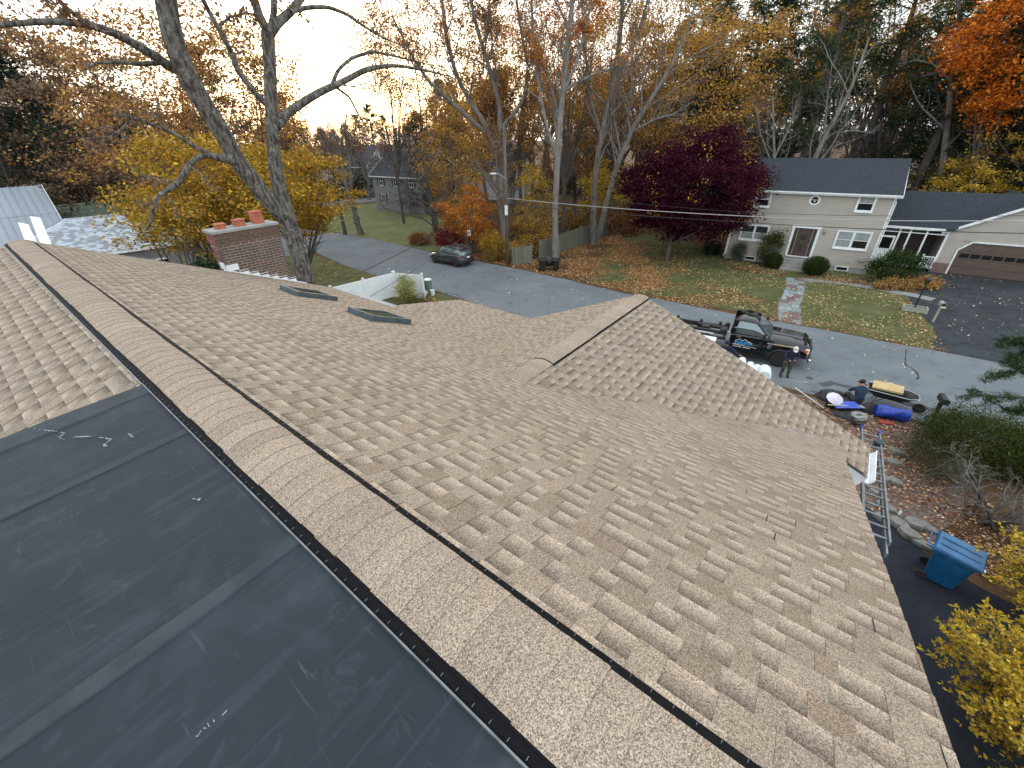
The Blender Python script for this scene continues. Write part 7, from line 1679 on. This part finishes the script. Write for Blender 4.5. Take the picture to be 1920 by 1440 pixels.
# worker 3 sits on the kerb with his back to the house
J = {'pelvis': (0, 0, .42, .17, .14), 'waist': (0, -.02, .58, .165, .13), 'chest': (0, -.10, .82, .20, .15), 'neck': (0, -.17, .98, .062, .062), 'headb': (0, -.22, 1.04, .075, .08), 'headt': (0, -.26, 1.18, .082, .092),
 'shL': (.21, -.12, .88, .085), 'elL': (.27, -.30, .66, .06), 'wrL': (.12, -.52, .60, .038), 'handL': (.06, -.58, .60, .035, .022),
 'shR': (-.21, -.12, .88, .085), 'elR': (-.30, -.28, .66, .06), 'wrR': (-.16, -.52, .64, .038), 'handR': (-.10, -.58, .66, .035, .022),
 'hipL': (.12, -.03, .38, .125), 'knL': (.22, -.46, .46, .085), 'anL': (.20, -.62, .10, .058), 'toeL': (.22, -.82, .045, .05, .04),
 'hipR': (-.12, -.03, .38, .125), 'knR': (-.22, -.46, .46, .085), 'anR': (-.20, -.62, .10, .058), 'toeR': (-.22, -.82, .045, .05, .04)}
FACE[0] = Vector((0, -.82, -.57)).normalized()
w3 = person('dark-haired worker in navy shirt sitting with his back turned among the tools', (14.1, 14.05, 0), math.radians(165), J, ['navy2', 'dark_cloth', 'skin', 'rubber'], hair_, C3)
mb = MB(); mb.lathe([(0, 0), (.14, 0), (.16, .34), (0, .34)], (0, 0, 0), 14); o = mb.build('bucket', M['black'], loc=(14.1, 14.05, 0)); tag(o, 'upturned black bucket the seated worker sits on', 'bucket')

# ---------------------------------------------------------------- neighbours at the left and far houses
def simple_house(name, label, loc, rz, L, D, he, hr, walls, roofm, wins=(), hip=0, chim=None, gables=None, expo=.4):
    h = thing(name, label, 'house', loc, rz); mb = MB(); mb.box((0, 0, he/2), (L, D, he)); mb.build('wall', walls, h)
    if hip == 0:
        gm = MB()
        for x in (-L/2+.05, L/2-.15): gm.extr([(-D/2, he-.05), (D/2, he-.05), (0, hr-.1)], lambda p: (x, p[0], p[1]), lambda p: (x+.1, p[0], p[1]))
        gm.build('gable_wall', walls, h)
    for s_ in (-1, 1):
        mb = MB(); n = int(math.hypot(D/2+.4, hr-he)/expo); ov = .35
        ye, ze = s_*(D/2+ov), he-(hr-he)/(D/2)*ov
        for i in range(n):
            t0, t1 = i/n, (i+1)/n; ya, za = ye*(1-t0), ze+(hr-ze)*t0; yb, zb = ye*(1-t1), ze+(hr-ze)*t1; xa, xb = L/2+ov-hip*t0, L/2+ov-hip*t1
            mb.add([(-xa, ya, za+.05), (xa, ya, za+.05), (xb, yb, zb+.02), (-xb, yb, zb+.02), (-xa, ya, za), (xa, ya, za)], [(0, 1, 2, 3), (4, 5, 1, 0)])
        mb.add([(-L/2-ov, ye, ze-.1), (L/2+ov, ye, ze-.1), (L/2+ov-hip, 0, hr-.1), (-L/2-ov+hip, 0, hr-.1)], [(0, 1, 2, 3)])
        mb.build('roof', roofm, h); mb = MB(); mb.box((0, ye, ze-.08), (L+2*ov, .05, .16)); mb.build('fascia', M['trim'], h)
    if hip:
        for s_ in (-1, 1):
            mb = MB(); a = s_*(L/2+.35); mb.add([(a, -D/2-.35, he-.1), (a, D/2+.35, he-.1), (a-s_*hip, 0, hr)], [(0, 1, 2)]); mb.build('roof', roofm, h)
    else:
        for s_ in (-1, 1):
            for q in (-1, 1):
                mb = MB(); mb.beam((s_*(L/2+.34), q*(D/2+.3), he-(hr-he)/(D/2)*.3), (s_*(L/2+.34), 0, hr), .04, .18); mb.build('rake_board', M['trim'], h)
    for (side, x, z, w_, hh, shut) in wins:
        if side == 'f': bx = lambda mb, u_, z_, ww, hh_, dd, of: mb.box((x+u_, -D/2-of, z_), (ww, dd, hh_))
        else: bx = lambda mb, u_, z_, ww, hh_, dd, of: mb.box((-L/2-of, x+u_, z_), (dd, ww, hh_))
        mb = MB(); bx(mb, 0, z+hh/2, w_+.16, .1, .06, .03); bx(mb, 0, z-hh/2, w_+.16, .1, .06, .03); bx(mb, w_/2+.03, z, .09, hh, .06, .03); bx(mb, -w_/2-.03, z, .09, hh, .06, .03); bx(mb, 0, z, w_, .05, .05, .03); bx(mb, 0, z, .04, hh, .04, .028); wo = mb.build('window', M['trim'], h)
        mb = MB(); bx(mb, 0, z, w_, hh, .02, .01); mb.build('pane', M['glass_dark'], wo)
        if shut:
            for q in (-1, 1): mb = MB(); bx(mb, q*(w_/2+.28), z, .36, hh+.1, .04, .02); mb.build('shutter', M['black'], h)
    if chim:
        x, y, w_, d_, zt = chim; mb = MB(); mb.box((x, y, zt/2), (w_, d_, zt)); mb.build('chimney', mat('old_brick', (.17, .07, .06), (.11, .05, .045), scale=8, rough=.9), h)
    return h
M['metal_roof'] = mat('grey_metal_roof', (.27, .30, .34), (.20, .23, .26), scale=.6, rough=.45, stretch=(1, .2, 1))
M['pale_roof'] = mat('pale_shingle_roof', (.42, .46, .50), (.22, .24, .27), scale=3, rough=.8, lo=.42, hi=.58)
M['grey_wall'] = mat('grey_shingle_wall', (.23, .235, .235), (.18, .185, .19), scale=3, rough=.85); M['white_wall'] = mat('white_clapboard', (.55, .58, .60), (.45, .48, .5), scale=2, rough=.7)
simple_house('grey_house', 'grey two storey colonial with black shutters and brick end chimney beyond the far lawn', (-14.6, 74.5, 0), math.radians(-38), 11.5, 8.2, 5.2, 8.2, M['grey_wall'], M['slate'],
 wins=[('f', -3.6, 4.2, .9, 1.2, 1), ('f', 0, 4.2, .9, 1.2, 1), ('f', 3.6, 4.2, .9, 1.2, 1), ('f', -3.6, 1.7, .9, 1.3, 1), ('f', 3.6, 1.7, .9, 1.3, 1), ('l', -2.6, 4.2, .9, 1.2, 1), ('l', 2.4, 4.2, .9, 1.2, 1), ('l', -2.6, 1.7, .9, 1.2, 1), ('l', 2.4, 1.7, .9, 1.2, 1)], chim=(-6.2, -.2, .9, 1.9, 9.2), expo=.3)
simple_house('white_house', 'white house partly hidden behind the grey colonial', (-31, 98, 0), math.radians(-25), 12, 8, 5.6, 8.6, M['white_wall'], M['slate'], wins=[('f', -3, 4.4, 1, 1.3, 1), ('f', 0, 4.4, 1, 1.3, 1), ('f', 3, 4.4, 1, 1.3, 1), ('f', -3, 1.8, 1, 1.3, 1), ('f', 3, 1.8, 1, 1.3, 1)], expo=.4)
simple_house('white_house', 'white house glimpsed through the gold trees behind the stockade fence', (-2, 86, 0), math.radians(-12), 12, 8, 5.2, 8.0, M['white_wall'], M['slate'], wins=[('f', -3.5, 4, 1, 1.2, 1), ('f', 3.5, 4, 1, 1.2, 1), ('f', -3.5, 1.7, 1, 1.3, 0), ('f', 3.5, 1.7, 1, 1.3, 0)], expo=.4)
nh1 = simple_house('neighbour_house', 'long low house with pale grey shingle roof beyond the chimney at left', (-26.6, 28.6, 0), math.radians(40), 7.6, 7.4, 4.7, 6.15, M['grey_wall'], M['pale_roof'], wins=[('f', -2.2, 3.2, 1.2, 1.0, 0), ('f', 2.2, 3.2, 1.2, 1.0, 0)], hip=2.9, expo=.2)
nh2 = simple_house('barn', 'barn with blue-grey standing seam metal roof at the far left', (-39.8, 34.4, 0), math.radians(46), 7.0, 12, 4.0, 7.4, mat('barn_red', (.16, .06, .05), (.12, .05, .04), rough=.8), M['metal_roof'], expo=3.0)
mb = MB()
for k in range(18):
    x = -3.7+k*.435
    for s_ in (-1, 1): mb.beam((x, s_*6.3, 3.88), (x, 0, 7.46), .05, .06)
mb.build('standing_seam', M['metal_roof'], nh2, kind='stuff')
simple_house('shed', 'small shed with pale green roof between the two neighbour roofs', (-38.5, 41.5, 0), math.radians(48), 6, 6, 3.6, 5.6, M['grey_wall'], mat('mossy_roof', (.26, .33, .25), (.18, .24, .18), scale=3, rough=.8), expo=.3)
for i, (pts, lb) in enumerate([(((44, 420), (60, 458)), 'left one of two white boards standing at the far gable end'), (((66, 408), (88, 462)), 'right one of two white boards standing at the far gable end')]):
    a, b = atR(*pts[0], 16.5), atR(*pts[1], 14.5); o = Vector((b.x, b.y, 0)); t_ = thing('white_board', lb, 'board', o, group='white boards at the far gable'); mb = MB(); d = (a-b); mb.beam(b-o-d*.3, a-o, .17, .03, up=(.75, -.65, 0)); mb.build('plank', M['white'], t_)
    mb = MB(); mb.beam((0, 0, 0), tuple(b-o-d*.28), .10, .10); mb.build('prop', M['galv'], t_)
hc_ = atR(274, 486, 34); mb = MB(); mb.box((0, 0, .55), (1.0, .6, .75)); mb.box((0, 0, .96), (1.06, .66, .07)); o = mb.build('utility_cabinet', M['bluebin'], loc=(atZ(274, 487).x, atZ(274, 487).y, 0), bevel=.05); tag(o, 'small dark blue bin by the side street left of the chimney', 'bin')
